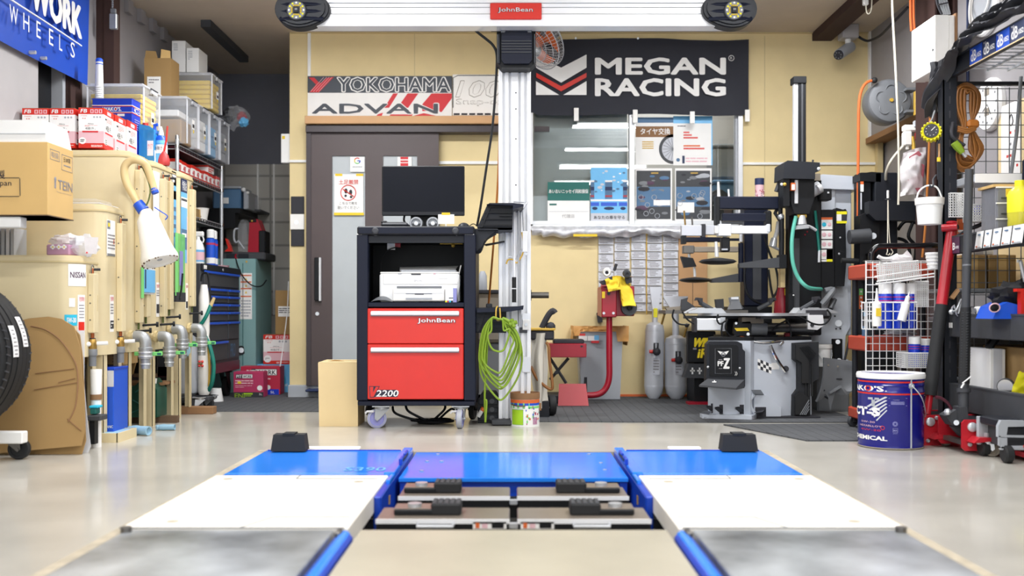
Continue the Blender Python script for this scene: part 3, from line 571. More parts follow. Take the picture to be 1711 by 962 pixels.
# cardboard box, paint can, floor clutter by the cabinet
Y=5.45
t=thing('cardboard_box','tall plain cardboard box on the floor left of the aligner cabinet','box',(wx(565,Y),Y+.12,0))
x0,x1,z1=wx(532,Y),wx(598,Y),wz(606,Y)
g=G();g.add([(x0+.004,Y,0),(x1,Y,0),(x1,Y+.25,0),(x0+.004,Y+.25,0),(x0-.002,Y,z1),(x1,Y,z1),(x1,Y+.25,z1),(x0,Y+.25,z1)],[(0,1,2,3),(0,1,5,4),(1,2,6,5),(2,3,7,6),(3,0,4,7)],'card_pale');g.obj('body',t)
g=G();g.box(x0,x1,Y+.001,Y+.13,z1,z1+.004,'card_pale');g.box(x0,x1,Y+.134,Y+.249,z1,z1+.006,'card_pale');g.tube([W(545,605,Y+.1),W(560,602,Y+.1),W(575,604,Y+.1)],.004,'card',6,3);g.obj('flaps',t)
Y=5.42
t=thing('paint_can','colourful paint can with a green label on the floor before the column','can',(wx(877,Y),Y+.07,0))
r=(wx(902,Y)-wx(853,Y))/2;c=V(wx(877.5,Y),Y+r,0);h=wz(657,Y)
g=G();g.lathe([(0,0),(r,0),(r,h-.03)],c,'white',n=32);g.lathe([(r*1.01,h-.035),(r*1.03,h-.03),(r*1.03,h),(r*.97,h),(r*.95,h-.02),(0,h-.03)],c,'wood',n=32);g.lathe([(r*1.005,h-.055),(r*1.006,h-.045),(r*1.005,h-.036)],c,'orange',n=32);g.lathe([(r*1.006,h-.068),(r*1.007,h-.055)],c,'blue',n=32);g.obj('body',t)
g=G()
def onc(a,z,w,hh,m,o=1.012):
 P=[(c.x+r*o*math.sin(a+w*(i/4-.5)),c.y-r*o*math.cos(a+w*(i/4-.5)),zz)for zz in(z,z+hh)for i in range(5)]
 g.add(P,[(i,i+1,i+6,i+5)for i in range(4)],m)
onc(-.6,.01,.95,.085,'clear_green',1.01);onc(-.6,.012,.9,.08,'lime');onc(-.5,.1,1.6,.03,'green_clip');onc(.8,.1,1.2,.012,'green_clip')
for i in range(26):onc(R.uniform(.05,1.3),R.uniform(.012,.1),R.uniform(.05,.14),R.uniform(.006,.018),R.choice(['green_clip','blue','magenta','orange','green_dk']),1.015)
onc(.75,.012,.4,.04,'lilac',1.016);g.obj('label_wrap',t,label='patterned green and white label')
g=G();g.tube([c+V(-r*.9,-r*.6,.12),c+V(-r*.5,-r*1.12,.115),c+V(0,-r*1.1,.115)],.004,'wood_dk',6,3);g.box(c.x+r*.8,c.x+r*1.12,c.y-.02,c.y-.01,.085,.125,'wood');g.obj('handle',t)
t=thing('wheel_chock','black ribbed plastic wheel ramp behind the green cord','ramp',(wx(818,5.62),5.66,0))
g=G();Y=5.6;g.pp([(798,708),(834,708),(834,664),(828,655),(806,655),(798,670)],Y,.14,'black')
for py in(672,686,698):g.pb(800,py-5,832,py+4,Y-.006,.01,'blk_pl',.003)
for py in(670,684,698):g.cyl(W(822,py,Y-.008),W(822,py,Y),.014,'grey_dk',n=12)
g.obj('ramp',t)
g=G();g.cyl(W(799,696,Y-.03),W(806,684,Y-.03),.012,'white',n=10);g.cyl(W(805,686,Y-.03),W(808,681,Y-.03),.0125,'orange',n=10);g.obj('grip',t)
t=clone(t,(.13,.05,0),'black ribbed plastic wheel ramp behind the paint can');tag(t,group='plastic wheel ramps')
g=G()
for i,(a,b,r_)in enumerate(((716,692,.055),(722,693,.08),(728,694,.1),(705,694,.06),(735,693,.06))):
 p=V(wx(a,5.6),5.6,.006+.004*i);g.tube([p+V(r_*math.cos(q),r_*.8*math.sin(q),0)for q in[2*PI*j/12 for j in range(12)]],.006,'black',6,2,True)
for P in((656,679,668,695,700,700),(678,678,690,692,715,697),(744,678,738,690,722,696),(762,690,745,687,730,695)):
 g.tube([W(P[0],P[1],5.6),W((P[0]+P[2])/2,P[3]-4,5.58),(wx(P[4],5.6),5.6,.012)],.007,'black',6,5)
g.obj('cable_coil',label='black cables coiled on the floor under the aligner cabinet',cat='cable')
# ================================================================ left side
def ra(g,py,px,X):Y=yx(px,X);return Y,wz(py,Y)
# ---- blue banner high on the left wall
t=thing('banner','blue banner with white lettering hung high on the left wall','banner',(-2.5,5.0,1.95))
BX=-2.5;by0,by1=4.0,yx(150,BX)
g=G();g.surf(lambda u,v:(BX+.006*math.sin(9*u)+.012*math.sin(4*u+2)*(1-v),by0+(by1-by0)*u-.03*(1-v)*(u>.99),1.955+.0*u+.75*v),24,6,'blue_ban',.002);g.obj('cloth',t)
g=G();q=BX+.024
def bq(px,py):Y=yx(px,q);return Y,wz(py,Y)
a0=yx(28,q);
g.text('WORK',yx(51,q),yx(137,q),2.185,2.375,q,'white','r',bold=.07)
g.text('D',yx(0,q)-.15,yx(28,q),2.2,2.375,q,'white','r',bold=.05)
for ch,a,c in zip('WHEELS',(16,39,61,82,99,118),(30,49,68,89,104,125)):
 y0,y1=yx(a,q),yx(c,q);g.text(ch,y0,y1,2.055,2.14,q,'white','r',bold=.0)
g.tube([(q,yx(-40,q),2.2),(q,yx(0,q),2.175),(q,yx(19,q),2.165),(q,yx(80,q),2.16),(q,yx(136,q),2.15)],.005,'white',4,4)
g.obj('lettering',t,label='white slanted lettering')
for px in(54,72):g=G();g.cyl((BX-.045,yx(px,BX),1.975),(BX+.018,yx(px,BX),1.975),.01,'steel',n=8);g.obj('eyelet',t)
t=thing('wall_socket','grey metal plug box hanging from a spring cord on the brown post','socket',(-2.4,6.0,2.4))
g=G();Y=6.0;g.pb(182,22,194.5,48,Y,.03,'galv',.004);g.pb(184,14,193,22,Y+.004,.02,'grey_md',.003);g.obj('box',t)
g=G();g.tube([W(188+1.6*math.sin(i*2.4),14-i*.9,Y+.012+.006*math.cos(i*2.4))for i in range(17)],.0025,'grey_lt',5,2);g.tube([W(190,0,Y+.01),W(189,-60,Y+.01)],.003,'grey_lt');g.obj('spring_cord',t)
# ---- oil tanks
XF=-1.97
TK=[(4.50,4.75,.42,.885,-2.5),(4.78,5.06,.42,1.147,-2.5),(5.09,5.40,.42,1.456,-2.5),(5.43,5.83,.42,1.458,-2.5),(5.86,6.15,.42,1.46,-2.5)]
names=['low beige oil tank nearest the camera, with a red maker plate','middle height beige oil tank behind the low one','tall beige oil tank carrying the red and white cartons','tall beige oil tank with a green folder clipped on it','tall beige oil tank farthest back beside the tool chest']
for i,(y0,y1,z0,z1,xl)in enumerate(TK):
 t=thing('oil_tank',names[i],'tank',((XF+xl)/2,(y0+y1)/2,0),'beige oil tanks')
 g=G();k=.05;m=.02
 pl=[(xl,y0),(XF-k,y0),(XF-m,y0+.012),(XF-.004,y0+.035),(XF,y0+k*1.2),(XF,y1-k*.8),(XF-.01,y1-.012),(XF-k,y1),(xl,y1)]
 if i==0:pl=[(xl,y0)]+[(XF-.09+.09*math.sin(a),y0+.09-.09*math.cos(a))for a in[PI/2*q/8 for q in range(9)]]+[(XF,y1-.04),(XF-.01,y1-.012),(XF-k,y1),(xl,y1)]
 g.prism(pl,'xy',z0,z1-.008,'tank');g.prism([(x-(.012 if x>-2.2 else-.01),y+(.01 if y<(y0+y1)/2 else-.01))for x,y in pl],'xy',z1-.008,z1,'tank')
 g.obj('body',t)
 g=G();g.prism([(x+(.004 if x>-2.2 else-.004),y+(-.004 if y<(y0+y1)/2 else .004))for x,y in pl],'xy',z1-.034,z1-.026,'tank_edge');g.obj('rim',t)
 for lx in(XF-.03,xl+.03):
  for ly in(y0+.03,y1-.03):
   if ly>6.1:zb_=.045
   else:zb_=0
   g=G();g.box(lx-.02,lx+.02,ly-.003,ly,zb_,z0+.02,'tank');g.box(lx+.017,lx+.02,ly-.003,ly+.04 if ly<(y0+y1)/2 else ly-.04,zb_,z0+.02,'tank');g.obj('leg',t)
 # sight gauge channel(s), taps
 ch={0:[4.63],1:[4.96],2:[5.2,5.3],3:[5.56,5.66],4:[6.06]}[i]
 for j,y in enumerate(ch):
  zt_=z1-.08 if i<2 else z1-.09;zb_=.53 if i<2 else .55-(j*.02)
  if i==3:zb_=.64-.04*(j==0)
  if i==4:zb_=.66
  if i==2:zb_=.57 if j==0 else .6
  g=G();g.box(XF,XF+.03,y-.026,y+.026,zb_,zt_,'tank',.003);g.box(XF+.03,XF+.031,y+.01,y+.014,zb_+.1,zt_-.1,'tank_edge')
  for z in(zt_-.1,(zt_+zb_)/2,zb_+.06):g.cyl((XF+.012,y-.027,z),(XF+.012,y-.025,z),.004,'steel_dk',n=6)
  o=g.obj('gauge_cover',t)
  g=G();g.cyl((XF+.012,y,zt_),(XF+.012,y,zt_+.025),.006,'copper',n=8);g.tube([(XF+.012,y-.012,zt_),(XF+.012,y-.012,zt_+.03),(XF+.012,y,zt_+.04),(XF+.012,y+.012,zt_+.03)],.0025,'steel_dk',6,2);g.cyl((XF+.012,y+.012,zt_+.02),(XF+.04,y+.02,zt_+.02),.006,'ink',n=8);g.obj('clip',o)
  if i<2:
   g=G();x=XF+.012;g.cyl((x,y,.5),(x,y,.53),.008,'copper',n=10);g.cyl((x,y,.5),(x,y,.506),.014,'ink',n=8);g.lathe([(.012,0),(.019,.01),(.019,.04),(.013,.055),(0,.055)],(x,y,.447),'brass',n=14);g.cyl((XF-.03,y-.01,.478),(XF+.075,y+.02,.482),.009,'white_w',n=10);g.cyl((XF-.01,y-.03,.478),(x,y,.478),.012,'white_w',n=10);v=g.obj('tap',t,label='brass drain tap')
   g=G();g.lathe([(.016,.0),(.017,.05),(.021,.05),(.021,.075),(.018,.08),(0,.08)],(x,y,.375),'grey_md',n=16);g.obj('grey_spout',v,label='grey plastic spout')
  else:
   g=G();x=XF+.012;g.cyl((x,y,zb_-.035),(x,y,zb_),.006,'olive',n=8);g.cyl((x-.02,y-.015,zb_-.045),(x+.05,y+.02,zb_-.04),.006,'black',n=8);g.cyl((x+.048,y+.018,zb_-.04),(x+.06,y+.022,zb_-.04),.014,'black',n=10);g.obj('tap',t,label='small black tap')
 if i>=2:
  for j,(px,py)in enumerate({2:[(243,560)],3:[(283,560),(305,548)],4:[(337,546)]}[i]):
   x=XF+.085;y=yx(px,x);z=wz(py+2,y)

   g=G();g.cyl((XF-.01,y,z),(XF+.04,y,z),.02,'tank',n=12);g.cyl((XF+.005,y,z),(XF+.02,y,z),.032,'tank_edge',n=8)
   g.tube([(XF+.03,y,z),(XF+.055,y,z),(XF+.075,y,z-.006),(x,y,z-.03),(x,y,z-.055)],.029,'galv',16,4);v=g.obj('elbow_pipe',t,label='galvanised elbow pipe')
   g=G();g.lathe([(0,0),(.022,0),(.024,.05),(.033,.052),(.033,.1),(.035,.1),(.035,.108),(.028,.112)],(x,y,z-.165),'galv',n=18)
   for dz in(.02,.06,.08):g.lathe([(.025 if dz<.05 else .0335,dz),(.027 if dz<.05 else .0355,dz+.004),(.025 if dz<.05 else .0335,dz+.008)],(x,y,z-.165),'steel',n=18)
   g.obj('drain_cap',v)
   g=G();g.box(x-.07,x+.075,y+.03,y+.036,z-.1,z-.08,'green_clip',.003);g.box(x+.05,x+.07,y+.028,y+.03,z-.096,z-.085,'green_dk');g.obj('tag',v,label='bright green tag')
 # stickers on the aisle side
 g=G();Xs=XF+.001
 def stk(yc,w,za,zb2,m):g.box(XF,Xs,yc-w/2,yc+w/2,zb2,za,m)
 if i==0:
  cc=(XF-.09,4.59)
  def arc(a0,a1,za,zb2,m,e=.0915):g.add([(cc[0]+e*math.sin(math.radians(a0+(a1-a0)*q/6)),cc[1]-e*math.cos(math.radians(a0+(a1-a0)*q/6)),z)for z in(zb2,za)for q in range(7)],[(q,q+1,q+8,q+7)for q in range(6)],m)
  arc(28,86,.845,.745,'paper');g.wrap('NISSAN',cc,.0922,33,82,.782,.81,'purple',.02);arc(30,46,.69,.65,'paper');arc(18,52,.615,.565,'cyan');g.wrap('5W-30',cc,.0922,24,49,.578,.602,'white',.03);arc(40,54,.51,.485,'paper')
  arc(54,80,.705,.535,'paper');g.wrap('危険物',cc,.0922,58,77,.675,.697,'red_logo');arc(56,78,.582,.54,'red',.0918)
  for q in range(5):arc(58,76,.66-q*.014,.655-q*.014,'ink_grey',.092)
 if i==1:
  stk(4.87,.1,1.075,.9,'paper');g.box(XF,XF+.0015,4.825,4.86,1.03,1.072,'grey_md');g.box(XF,XF+.002,4.833,4.855,1.042,1.06,'ylw');g.lines(4.83,4.915,.93,1.01,XF,'ink_grey',5,'r',e=.002);g.box(XF,XF+.002,4.9,4.908,.96,.985,'orange');g.box(XF,XF+.002,4.825,4.918,.9,.912,'grey_md')
  stk(4.88,.045,.71,.53,'paper');g.text('危険物',4.862,4.898,.68,.703,XF+.002,'red_logo','r');g.lines(4.864,4.896,.6,.67,XF,'ink_grey',5,'r',e=.002);g.box(XF,XF+.002,4.861,4.9,.545,.585,'ink');g.lines(4.868,4.894,.55,.58,XF,'paper',2,'r',e=.003)
 if i==2:
  stk(5.25,.09,1.36,.99,'paper');g.text('O.C.I.N',5.225,5.275,1.28,1.3,XF+.002,'ink_grey','r')
 if i==3:
  stk(5.49,.1,1.4,1.0,'paper');g.text('エンジンオイル',5.45,5.53,1.3,1.32,XF+.002,'ink_grey','r');stk(5.51,.05,.79,.6,'paper');g.text('危険物',5.49,5.53,.76,.78,XF+.002,'red_logo','r');g.lines(5.49,5.53,.7,.75,XF,'ink_grey',4,'r',e=.002);g.box(XF,XF+.002,5.49,5.53,.62,.67,'ink')
  for y in(5.775,):stk(y,.07,1.44,.95,'sky');stk(y,.07,1.44,1.36,'navy');g.lines(y-.03,y+.03,1.37,1.43,XF,'paper',2,'r',e=.002);stk(y,.071,1.33,1.28,'paper');g.lines(y-.03,y+.03,1.0,1.25,XF,'steelblue',5,'r',e=.002)
 if i==4:
  stk(5.95,.11,1.42,.92,'sky');g.box(XF,XF+.0015,5.895,6.005,1.34,1.42,'navy');g.text('作動油',5.91,5.99,1.35,1.41,XF+.002,'paper','r');g.box(XF,XF+.0015,5.895,6.005,1.25,1.31,'paper');g.lines(5.9,6.0,1.25,1.31,XF,'ink',2,'r',e=.002);g.box(XF,XF+.0015,5.9,6.0,1.0,1.12,'steelblue');g.lines(5.91,5.99,1.01,1.11,XF,'paper',2,'r',e=.002);g.box(XF,XF+.0015,6.0,6.008,.92,1.2,'pink')
  stk(6.0,.04,.8,.64,'paper');g.text('危険物',5.985,6.015,.77,.79,XF+.002,'red_logo','r');g.box(XF,XF+.002,5.985,6.015,.65,.69,'ink')
 g.obj('stickers',t)
g=G();g.box(-2.5,-1.9,5.62,5.66,0,.04,'wood_dk');g.obj('wood_beam',label='dark wooden beam under the green can',cat='beam',group='wooden beams under the tanks')
g=G();g.box(-2.4,-1.84,6.09,6.17,0,.045,'wood',.003);g.obj('wood_beam',label='reddish wooden beam under the farthest oil tank',cat='beam',group='wooden beams under the tanks')
# clip folders and the white jug hung on the tanks
t=thing('clip_folder','green clip folder with pale blue sheet hung low on the tank behind the white jug','folder',(XF+.04,5.26,.7),'clip folders')
g=G();g.box(XF+.034,XF+.037,5.17,5.36,.72,.86,'sheet');g.box(XF+.037,XF+.04,5.165,5.2,.7,.86,'green_clip');g.obj('folder',t)
g=G();g.box(XF+.038,XF+.041,5.2,5.36,.73,.85,'sky');g.box(XF+.041,XF+.042,5.21,5.225,.75,.85,'navy');g.obj('sheet',t)
t=thing('clip_folder','green clear folder holding papers on the tank under the blue sheet','folder',(XF+.04,5.78,.7),'clip folders')
g=G();g.box(XF+.034,XF+.036,5.7,5.86,.72,1.08,'clear_green');g.box(XF+.036,XF+.039,5.69,5.73,.72,1.08,'green_clip');g.obj('folder',t)
g=G();g.box(XF+.037,XF+.038,5.76,5.82,.78,.98,'lav');g.tube([(XF+.042,5.75,.7),(XF+.042,5.78,.76),(XF+.042,5.8,.85)],.006,'black',6);g.box(XF+.02,XF+.04,5.7,5.86,.685,.74,'ink');g.obj('sheet',t)
t=thing('oil_jug','white plastic oil jug with a bent beige hose hung upside down on the tanks','jug',(-1.86,5.1,.8))
p0,p1=W(243,352,5.0),W(268,437,4.96)
g=G();ax=p1-p0;L=ax.length
g.lathe([(0,0),(.028,0),(.036,.02),(.055,.05),(.06,.09),(.077,L*.75),(.092,L-.02),(.09,L),(.072,L+.003),(.066,L-.006),(0,L-.012)],p0,'jug_white',ax,28);g.lathe([(0,L-.014),(.012,L-.008),(.014,L-.012)],p0,'grey_lt',ax,10)
g.obj('body',t)
g=G();u,v,w=frame(ax)
for i in range(22):
 a=2*PI*i/22+R.uniform(-.1,.1)
 if R.random()<.75:q=p0+w*(L+.002)+(u*math.cos(a)+v*math.sin(a))*.088;g.ball(q,R.uniform(.003,.006),'wood_dk',6)
g.obj('oil_stain',t,label='brown oil stain around the rim')
g=G();g.tube([W(233,345,5.0),W(225,330,5.0),W(213,309,5.0),(wx(208,5.0),5.0,wz(292,5.0)),W(209,277,5.0),W(219,268,5.0),W(232,268,5.0),W(243,275,5.02),W(249,288,5.03),W(254,305,5.04),W(258,319,5.04)],.019,'hose_beige',14,5);h=g.obj('hose',t,label='bent beige hose')
g=G();a=(p0-W(225,330,5.0)).normalized();g.cyl(W(230,339,5.0),W(240,352,5.0),.027,'blue',.03,18);g.cyl(W(256.5,315,5.04),W(260,323,5.04),.0195,'blue',.018,14);g.obj('collar',t,label='blue end collars')
g=G();g.tube([W(234,272,5.05),W(243,290,5.04),W(251,315,5.02),W(248,335,5.0),W(243,345,4.99)],.004,'olive',6,3);g.tube([W(258,346,4.95),W(270,354,4.95),W(280,361,4.95),W(276,367,4.95)],.003,'blue',6,3);g.obj('strap',t)
# ---- things standing on the tanks
def carton(name,px0,py0,px1,py1,Y,dep,rot,lab,grp,front=True,cols=('pink','red')):
 x0,x1,z0,z1=wx(px0,Y),wx(px1,Y),wz(py1,Y),wz(py0,Y);hgt=z1-z0;w=x1-x0
 M=rotm(((x0+x1)/2,Y+dep/2,z0),'Z',rot)if rot else None
 t=thing(name,lab,'carton',((x0+x1)/2,Y+dep/2,z0),grp)
 g=G();g.x=M;g.box(x0,x1,Y,Y+dep,z0,z0+hgt*.12,'red');g.box(x0,x1,Y,Y+dep,z0+hgt*.12,z0+hgt*.42,'pink');g.box(x0,x1,Y,Y+dep,z0+hgt*.42,z0+hgt*.84,'paper');g.box(x0,x1,Y,Y+dep,z0+hgt*.84,z1,'red');g.box(x0,x1,Y,Y+dep,z1,z1+.0015,'wood');g.obj('box',t)
 g=G();g.x=M;p=Y-.0008
 g.text('FB',x0+w*.09,x0+w*.35,z0+hgt*.875,z0+hgt*.97,p,'white',bold=.04,shear=.12)
 for k in range(3):g.box(x0+w*(.47+.17*k),x0+w*(.6+.17*k),p,Y,z0+hgt*.865,z0+hgt*.965,'pink');g.box(x0+w*(.51+.17*k),x0+w*(.56+.17*k),p-.0004,p,z0+hgt*.885,z0+hgt*.945,'red')
 g.text('STANDARD',x0+w*.08,x0+w*.35,z0+hgt*.785,z0+hgt*.81,p,'red');g.text('★★',x0+w*.14,x0+w*.3,z0+hgt*.72,z0+hgt*.755,p,'red');g.text('Altica',x0+w*.37,x0+w*.6,z0+hgt*.585,z0+hgt*.62,p,'ink');g.lines(x0+w*.25,x0+w*.75,z0+hgt*.53,z0+hgt*.57,p+.0008,'red',2,fill=.3);g.text('40B19',x0+w*.27,x0+w*.6,z0+hgt*.455,z0+hgt*.515,p,'ink');g.text('L',x0+w*.65,x0+w*.69,z0+hgt*.455,z0+hgt*.49,p,'ink_grey')
 g.box(x0+w*.15,x0+w*.78,p,Y,z0+hgt*.385,z0+hgt*.425,'red_logo');g.lathe([(0,0),(w*.14,0),(w*.14,.001),(0,.001)],(x0+w*.16,p-.0002,z0+hgt*.18),'paper',(0,1,0),16);g.lines(x0+w*.08,x0+w*.24,z0+hgt*.14,z0+hgt*.22,p-.0006,'ink',2);g.lines(x0+w*.5,x0+w*.95,z0+hgt*.02,z0+hgt*.08,p+.0008,'paper',2)
 for k in range(3):g.lathe([(0,0),(w*.04,0),(w*.04,.0008),(0,.0008)],(x0+w*(.62+.12*k),p,z0+hgt*.77),'grey_lt',(0,1,0),10)
 q=x1+.0008;d0=Y+dep*.08;d1=Y+dep*.92;dd=dep
 g.box(x1,q,Y+dep*.35,Y+dep*.75,z0+hgt*.87,z0+hgt*.96,'pink');g.text('40B19',Y+dep*.2,Y+dep*.7,z0+hgt*.45,z0+hgt*.6,q+.0004,'ink','r');g.box(x1,q,Y+dep*.15,Y+dep*.9,z0+hgt*.38,z0+hgt*.42,'red_logo');g.lines(Y+dep*.3,Y+dep*.85,z0+hgt*.64,z0+hgt*.78,x1,'red',4,'r',.3,.001);g.box(x1,q,Y+dep*.15,Y+dep*.3,z0+hgt*.72,z0+hgt*.76,'ink');g.box(x1,q,Y+dep*.12,Y+dep*.32,z0+hgt*.1,z0+hgt*.24,'paper');g.lines(Y+dep*.14,Y+dep*.3,z0+hgt*.1,z0+hgt*.24,x1+.0008,'ink',3,'r')
 g.obj('print',t);return t
ZT=1.4575
GB='red and white battery cartons on the tanks'
carton('battery_carton',37,181,81,247,5.12,.15,0,'red and white battery carton farthest left on the tall tank',GB)
carton('battery_carton',83,181,125,247,5.12,.15,0,'red and white battery carton second from left on the tall tank',GB)
carton('battery_carton',130,180,171,247,5.12,.15,4,'red and white battery carton in the right corner of the front row',GB)
for k,(px0,px1,py0,Y,lb)in enumerate(((150,191,189,5.30,'red and white battery carton in the middle of the row going back'),(173,211.5,198,5.48,'red and white battery carton last in the row, before the blue tin'))):
 carton('battery_carton',px0,py0+2,px1,520-(ZT-H)*F/Y,Y,.155,2,lb,GB)
Y=5.64
t=thing('oil_tin','square blue oil tin with white stripe standing behind the battery cartons','tin',(wx(188,Y),Y+.07,ZT))
x0,x1,z1=wx(154,Y),wx(221,Y),wz(164.5,Y);dp=.125
g=G();g.box(x0,x1,Y,Y+dp,ZT,z1,'blue_tin',.004);g.box(x0-.002,x1+.002,Y-.002,Y+dp+.002,z1-.004,z1,'blue_tin');g.box(x0-.001,x1+.001,Y-.001,Y+dp,ZT,ZT+.006,'blue_tin');g.obj('can',t)
g=G();e=.0015
for py,m,h_ in((176,'white',.004),(177.3,'red_logo',.004),(187.3,'white',.003),(188.5,'red_logo',.004)):g.box(x0-e,x1+e,Y-e,Y+dp,wz(py,Y)-h_/2,wz(py,Y)+h_/2,m)
g.pt("WAKO'S.",171,178.5,203,185.5,Y-.002,'white',bold=.05);g.lathe([(0,0),(.0055,0),(.0055,.001),(0,.001)],W(193,182,Y-.004),'red_logo',(0,1,0),12)
g.text('4CT-S',Y+.02,Y+dp-.01,wz(187,Y),wz(178,Y),x1+.003,'white','r',bold=.02);g.lines(Y+.03,Y+dp-.015,wz(215,Y),wz(196,Y),x1,'lav',5,'r',e=.003);g.pb(196,190,208,194,Y-e,.002,'paper');g.lines(Y+.02,Y+dp-.02,ZT+.02,ZT+.07,x1,'lav',3,'r',e=.003)
g.obj('print',t)
t=thing('spout','white ribbed pump spout with a blue cap standing on the blue tin','spout',(wx(166,5.7),5.7,z1))
g=G();c=V(wx(166,5.7),5.7,z1+.001);hh=wz(104,5.7)-z1
pr=[(0,0),(.022,0)]
for i in range(6):pr+=[(.0225,.01+i*.012),(.026,.014+i*.012),(.0225,.018+i*.012)]
pr+=[(.022,.09),(.019,hh),(0,hh)];g.lathe(pr,c,'white',n=18);g.obj('tube',t)
g=G();g.lathe([(.02,0),(.02,.014),(.012,.022),(0,.022)],c+V(0,0,hh),'blue',n=16);g.lathe([(.0195,-.016),(.02,-.013),(.0195,-.01)],c+V(0,0,hh),'blue',n=16);g.obj('cap',t)
Y=5.72
t=thing('washer_bottle','flat light blue bottle with a red cap right of the blue tin','bottle',(-2.1,Y+.05,ZT))
g=G();a,b=wx(232,Y),wx(257,Y);g.prism([(a,ZT),(b,ZT),(b,wz(216,Y)),(b-.03,wz(210,Y)),(a,wz(207,Y))],'xz',Y,Y+.1,'blue_liq');g.obj('body',t)
g=G();g.cyl((a+.02,Y+.05,wz(208,Y)),(a+.02,Y+.05,wz(203,Y)),.016,'red',n=12);g.obj('cap',t)
g=G();g.pb(246,235,256,260,Y-.001,.001,'paper');g.box(b,b+.001,Y+.01,Y+.09,ZT+.02,ZT+.1,'paper');g.text('クリア',wx(247,Y),wx(255,Y),wz(249,Y),wz(240,Y),Y-.002,'red');g.obj('label_patch',t)
Y=5.74
t=thing('applicator_bottle','blue bottle with a white nozzle and blue spout flap','bottle',(wx(264,Y),Y+.04,ZT))
c=V(wx(265,Y),Y+.04,ZT);g=G();g.lathe([(0,0),(.034,0),(.035,.01),(.035,.15),(.03,.175),(.016,.19),(0,.19)],c,'sky',n=20);g.lathe([(.0355,.085),(.0355,.135)],c,'paper',n=20);g.lathe([(.0352,.14),(.031,.177),(.018,.192),(0,.193)],c,'blue',n=20);g.text('水抜き',c.x-.026,c.x+.02,ZT+.105,ZT+.125,c.y-.037,'ink');g.obj('body',t)
g=G();g.lathe([(.016,.19),(.014,.21),(.005,.245),(0,.246)],c,'white',n=14);g.obj('nozzle',t)
g=G();g.tube([c+V(-.022,-.02,.2),c+V(-.03,-.02,.235),c+V(-.024,-.02,.25),c+V(-.012,-.02,.252)],.009,'blue',8,3);g.tube([c+V(-.03,-.02,.235),c+V(-.033,-.02,.255)],.007,'blue');g.obj('spout_flap',t)
t=thing('funnel','dark teal funnel lying behind the blue applicator bottle','funnel',(wx(250,5.87),5.87,ZT))
g=G();c=W(253,219,5.84);g.lathe([(.01,-.14),(.012,-.06),(.04,-.02),(.046,0),(.042,0),(.036,-.018)],c,'teal_bot',(.05,0,1),20);g.obj('cone',t)
Y=5.66
t=thing('rubber_bulb','red rubber bulb with a long thin nozzle on the tank edge','bulb',(wx(274,Y),Y,ZT))
c=V(wx(274,Y),Y,ZT);g=G();g.lathe([(0,.0),(.028,0),(.033,.012),(.032,.03),(.024,.06),(.012,.075),(.01,.08),(0,.08)],c,'red_bulb',n=20);g.obj('bulb',t)
g=G();g.tube([c+V(0,0,.078),c+V(.012,0,.14),c+V(.02,0,.225)],[.007,.006,.005],'red',8);g.obj('nozzle',t)
# ---- clear storage bins
def bin_(px0,px1,py0,py1,Y,dep,fill,lab,grp,z=None,X=None):
 x0,x1,z0,z1=wx(px0,Y),wx(px1,Y),wz(py1,Y),wz(py0,Y)
 if z:z0,z1=z
 if X:x0,x1=X
 t=thing('storage_bin',lab,'bin',((x0+x1)/2,Y+dep/2,z0),grp)
 g=G();k=.012;zt_=z1-.025
 g.box(x0+k,x1-k,Y+k,Y+dep-k,z0,z0+.004,'clear');g.box(x0+k,x1-k,Y+.004,Y+.007,z0,zt_,'clear');g.box(x0+k,x1-k,Y+dep-.008,Y+dep-.005,z0,zt_,'clear');g.box(x0+k-.004,x0+k,Y+.004,Y+dep-.005,z0,zt_,'clear');g.box(x1-k,x1-k+.004,Y+.004,Y+dep-.005,z0,zt_,'clear')
 for a,b in((x0+k,Y+.004),(x1-k,Y+.004),(x1-k,Y+dep-.01)):g.cyl((a,b,z0),(a,b,zt_),.006,'sheet',n=8)
 g.obj('tub',t)
 g=G();g.box(x0,x1,Y,Y+dep,zt_,zt_+.012,'sheet',.003);g.box(x0+.02,x1-.02,Y+.02,Y+dep-.02,zt_+.012,z1,'sheet',.003);g.obj('lid',t)
 g=G();ym=Y+dep/2;g.box(x1-.006,x1+.006,ym-.05,ym+.05,zt_-.02,zt_+.004,'sheet',.002);g.box(x1-.004,x1+.007,ym-.055,ym+.055,zt_+.004,zt_+.01,'ink');g.tube([(x1,ym-.05,zt_),(x1+.006,ym-.03,zt_-.03),(x1,ym-.08,zt_-.034)],.002,'ink',5);g.obj('clasp',t)
 g=G();g.box(x1-k+.004,x1-k+.0052,ym-.02,ym+.025,z0+(zt_-z0)*.38,z0+(zt_-z0)*.6,'paper');g.box(x1-k+.0052,x1-k+.006,ym-.016,ym+.02,z0+(zt_-z0)*.42,z0+(zt_-z0)*.5,'ink');g.box(x1-k+.0052,x1-k+.006,ym-.004,ym+.014,z0+(zt_-z0)*.3,z0+(zt_-z0)*.37,'ylw');g.obj('sticker',t)
 g=G()
 for f in fill:
  m,a,b,c,d=f[:5];n=f[5]if len(f)>5 else 1
  for i in range(n):
   zz0=z0+.005+(zt_-z0-.02)*(c+(d-c)*i/n);zz1=z0+.005+(zt_-z0-.02)*(c+(d-c)*(i+.93)/n)
   j=R.uniform(-.008,.008)
   g.box(x0+k+.006+(x1-x0-2*k-.012)*a+abs(j),x0+k+.004+(x1-x0-2*k-.012)*b-abs(j)*.5,Y+.014,Y+dep-.016,zz0,zz1,m,.006)
 g.obj('contents',t,kind=None)
 return t
YF=lambda n=9:[('ylw',.02,.98,0,.93,n)]
GC='clear storage bins'
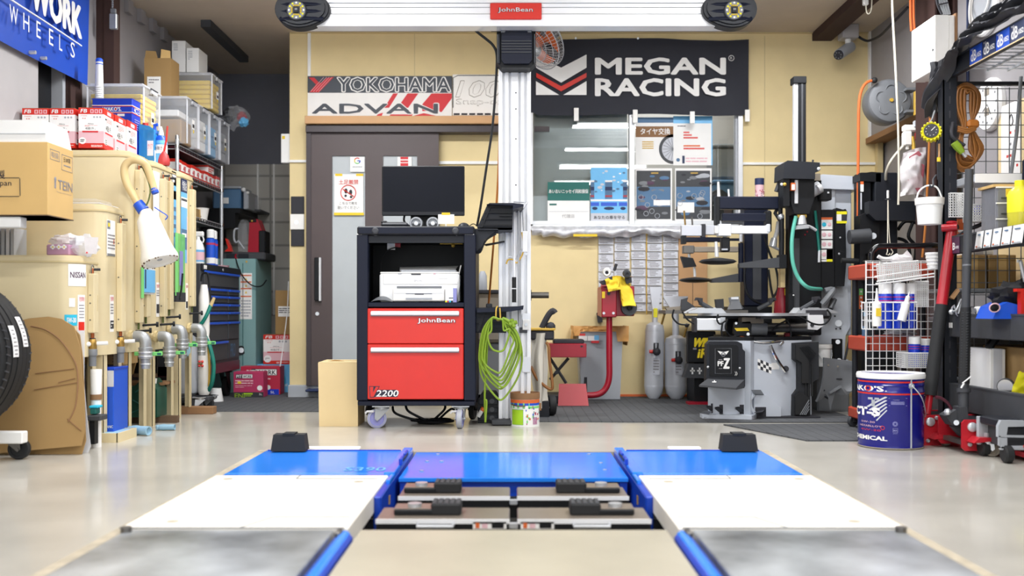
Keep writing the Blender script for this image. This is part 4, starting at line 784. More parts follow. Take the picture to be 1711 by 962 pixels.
g=G();g.box(-2.47,-2.17,5.8,6.03,ZT+.001,1.618,'card',.003);g.box(-2.47,-2.17,5.798,5.8,1.53,1.545,'card_lt');g.obj('brown_carton',label='brown carton hidden behind the blue tin under the nearest clear bin',cat='carton')
bin_(142,243,138,235,5.78,.27,YF(),'clear bin full of folded yellow cloths, nearest the camera behind the blue tin',GC)
RX,RY0,RY1=-2.2,6.51,7.5;s0=F/RY0
def rz(py,px):return wz(py,yx(px,RX))
zs1=1.735;XB=(-2.5,-2.135)
bin_(0,0,0,0,6.54,.235,[('card',.25,.9,0,.62),('paper',.2,.85,.64,.82),('grey_lt',.05,.22,0,.7)],'clear bin with a brown carton inside, first in the row on the wire rack',GC,(zs1,2.05),XB)
for k,(m,lb)in enumerate((('white','clear bin with pale contents, second in the row on the wire rack'),('sky','clear bin with bright blue packs, third in the row on the wire rack'),('grey_lt','clear bin with grey contents, last in the row on the wire rack'))):
 bin_(0,0,0,0,6.785+k*.24,.232,[(m,.3,.97,0,.8,3),('ylw' if k==2 else 'paper',.05,.28,0,.6,2)],lb,GC,(zs1,2.05),(XB[0],XB[1]+.002*k))
bin_(0,0,0,0,6.98,.24,YF(6),'clear bin of yellow cloths stacked on top of the bin row',GC,(2.052,2.31),(-2.47,-2.105))
# open carton and white boxes on top
t=thing('open_carton','small brown carton with raised flaps on the first clear bin','carton',(-2.3,6.66,2.052))
Y=6.57;x0,x1=wx(241,Y),wx(268,Y)
g=G();g.box(x0,x1+.07,Y,Y+.16,2.051,wz(97,Y),'card');g.obj('box',t)
g=G();z=wz(97,Y);g.add([(x0,Y+.01,z),(x1-.02,Y+.01,z),(x1-.03,Y-.0,z+.045),(x0+.01,Y,z+.05)],[(0,1,2,3)],'card');g.add([(x1,Y,z),(x1+.068,Y+.0,z),(x1+.062,Y+.01,z+.05),(x1+.002,Y+.01,z+.062)],[(0,1,2,3)],'card_lt');g.obj('flaps',t)
g=G();g.box(x0+.02,x1+.002,Y-.001,Y,2.06,wz(128,Y),'paper');g.lines(x0+.03,x1-.01,wz(140,Y),wz(131,Y),Y-.001,'ink_grey',2);g.obj('label_patch',t)
for k,(a,c,b,lb)in enumerate(((287,309.5,68,'tall white carton under the ceiling, left of two'),(311.5,332,80,'white carton under the ceiling, right of two'))):
 Y=7.0;t=thing('white_carton',lb,'carton',(wx((a+c)/2,Y),Y+.1,2.312),'white cartons on the top bin')
 g=G();g.box(wx(a,Y),wx(c,Y),Y,Y+.2,2.312,wz(b,Y),'white',.002);g.obj('box',t)
 g=G();g.lines(wx(a+3,Y),wx(a+10,Y),wz(b+20,Y),wz(b+4,Y),Y,'grey_lt',5);g.obj('print',t)
g=G();c=V(-2.3,7.62,1.5)
def crumple(g,c,r,m,seed,n=14,sc=(1,1,1),th=0):
 def f(u,v):
  a=2*PI*u;b=PI*v;d=V(math.cos(a)*math.sin(b),math.sin(a)*math.sin(b),-math.cos(b))
  k=1+.45*noise.noise(d*2.2+V(seed,0,0))+.25*noise.noise(d*5+V(0,seed,0))
  return(c.x+d.x*r*k*sc[0],c.y+d.y*r*k*sc[1],c.z+d.z*r*k*sc[2])
 g.surf(f,n*2,n,m);return g
t=thing('plastic_bag','crumpled clear plastic bag with red and blue scraps at the rack end','bag',(-2.1,7.58,2.05))
c=W(393,196,7.58);g=G();crumple(g,c,.1,'clear',3,12,(1,.6,.8));g.obj('bag',t)
g=G();crumple(g,c+V(.05,0,.0),.04,'red_dk',5,8);crumple(g,c+V(.07,-.02,-.04),.035,'sky',7,8);crumple(g,c+V(-.04,.0,.02),.05,'grey_dk',8,8);g.obj('scraps',t)
# ---- wire rack
t=thing('wire_rack','chrome wire shelf rack standing on the black tool chest','rack',(-2.35,7.0,.945))
for lx in(RX,-2.5):
 for ly in(RY0,RY1):
  g=G();g.cyl((lx,ly,.946),(lx,ly,1.78 if lx==RX and ly==RY0 else 1.728),.0125,'steel',n=12);g.cyl((lx,ly,1.755),(lx,ly,1.78),.015,'chrome',n=12)if lx==RX and ly==RY0 else None
  for z in(1.27,1.53,1.7):g.cyl((lx,ly,z),(lx,ly,z+.02),.017,'chrome',n=12)
  g.obj('post',t)
for z in(1.71,1.535,1.27):
 g=G();g.box(-2.5,RX,RY0,RY1,z-.004,z,'maroon' if z>1.7 else 'steel_dk')
 for zz in(z+.012,z-.018):g.tube([(RX,RY0,zz),(RX,RY1,zz)],.004,'steel');g.tube([(-2.5,RY0,zz),(RX,RY0,zz)],.004,'steel')
 n=34
 g.tube([(RX,RY0+(RY1-RY0)*i/n,z+(.012 if i%2 else-.018))for i in range(n+1)],.003,'grey_dk',5)
 g.obj('shelf',t)
for k in range(10):
 Y=6.55+k*.095;tt=thing('filter_box','small red and white box, number %d from the front in the row on the second rack shelf'%(k+1),'box',(RX-.05,Y+.04,1.5351),'small red and white boxes on the rack')
 tt['label']='small red and white box on the second rack shelf, %s from the camera'%'first second third fourth fifth sixth seventh eighth ninth tenth'.split()[k]
 hgt=.1-.004*(k%3);g=G();g.box(RX-.1,RX-.012,Y,Y+.085,1.5355,1.5355+hgt,'paper');g.box(RX-.1005,RX-.0115,Y-.0005,Y+.0855,1.5355,1.545+.02,'red');g.box(RX-.1005,RX-.0115,Y-.0005,Y+.0855,1.5355+hgt-.02,1.536+hgt,'red');g.obj('box',tt)
 g=G();g.text('40',Y+.02,Y+.07,1.565,1.605,RX-.0105,'red_logo','r',bold=.02);g.obj('print',tt)



t=thing('filter_box','larger red and white box lying on top of the small boxes at the rack end','box',(RX-.08,7.3,1.637));g=G();g.box(RX-.16,RX-.01,7.2,7.34,1.637,1.69,'paper');g.box(RX-.161,RX-.009,7.199,7.341,1.675,1.688,'red');g.obj('box',t);g=G();g.lines(7.21,7.33,1.64,1.67,RX-.01,'red',2,'r',e=.002);g.obj('print',t)
t=thing('white_tub','white plastic tub on the third rack shelf','tub',(RX-.05,6.8,1.27));g=G();c=W(352,353,7.2);g.lathe([(0,-.05),(.04,-.05),(.055,.045),(.058,.05),(.05,.05),(.036,-.04),(0,-.04)],(RX-.06,7.2,1.325),'white_w',n=20);g.obj('tub',t);g=G();g.text('OIL',RX-.08,RX-.04,1.31,1.34,7.2-.056,'ink');g.obj('print',t)
g=G();crumple(g,V(RX-.09,6.9,1.33),.07,'grey_lt',12,10,(1,1.3,.7));g.obj('grey_cloth',label='crumpled grey cloth on the third rack shelf',cat='cloth')
g=G();g.box(-2.45,-2.25,7.0,7.3,1.2715,1.36,'card',.003);g.box(-2.4515,-2.2485,7.13,7.17,1.2715,1.3605,'card_lt');g.obj('brown_carton',label='brown carton at the back of the third rack shelf',cat='carton')
# items on the tool chest
ZB=.946
t=thing('spray_bottle','white trigger spray bottle on the black tool chest','bottle',(RX+.09,6.72,ZB))
c=V(RX+.06,6.75,ZB);g=G();g.lathe([(0,0),(.04,0),(.042,.01),(.042,.11),(.03,.15),(.014,.17),(.014,.19),(0,.19)],c,'white',n=20);g.obj('body',t)
g=G();g.box(c.x-.02,c.x+.04,c.y-.012,c.y+.012,ZB+.19,ZB+.225,'white',.006);g.tube([c+V(.03,0,.2),c+V(.04,0,.17),c+V(.034,0,.15)],.005,'white',6);g.obj('trigger',t)
g=G();g.lathe([(.0425,.02),(.0425,.1)],c,'sky',n=20);g.lathe([(.043,.03),(.043,.085)],c,'pink',n=20);g.obj('label_wrap',t)
t=thing('aerosol_can','blue and white spray can on the black tool chest','can',(RX+.08,6.95,ZB));c=V(RX+.07,7.0,ZB);g=G();g.lathe([(0,0),(.033,0),(.033,.12),(.033,.19),(.02,.2),(0,.2)],c,'blue',n=18);g.lathe([(.0335,.02),(.0335,.06)],c,'paper',n=18);g.lathe([(.0335,.15),(.0336,.165)],c,'magenta',n=18);g.obj('body',t);g=G();g.lathe([(.028,.2),(.028,.25),(.02,.26),(0,.26)],c,'white',n=16);g.obj('cap',t)
t=clone(t,(-.015,.11,0),'blue and white spray can farther back on the tool chest');tag(t,group='spray cans on the tool chest')
g=G();g.lathe([(0,0),(.07,0),(.08,.018),(.075,.018),(.066,.004),(0,.004)],(RX+.05,7.25,ZB),'pink',n=20);g.obj('pink_dish',label='pale pink dish on the tool chest',cat='dish')
g=G();[crumple(g,V(RX-.06,6.7+.1*i,ZB+.23),.05,m,20+i,8,(1,1,.6))for i,m in enumerate(('ylw_hi','olive','green_dk','olive'))];g.box(-2.35,RX-.02,6.62,7.1,ZB,ZB+.2,'grey_dk',.01);g.obj('glove_heap',label='heap of green and yellow gloves in a dark tray behind the spray bottle',cat='gloves',kind='stuff')
# ---- tool chest
TX,TY0,TY1=-2.05,6.52,7.44
t=thing('tool_chest','black roller tool chest with blue drawer handles beside the oil tanks','tool chest',(-2.28,6.98,0))
g=G();g.box(-2.5,TX,TY0,TY1,.2,.945,'grey_dk',.006);g.box(-2.5,TX+.004,TY0,TY1,.2,.27,'maroon',.003);g.box(TX,TX+.012,TY0,TY1,.9,.945,'blk_pl',.003);g.obj('body',t)
rows=[(.8,.9,None),(.745,.785,1),(.69,.735,1),(.635,.68,1),(.565,.625,1),(.43,.555,1),(.29,.42,2)]
for z0,z1,sp in rows:
 cols=[(TY0+.05,TY1-.04)]if sp is None else[(TY0+.05,7.1),(7.13,TY1-.04)]if sp==1 else[(TY0+.05,7.1)]
 for a,b in cols:
  g=G();g.box(TX,TX+.01,a,b,z0,z1,'grey_dk',.002);d=g.obj('drawer',t);g=G();g.box(TX+.006,TX+.02,a,b,z1-.016,z1,'blue',.003);g.obj('handle',d,label='blue drawer handle')
g=G();g.box(TX,TX+.008,7.13,TY1-.04,.29,.42,'grey_dk');g.text('PRO',7.18,7.3,.3,.4,TX+.01,'steelblue','r');g.obj('side_panel',t)
g=G();g.cyl((TX+.012,6.98,.92),(TX+.016,6.98,.92),.01,'steel');g.box(TX+.012,TX+.014,TY0+.03,TY0+.09,.91,.935,'paper');g.obj('lock',t)
for y in(TY0+.1,TY1-.1):caster(t,TX-.08,y,.2,.075,'rubber','black',90)
for y in(TY0+.1,TY1-.1):caster(t,-2.42,y,.2,.075,'rubber','black',90)
# ---- alcove: green cabinet and things on it, boxes
Y=7.65
t=thing('green_cabinet','tall pale green steel cabinet at the back of the alcove','cabinet',(-2.24,7.9,0))
x1=wx(427,Y);g=G();g.box(-2.5,x1,Y,8.15,.0,1.035,'teal_cab',.006);g.box(x1-.1,x1-.095,Y-.001,Y,.03,1.0,'teal_bot');g.obj('body',t)
g=G();g.pb(401,456,421,533,Y-.001,.001,'paper')
for py in(459,470,481,494):g.pb(402,py,420,py+2,Y-.002,.001,'orange')
for py in(464,475,486):g.pp([(409,py+4),(413,py+4),(411,py)],Y-.002,.001,'ylw')
g.lines(wx(403,Y),wx(419,Y),wz(530,Y),wz(500,Y),Y-.001,'grey_lt',6);g.obj('warning_sheet',t)
g=G();g.cyl(W(403,585,Y-.006),W(403,585,Y),.035,'black');g.cyl(W(403,585,Y-.01),W(403,585,Y-.006),.02,'steel');g.obj('port',t)
g=G();g.cyl(W(412,437,Y-.005),W(412,437,Y),.008,'gold',n=8);g.obj('lock',t)
g=G();g.tube([W(394,432,Y),W(398,445,Y-.02),W(406,462,Y-.03),W(420,476,Y-.03),W(436,478,Y),W(445,468,Y+.1)],.005,'black',6,4);g.obj('black_cable',label='thin black cable hanging down the green cabinet',cat='cable')
t=thing('jump_starter','upright red and black carrying case on the green cabinet','case',(wx(428,7.75),7.8,1.037));Y=7.72
zb_=1.13
g=G();g.pp([(414,422),(440,422),(440,392),(430,366),(417,366)],Y,.14,'red_dk');g.obj('case',t)
g=G();g.pb(432,385,443,422,Y-.01,.16,'black',.006);g.pb(416,366,428,371,Y-.006,.02,'black',.003);g.ball(W(421,369,Y-.01),.008,'gold',8);g.obj('side_pocket',t)
g=G();g.pb(372,421,443,434,7.7,.35,'grey_dk',.01);g.pb(378,424,392,432,7.69,.01,'blk_pl');g.pb(398,424,415,432,7.69,.01,'blk_pl');g.tube([W(395,424,7.69),W(393,429,7.69),W(397,433,7.69)],.006,'red_dk',6,3);g.obj('battery_charger',label='flat dark charger under the red case on the green cabinet',cat='charger')
t=thing('water_jug','clear jug with a white handle left of the red case','jug',(wx(405,7.8),7.82,1.13));Y=7.8
g=G();g.pp([(398,420),(413,420),(413,378),(407,366),(402,368),(397,380)],Y,.12,'clear');g.obj('body',t)
g=G();g.tube([W(398,382,Y),W(392,384,Y),W(391,398,Y),W(394,405,Y),W(399,402,Y)],.008,'grey_lt',8,4);g.tube([W(398,402,Y),W(408,416,Y)],.007,'grey_lt');g.obj('handle',t)
g=G();g.pp([(375,420),(387,420),(384,410),(379,399),(376,398),(381,414)],7.68,.05,'red');g.obj('red_hook',label='small bright red hook tool on the charger',cat='tool')
g=G();g.box(-2.5,wx(412,8.2),8.0,8.55,1.42,1.46,'black');g.box(-2.5,wx(404,8.2),8.0,8.1,1.3,1.42,'black');g.box(-2.5,-2.47,8.0,8.55,1.2,1.42,'black');g.obj('wall_shelf',label='dark wall shelf in the alcove above the green cabinet',cat='shelf')
t=thing('tote','blue tote with a grey lid on the alcove shelf','tote',(-2.3,8.2,1.46));Y=8.1;g=G();g.box(-2.45,wx(402,Y),Y,Y+.3,1.461,wz(315,Y),'steelblue',.01);g.obj('tub',t);g=G();g.box(-2.46,wx(404,Y),Y-.01,Y+.31,wz(315,Y),wz(311,Y),'grey_lt',.006);g.pb(370,330,382,340,Y-.012,.002,'paper');g.obj('lid',t)
t=thing('tote','pale grey box with white latches right of the blue tote','tote',(wx(410,8.1),8.3,1.46));g=G();g.box(wx(404,Y)+.012,wx(415,Y),Y,Y+.3,1.461,wz(319,Y),'grey_lt',.006);g.obj('tub',t);g=G();g.ball(W(407,317,Y),.02,'white',8);g.ball(W(414,322,Y),.014,'white',8);g.obj('latch',t)
g=G();Y=7.7;g.pb(417,328,432,350,8.3,.1,'clear',.01);g.box(wx(412,8.3),wx(436,8.3),8.29,8.59,wz(353,8.3),wz(350,8.3),'grey_dk');g.obj('clear_box',label='small clear box on a bracket beside the alcove shelf',cat='box')
def box_thing(name,lab,cat,x0,x1,y0,y1,z0,z1,m,prints,grp=None):
 t=thing(name,lab,cat,((x0+x1)/2,(y0+y1)/2,z0),grp);g=G();g.box(x0,x1,y0,y1,z0,z1,m,.002);g.obj('box',t);g=G();prints(g);g.obj('print',t);return t
Y=7.22;p=Y-.001
def pr(g):
 g.pb(390,655,440,665.5,p,.001,'ink');g.pb(394,625,422,632,p,.001,'ink');g.pt('PIT',395,626,404,631,p-.001,'white',bold=.03);g.pb(405,625.5,421.5,631.5,p-.0005,.0005,'paper');g.pt('WORK',406,626.2,421,631,p-.001,'ink',bold=.03)
 g.lines(wx(393,Y),wx(423,Y),wz(642,Y),wz(634,Y),Y-.001,'pink',2);g.pb(397,637,403,641,p-.001,.001,'ylw');g.lines(wx(393,Y),wx(421,Y),wz(648,Y),wz(643,Y),Y-.001,'pink',2,fill=.3);g.lathe([(0,0),(.019,0),(.019,.001),(0,.001)],W(434,648,Y-.002),'paper',(0,1,0),16)
 g.pt('EN',392,657,406,664.5,p-.001,'cord',bold=.04);g.pb(407,656.5,422,659,p-.001,.001,'lime');g.lines(wx(407,Y),wx(420,Y),wz(664.5,Y),wz(660,Y),Y-.001,'lime',2);g.pt('5L',433,657,438,660,p-.001,'paper')
box_thing('coolant_box','magenta carton with a black lower band on the floor, front of the alcove','carton',wx(390,Y),wx(440,Y),Y,Y+.13,.007,wz(621,Y),'magenta',pr,'magenta cartons')
Y2=7.46
def pr(g):q=Y2-.001;g.pb(420,616,463,627,q,.001,'ink');g.pt('PIT',412,618,426,626,q-.001,'white',bold=.03);g.pb(427,617,462,626.5,q-.0005,.0005,'paper');g.pt('WORK',428,618,461,626,q-.001,'ink',bold=.03);g.pb(402,650,466,663,q,.001,'blue_tin');g.pt('5L',452,653,459,657,q-.001,'paper');g.lathe([(0,0),(.018,0),(.018,.001),(0,.001)],W(448,647,Y2-.002),'paper',(0,1,0),16);g.lines(wx(443,Y2),wx(452,Y2),wz(640,Y2),wz(630,Y2),Y2-.001,'pink',2)
box_thing('coolant_box','crimson carton with a blue lower band behind the magenta one','carton',wx(402,Y2),wx(468,Y2),Y2,Y2+.14,.007,wz(612,Y2),'crimson',pr,'magenta cartons')
Y3=7.68;zc=.22
def pr(g):g.tube([W(469,620,Y3-.002),W(476,630,Y3-.002),W(475,645,Y3-.002)],.004,'cyan',5,3);g.lines(wx(470,Y3),wx(480,Y3),wz(648,Y3),wz(642,Y3),Y3-.001,'paper',2);g.text('NUT',wx(470,Y3),wx(481,Y3),.05,.07,Y3-.001,'white')
box_thing('blue_carton','bright blue carton at the right wall of the alcove','carton',-1.98,-1.655,Y3,Y3+.25,.002,zc,'sky',pr)
Y4=7.7
t=carton('battery_carton',440,559,484,520-(zc+.002-H)*F/Y4,Y4,.16,0,'red and white battery carton on the floor stack in the alcove','x');del t['group']
zz=wz(559,Y4)
def pr(g):q=7.85;g.box(wx(465,7.75),-1.655,7.7485,7.75,zz+.14,zz+.22,'paper');g.lines(wx(466,7.75),-1.66,zz+.15,zz+.21,7.7485,'ink',4)
box_thing('tall_carton','brown carton with a white address label on top of the alcove stack','carton',wx(460,7.75),-1.655,7.75,7.86,zz+.002,wz(485,7.75),'card',pr)
g=G();g.tube([W(482,470,7.6),W(480,520,7.55),W(474,570,7.5),W(470,600,7.45),W(468,612,7.44)],.004,'white',6,4);g.obj('power_cable',label='thin white cord hanging at the alcove corner',cat='cord')
g=G();g.lathe([(0,0),(.05,0),(.035,.09),(.028,.09),(.04,.006),(0,.006)],V(wx(361,6.9),6.9,.007),'white',n=18);g.obj('white_cup',label='white plastic cup on the floor under the tool chest',cat='cup')
# ---- oil drainer beside the chest
t=thing('oil_drainer','white wheeled oil drainer with a green hose behind the farthest tank','oil drainer',(-1.98,6.33,0))
Y=6.33
c=V(wx(307,Y),Y,0);g=G();g.lathe([(0,.09),(.06,.09),(.088,.115),(.094,.15),(.094,.42),(.08,.46),(.03,.5),(0,.5)],c,'grey_lt',n=28);g.obj('tank',t,label='grey pressure vessel')
c2=V(wx(341,Y),Y-.0,0);g=G();g.lathe([(0,.1),(.03,.1),(.038,.12),(.038,.44),(.03,.47),(.034,.5),(.034,.72),(.02,.8),(0,.8)],c2,'white_w',n=24);g.obj('column',t,label='white measuring tube')
g=G();g.box(c.x-.1,c2.x+.06,Y-.1,Y+.08,.07,.095,'grey_dk',.004);g.obj('base',t)
g=G();g.tube([W(352,510,Y-.04),W(345,527,Y-.06),W(335,542,Y-.06),W(318,553,Y-.08),W(296,565,Y-.1)],.012,'teal',8,4);g.tube([W(343,562,Y-.03),W(351,580,Y-.04),W(357,610,Y-.04),W(354,640,Y-.03),W(346,655,Y)],.013,'teal',8,4);g.obj('hose',t,label='green hose')
g=G();g.cyl(W(352,511,Y-.04),W(358,497,Y-.04),.012,'hose_beige',.009,12);g.obj('nozzle',t)
g=G();g.tube([W(347,575,Y-.02),W(350,610,Y-.02),W(349,645,Y-.02)],.007,'gold',8,3);g.tube([W(336,470,Y),W(338,458,Y),W(346,456,Y),W(349,470,Y),W(352,500,Y-.01)],.006,'black',8,3);g.obj('lever',t)
g=G();[g.ball(W(335+i,604+7*j,Y-.045),.009,'red',8)for i in(-2,3)for j in(0,1)];g.cyl(W(330,608,Y-.045),W(338,608,Y-.045),.004,'brass',n=8);g.obj('valve',t,label='red valve handle')
for px,dg in((342,200),(350,180)):caster(t,wx(px,Y),Y-.09+(.12 if px>345 else 0),.095,.042,'grey_dk','steel',dg)
caster(t,c.x-.06,Y,.095,.042,'grey_dk','steel',200)
g=G();crumple(g,V(wx(303,5.95)+.02,5.98,.405),.03,'blue_rag',31,8,(.8,.6,1.6));g.obj('hanging_rag',label='pale rag hanging from an elbow pipe of the farthest tank',cat='rag')
# ---- under the tanks
t=thing('green_can','dark green fuel can lying under the tall tanks','can',(-2.05,5.6,.04))
Y=5.56;g=G();g.pp([(213,697),(262,697),(262,652),(256,642),(250,634),(236,634),(225,645),(213,646)],Y,.16,'green_can');g.obj('body',t)
g=G();g.tube([W(218,690,Y-.001),W(242,680,Y-.001),W(222,668,Y-.001)],.004,'green_dk',5);g.tube([W(226,655,Y-.001),W(245,642,Y-.001)],.004,'green_dk',5);g.obj('ridges',t)
g=G();g.cyl(W(256,641,Y+.05),W(257,632,Y+.05),.018,'white',n=12);g.obj('cap',t)
g=G();g.tube([W(213,634,Y-.02),W(216,640,Y-.02),W(218,655,Y-.02),W(213,664,Y-.02)],.003,'grey_lt',6,3);g.obj('handle',t)
t=thing('tin_box','blue square tin with white band standing between the tank legs','tin',(wx(182,5.05),5.1,.0));Y=4.86
g=G();g.box(wx(150,Y),wx(190,Y),Y,Y+.18,.03,wz(614,Y),'blue',.004);g.pb(150,614,191,618,Y-.002,.18,'blue_dark',.003);g.obj('can',t)
g=G();g.pb(151,619,190,646,Y-.001,.001,'paper_grey');g.pt('BLANC',172,710.5,189,715,Y-.001,'white',bold=.02);g.pb(171,664,175,671,Y-.001,.001,'paper');g.obj('print',t)
t=thing('cardboard_tray','brown cardboard box with Japanese writing under the middle tank','box',(-2.2,4.95,.3));Y=4.95
g=G();g.box(-2.45,wx(192,Y),Y+.1,Y+.3,.36,.418,'card');g.obj('box',t);g=G();g.text('三種',wx(174,Y),wx(189,Y),.37,.41,Y+.098,'ink');g.obj('print',t)
t=thing('open_box','open brown box above the green can under the tanks','box',(-2.2,5.6,.25));Y=5.55
g=G();g.box(-2.4,wx(262,Y),Y+.1,Y+.3,.21,.225,'wood');g.pp([(213,600),(226,605),(221,625),(213,629)],Y+.02,.02,'card');g.pb(222,624,262,630,Y+.1,.01,'wood_dk');g.obj('tray',t);g=G();g.pb(226,596,262,624,Y+.25,.02,'black');g.obj('lid',t)
g=G();Y=5.9;g.pp([(279,625),(287,624),(298,648),(280,654)],Y,.05,'card_pale');g.pb(280,655,288,682,Y,.04,'card_lt');g.obj('card_pieces',label='pale cardboard piece leaning under the tanks beside the drainer',cat='cardboard')
t=thing('paper_roll','white cardboard tube standing beside the first tank leg with brown tape','tube',(wx(155,4.6),4.62,0));Y=4.6
c=V(wx(156,Y),Y+.03,0);g=G();g.lathe([(0,0),(.024,0),(.022,.18),(.026,.36),(0,.36)],c,'paper',n=18);g.obj('tube',t);g=G();g.lathe([(.0262,.22),(.0262,.245)],c,'wood',n=18);g.obj('tape',t)
g=G();Y=4.55;g.pb(148,678,163,682,Y,.06,'cyan',.003);g.pb(150,682,160,692,Y+.005,.05,'green_dk',.003);g.pb(145,694,168,703,Y-.01,.08,'grey_dk',.004);g.pb(149,703,158,742,Y,.04,'black');g.obj('small_stool',label='small black stand with a teal dish in front of the first tank leg',cat='stand')
t=thing('drip_tray','shallow beige tray on the floor at the foot of the middle tank','tray',(-1.98,4.93,0));g=G();z=.045
g.box(-2.2,-1.9,4.78,5.0,.0,.006,'tank');[g.box(*b,0,z,'tank')for b in((-2.2,-1.9,4.775,4.785),(-2.2,-1.9,4.995,5.005),(-1.905,-1.895,4.775,5.005),(-2.205,-2.195,4.775,5.005))];g.obj('tray',t);g=G();g.box(-2.19,-1.91,4.79,4.99,.006,.043,'blue_rag',.004);g.obj('paper_pad',t)
def rag(P,r,lab):
 L=(V(*P[1])-V(*P[0])).length
 t=thing('shop_towel',lab,'towel',P[0],'rolled blue shop towels');g=G();g.lathe([(.0,.0),(r*.9,.0),(r*1.05,.25*L),(r*.95,.5*L),(r,L),(r*.75,L),(r*.6,.9*L),(.0,.85*L)],V(*P[0])+V(0,0,r),'blue_rag',V(*P[1])-V(*P[0]),14);g.obj('roll',t);g=G();crumple(g,V(*P[0])+V(-.01,0,r*.9),r*.85,'blue_rag',41,6);g.obj('fold',t)
y=fy=H*F/(727-HY)
rag(((wx(217,5.05),5.08,.001),(wx(250,5.05),5.04,.001)),.024,'rolled blue shop towel lying nearer on the floor before the tanks')
rag(((wx(265,5.25),5.27,.001),(wx(290,5.25),5.27,.001)),.016,'flat folded blue shop towel lying farther back by the tank leg')
# ---- glass lid and bag on the low tanks
t=thing('plastic_tray','clear plastic tray lying upside down on the middle height tank','lid',(-2.06,4.92,1.148));g=G();g.box(-2.3,-1.995,4.8,5.03,1.149,1.155,'sheet',.002);g.box(-2.28,-2.02,4.82,5.01,1.155,1.176,'clear',.006);g.obj('lid',t)
t=thing('tissue_box','lilac tissue packet with white flowers on the low tank','tissue box',(wx(100,4.55),4.6,.886));Y=4.56
g=G();g.pb(77,408,116,520-(.886-H)*F/4.56,Y,.1,'lilac',.006);g.obj('box',t);g=G()
for px in(88,98,107):
 for a in range(4):g.ball(W(px+2.6*math.cos(a*PI/2),412.5+2.2*math.sin(a*PI/2),Y-.001),.006,'white',6,(1,.15,1))
 g.ball(W(px,412.5,Y-.002),.004,'ylw',6,(1,.2,1))
g.obj('flowers',t)
t=thing('tissue_bag','crumpled white and pink plastic bag on the low tank','bag',(wx(130,4.6),4.62,.886))
g=G();crumple(g,W(140,411,4.63),.055,'sheet',51,14,(1.2,.9,.85));g.pp([(140,397),(163,396),(160,424),(143,424)],4.56,.01,'film');g.pp([(143,423),(147,423),(145,420)],4.555,.003,'red');g.obj('bag',t)
g=G();crumple(g,W(110,402,4.68),.05,'film',55,14,(1.5,.8,.55));g.obj('pink_film',t)
g=G()
for i in range(9):g.box(-2.5+i*.022,-2.485+i*.022,4.6,4.72,.886,.886+.13,'paper_grey' if i%2 else 'grey_lt')
g.obj('folded_sheets',label='row of upright white folded sheets on the low tank',cat='sheets',kind='stuff')
# ---- tyre rack, TEIN box, tyre, cardboard sheets (near left edge)
t=thing('tyre_rack','white wheeled rack at the left edge holding the tyre and the brown box','rack',(-2.35,4.15,0))
g=G();z=wz(690,4.15);x1=wx(43,4.2)
g.box(-2.9,x1,4.17,4.22,.075,.125,'white',.004);g.box(-2.9,x1,3.9,3.95,.075,.125,'white',.004);g.box(-2.9,-2.86,3.9,4.22,.075,.125,'white');g.obj('base_frame',t)
g=G();xb=wx(47,4.35);g.box(-2.9,xb,4.28,4.34,.99,1.038,'white',.004);g.box(-2.9,xb-.12,4.1,4.14,.99,1.03,'white',.004);g.box(-2.62,-2.56,4.1,4.34,.99,1.03,'white');g.obj('upper_arm',t)
g=G();g.box(-2.9,-2.84,4.1,4.34,.1,1.04,'white');g.obj('upright',t)
caster(t,wx(34,4.3)+.0,4.24,.1,.045,'rubber','steel_dk',5);caster(t,-2.8,4.2,.1,.045,'rubber','steel_dk',20);caster(t,-2.8,3.93,.1,.045,'rubber','steel_dk',20)
t=thing('tyre','black car tyre with white paper labels on the white rack','tyre',(-2.36,4.07,.125))
tc=V(-2.345,3.98,.126+.325)
g=G();R_=.325;prf=[(.2,-.09),(.25,-.11),(.3,-.105),(.316,-.09)]
w=.1
for k in range(5):
 a=-w*.86+k*w*.4;prf+=[(R_-.004*abs(k-2)/2,a-.012+.0),(R_-.004*abs(k-2)/2,a+.012+.01)]
 if k<4:prf+=[(R_-.012,a+.023),(R_-.012,a+.028)]
prf+=[(.316,.09),(.3,.105),(.25,.11),(.2,.09),(.19,.0),(.2,-.09)]
g.lathe(prf,tc+V(0,.1,0),'rubber',(0,1,0),72)
g.obj('tread',t)
g=G()
for i in range(60):
 a=2*PI*i/60
 for s_ in(-1,1):
  q=tc+V(math.cos(a)*(R_-.004),.1+s_*.078,math.sin(a)*(R_-.004));q2=tc+V(math.cos(a+.02)*(R_-.006),.1+s_*.1,math.sin(a+.02)*(R_-.006));g.tube([q,q2],.004,'grey_dk',4)
g.obj('tread_grooves',t,kind='stuff')
def tl(y,a0,a1,w):
 g=G();n=8;r=R_+.0015;P=[]
 for i in range(n+1):
  a=a0+(a1-a0)*i/n
  P+=[tc+V(math.cos(a)*r,y-w/2,math.sin(a)*r),tc+V(math.cos(a)*r,y+w/2,math.sin(a)*r)]
 g.add(P,[(2*i,2*i+1,2*i+3,2*i+2)for i in range(n)],'paper')
 r+=.0012
 for i in range(7):
  a=a0+(a1-a0)*(i+.6)/8;w2=w*R.uniform(.2,.36)
  q=[tc+V(math.cos(aa)*r,y+d,math.sin(aa)*r)for aa in(a,a+.015)for d in(-w2,w2)];g.add(q,[(0,1,3,2)],'ink_grey')
 g.obj('paper_label',t,label='white paper label on the tread')
tl(.145,.1,.5,.04);tl(.06,-.02,.38,.045)
t=thing('carton_box','large brown carton printed in dark ink on the white rack at the left edge','carton',(-2.25,4.39,1.04))
Y=4.27;zb_,zt_=1.0405,wz(237,Y);x1=wx(80,Y)
g=G();g.box(-2.62,x1,Y,Y+.245,zb_,zt_,'card_lt',.002);g.box(-2.62,x1+.002,Y-.002,Y+.247,zb_,zb_+.004,'wood_dk');g.obj('box',t)
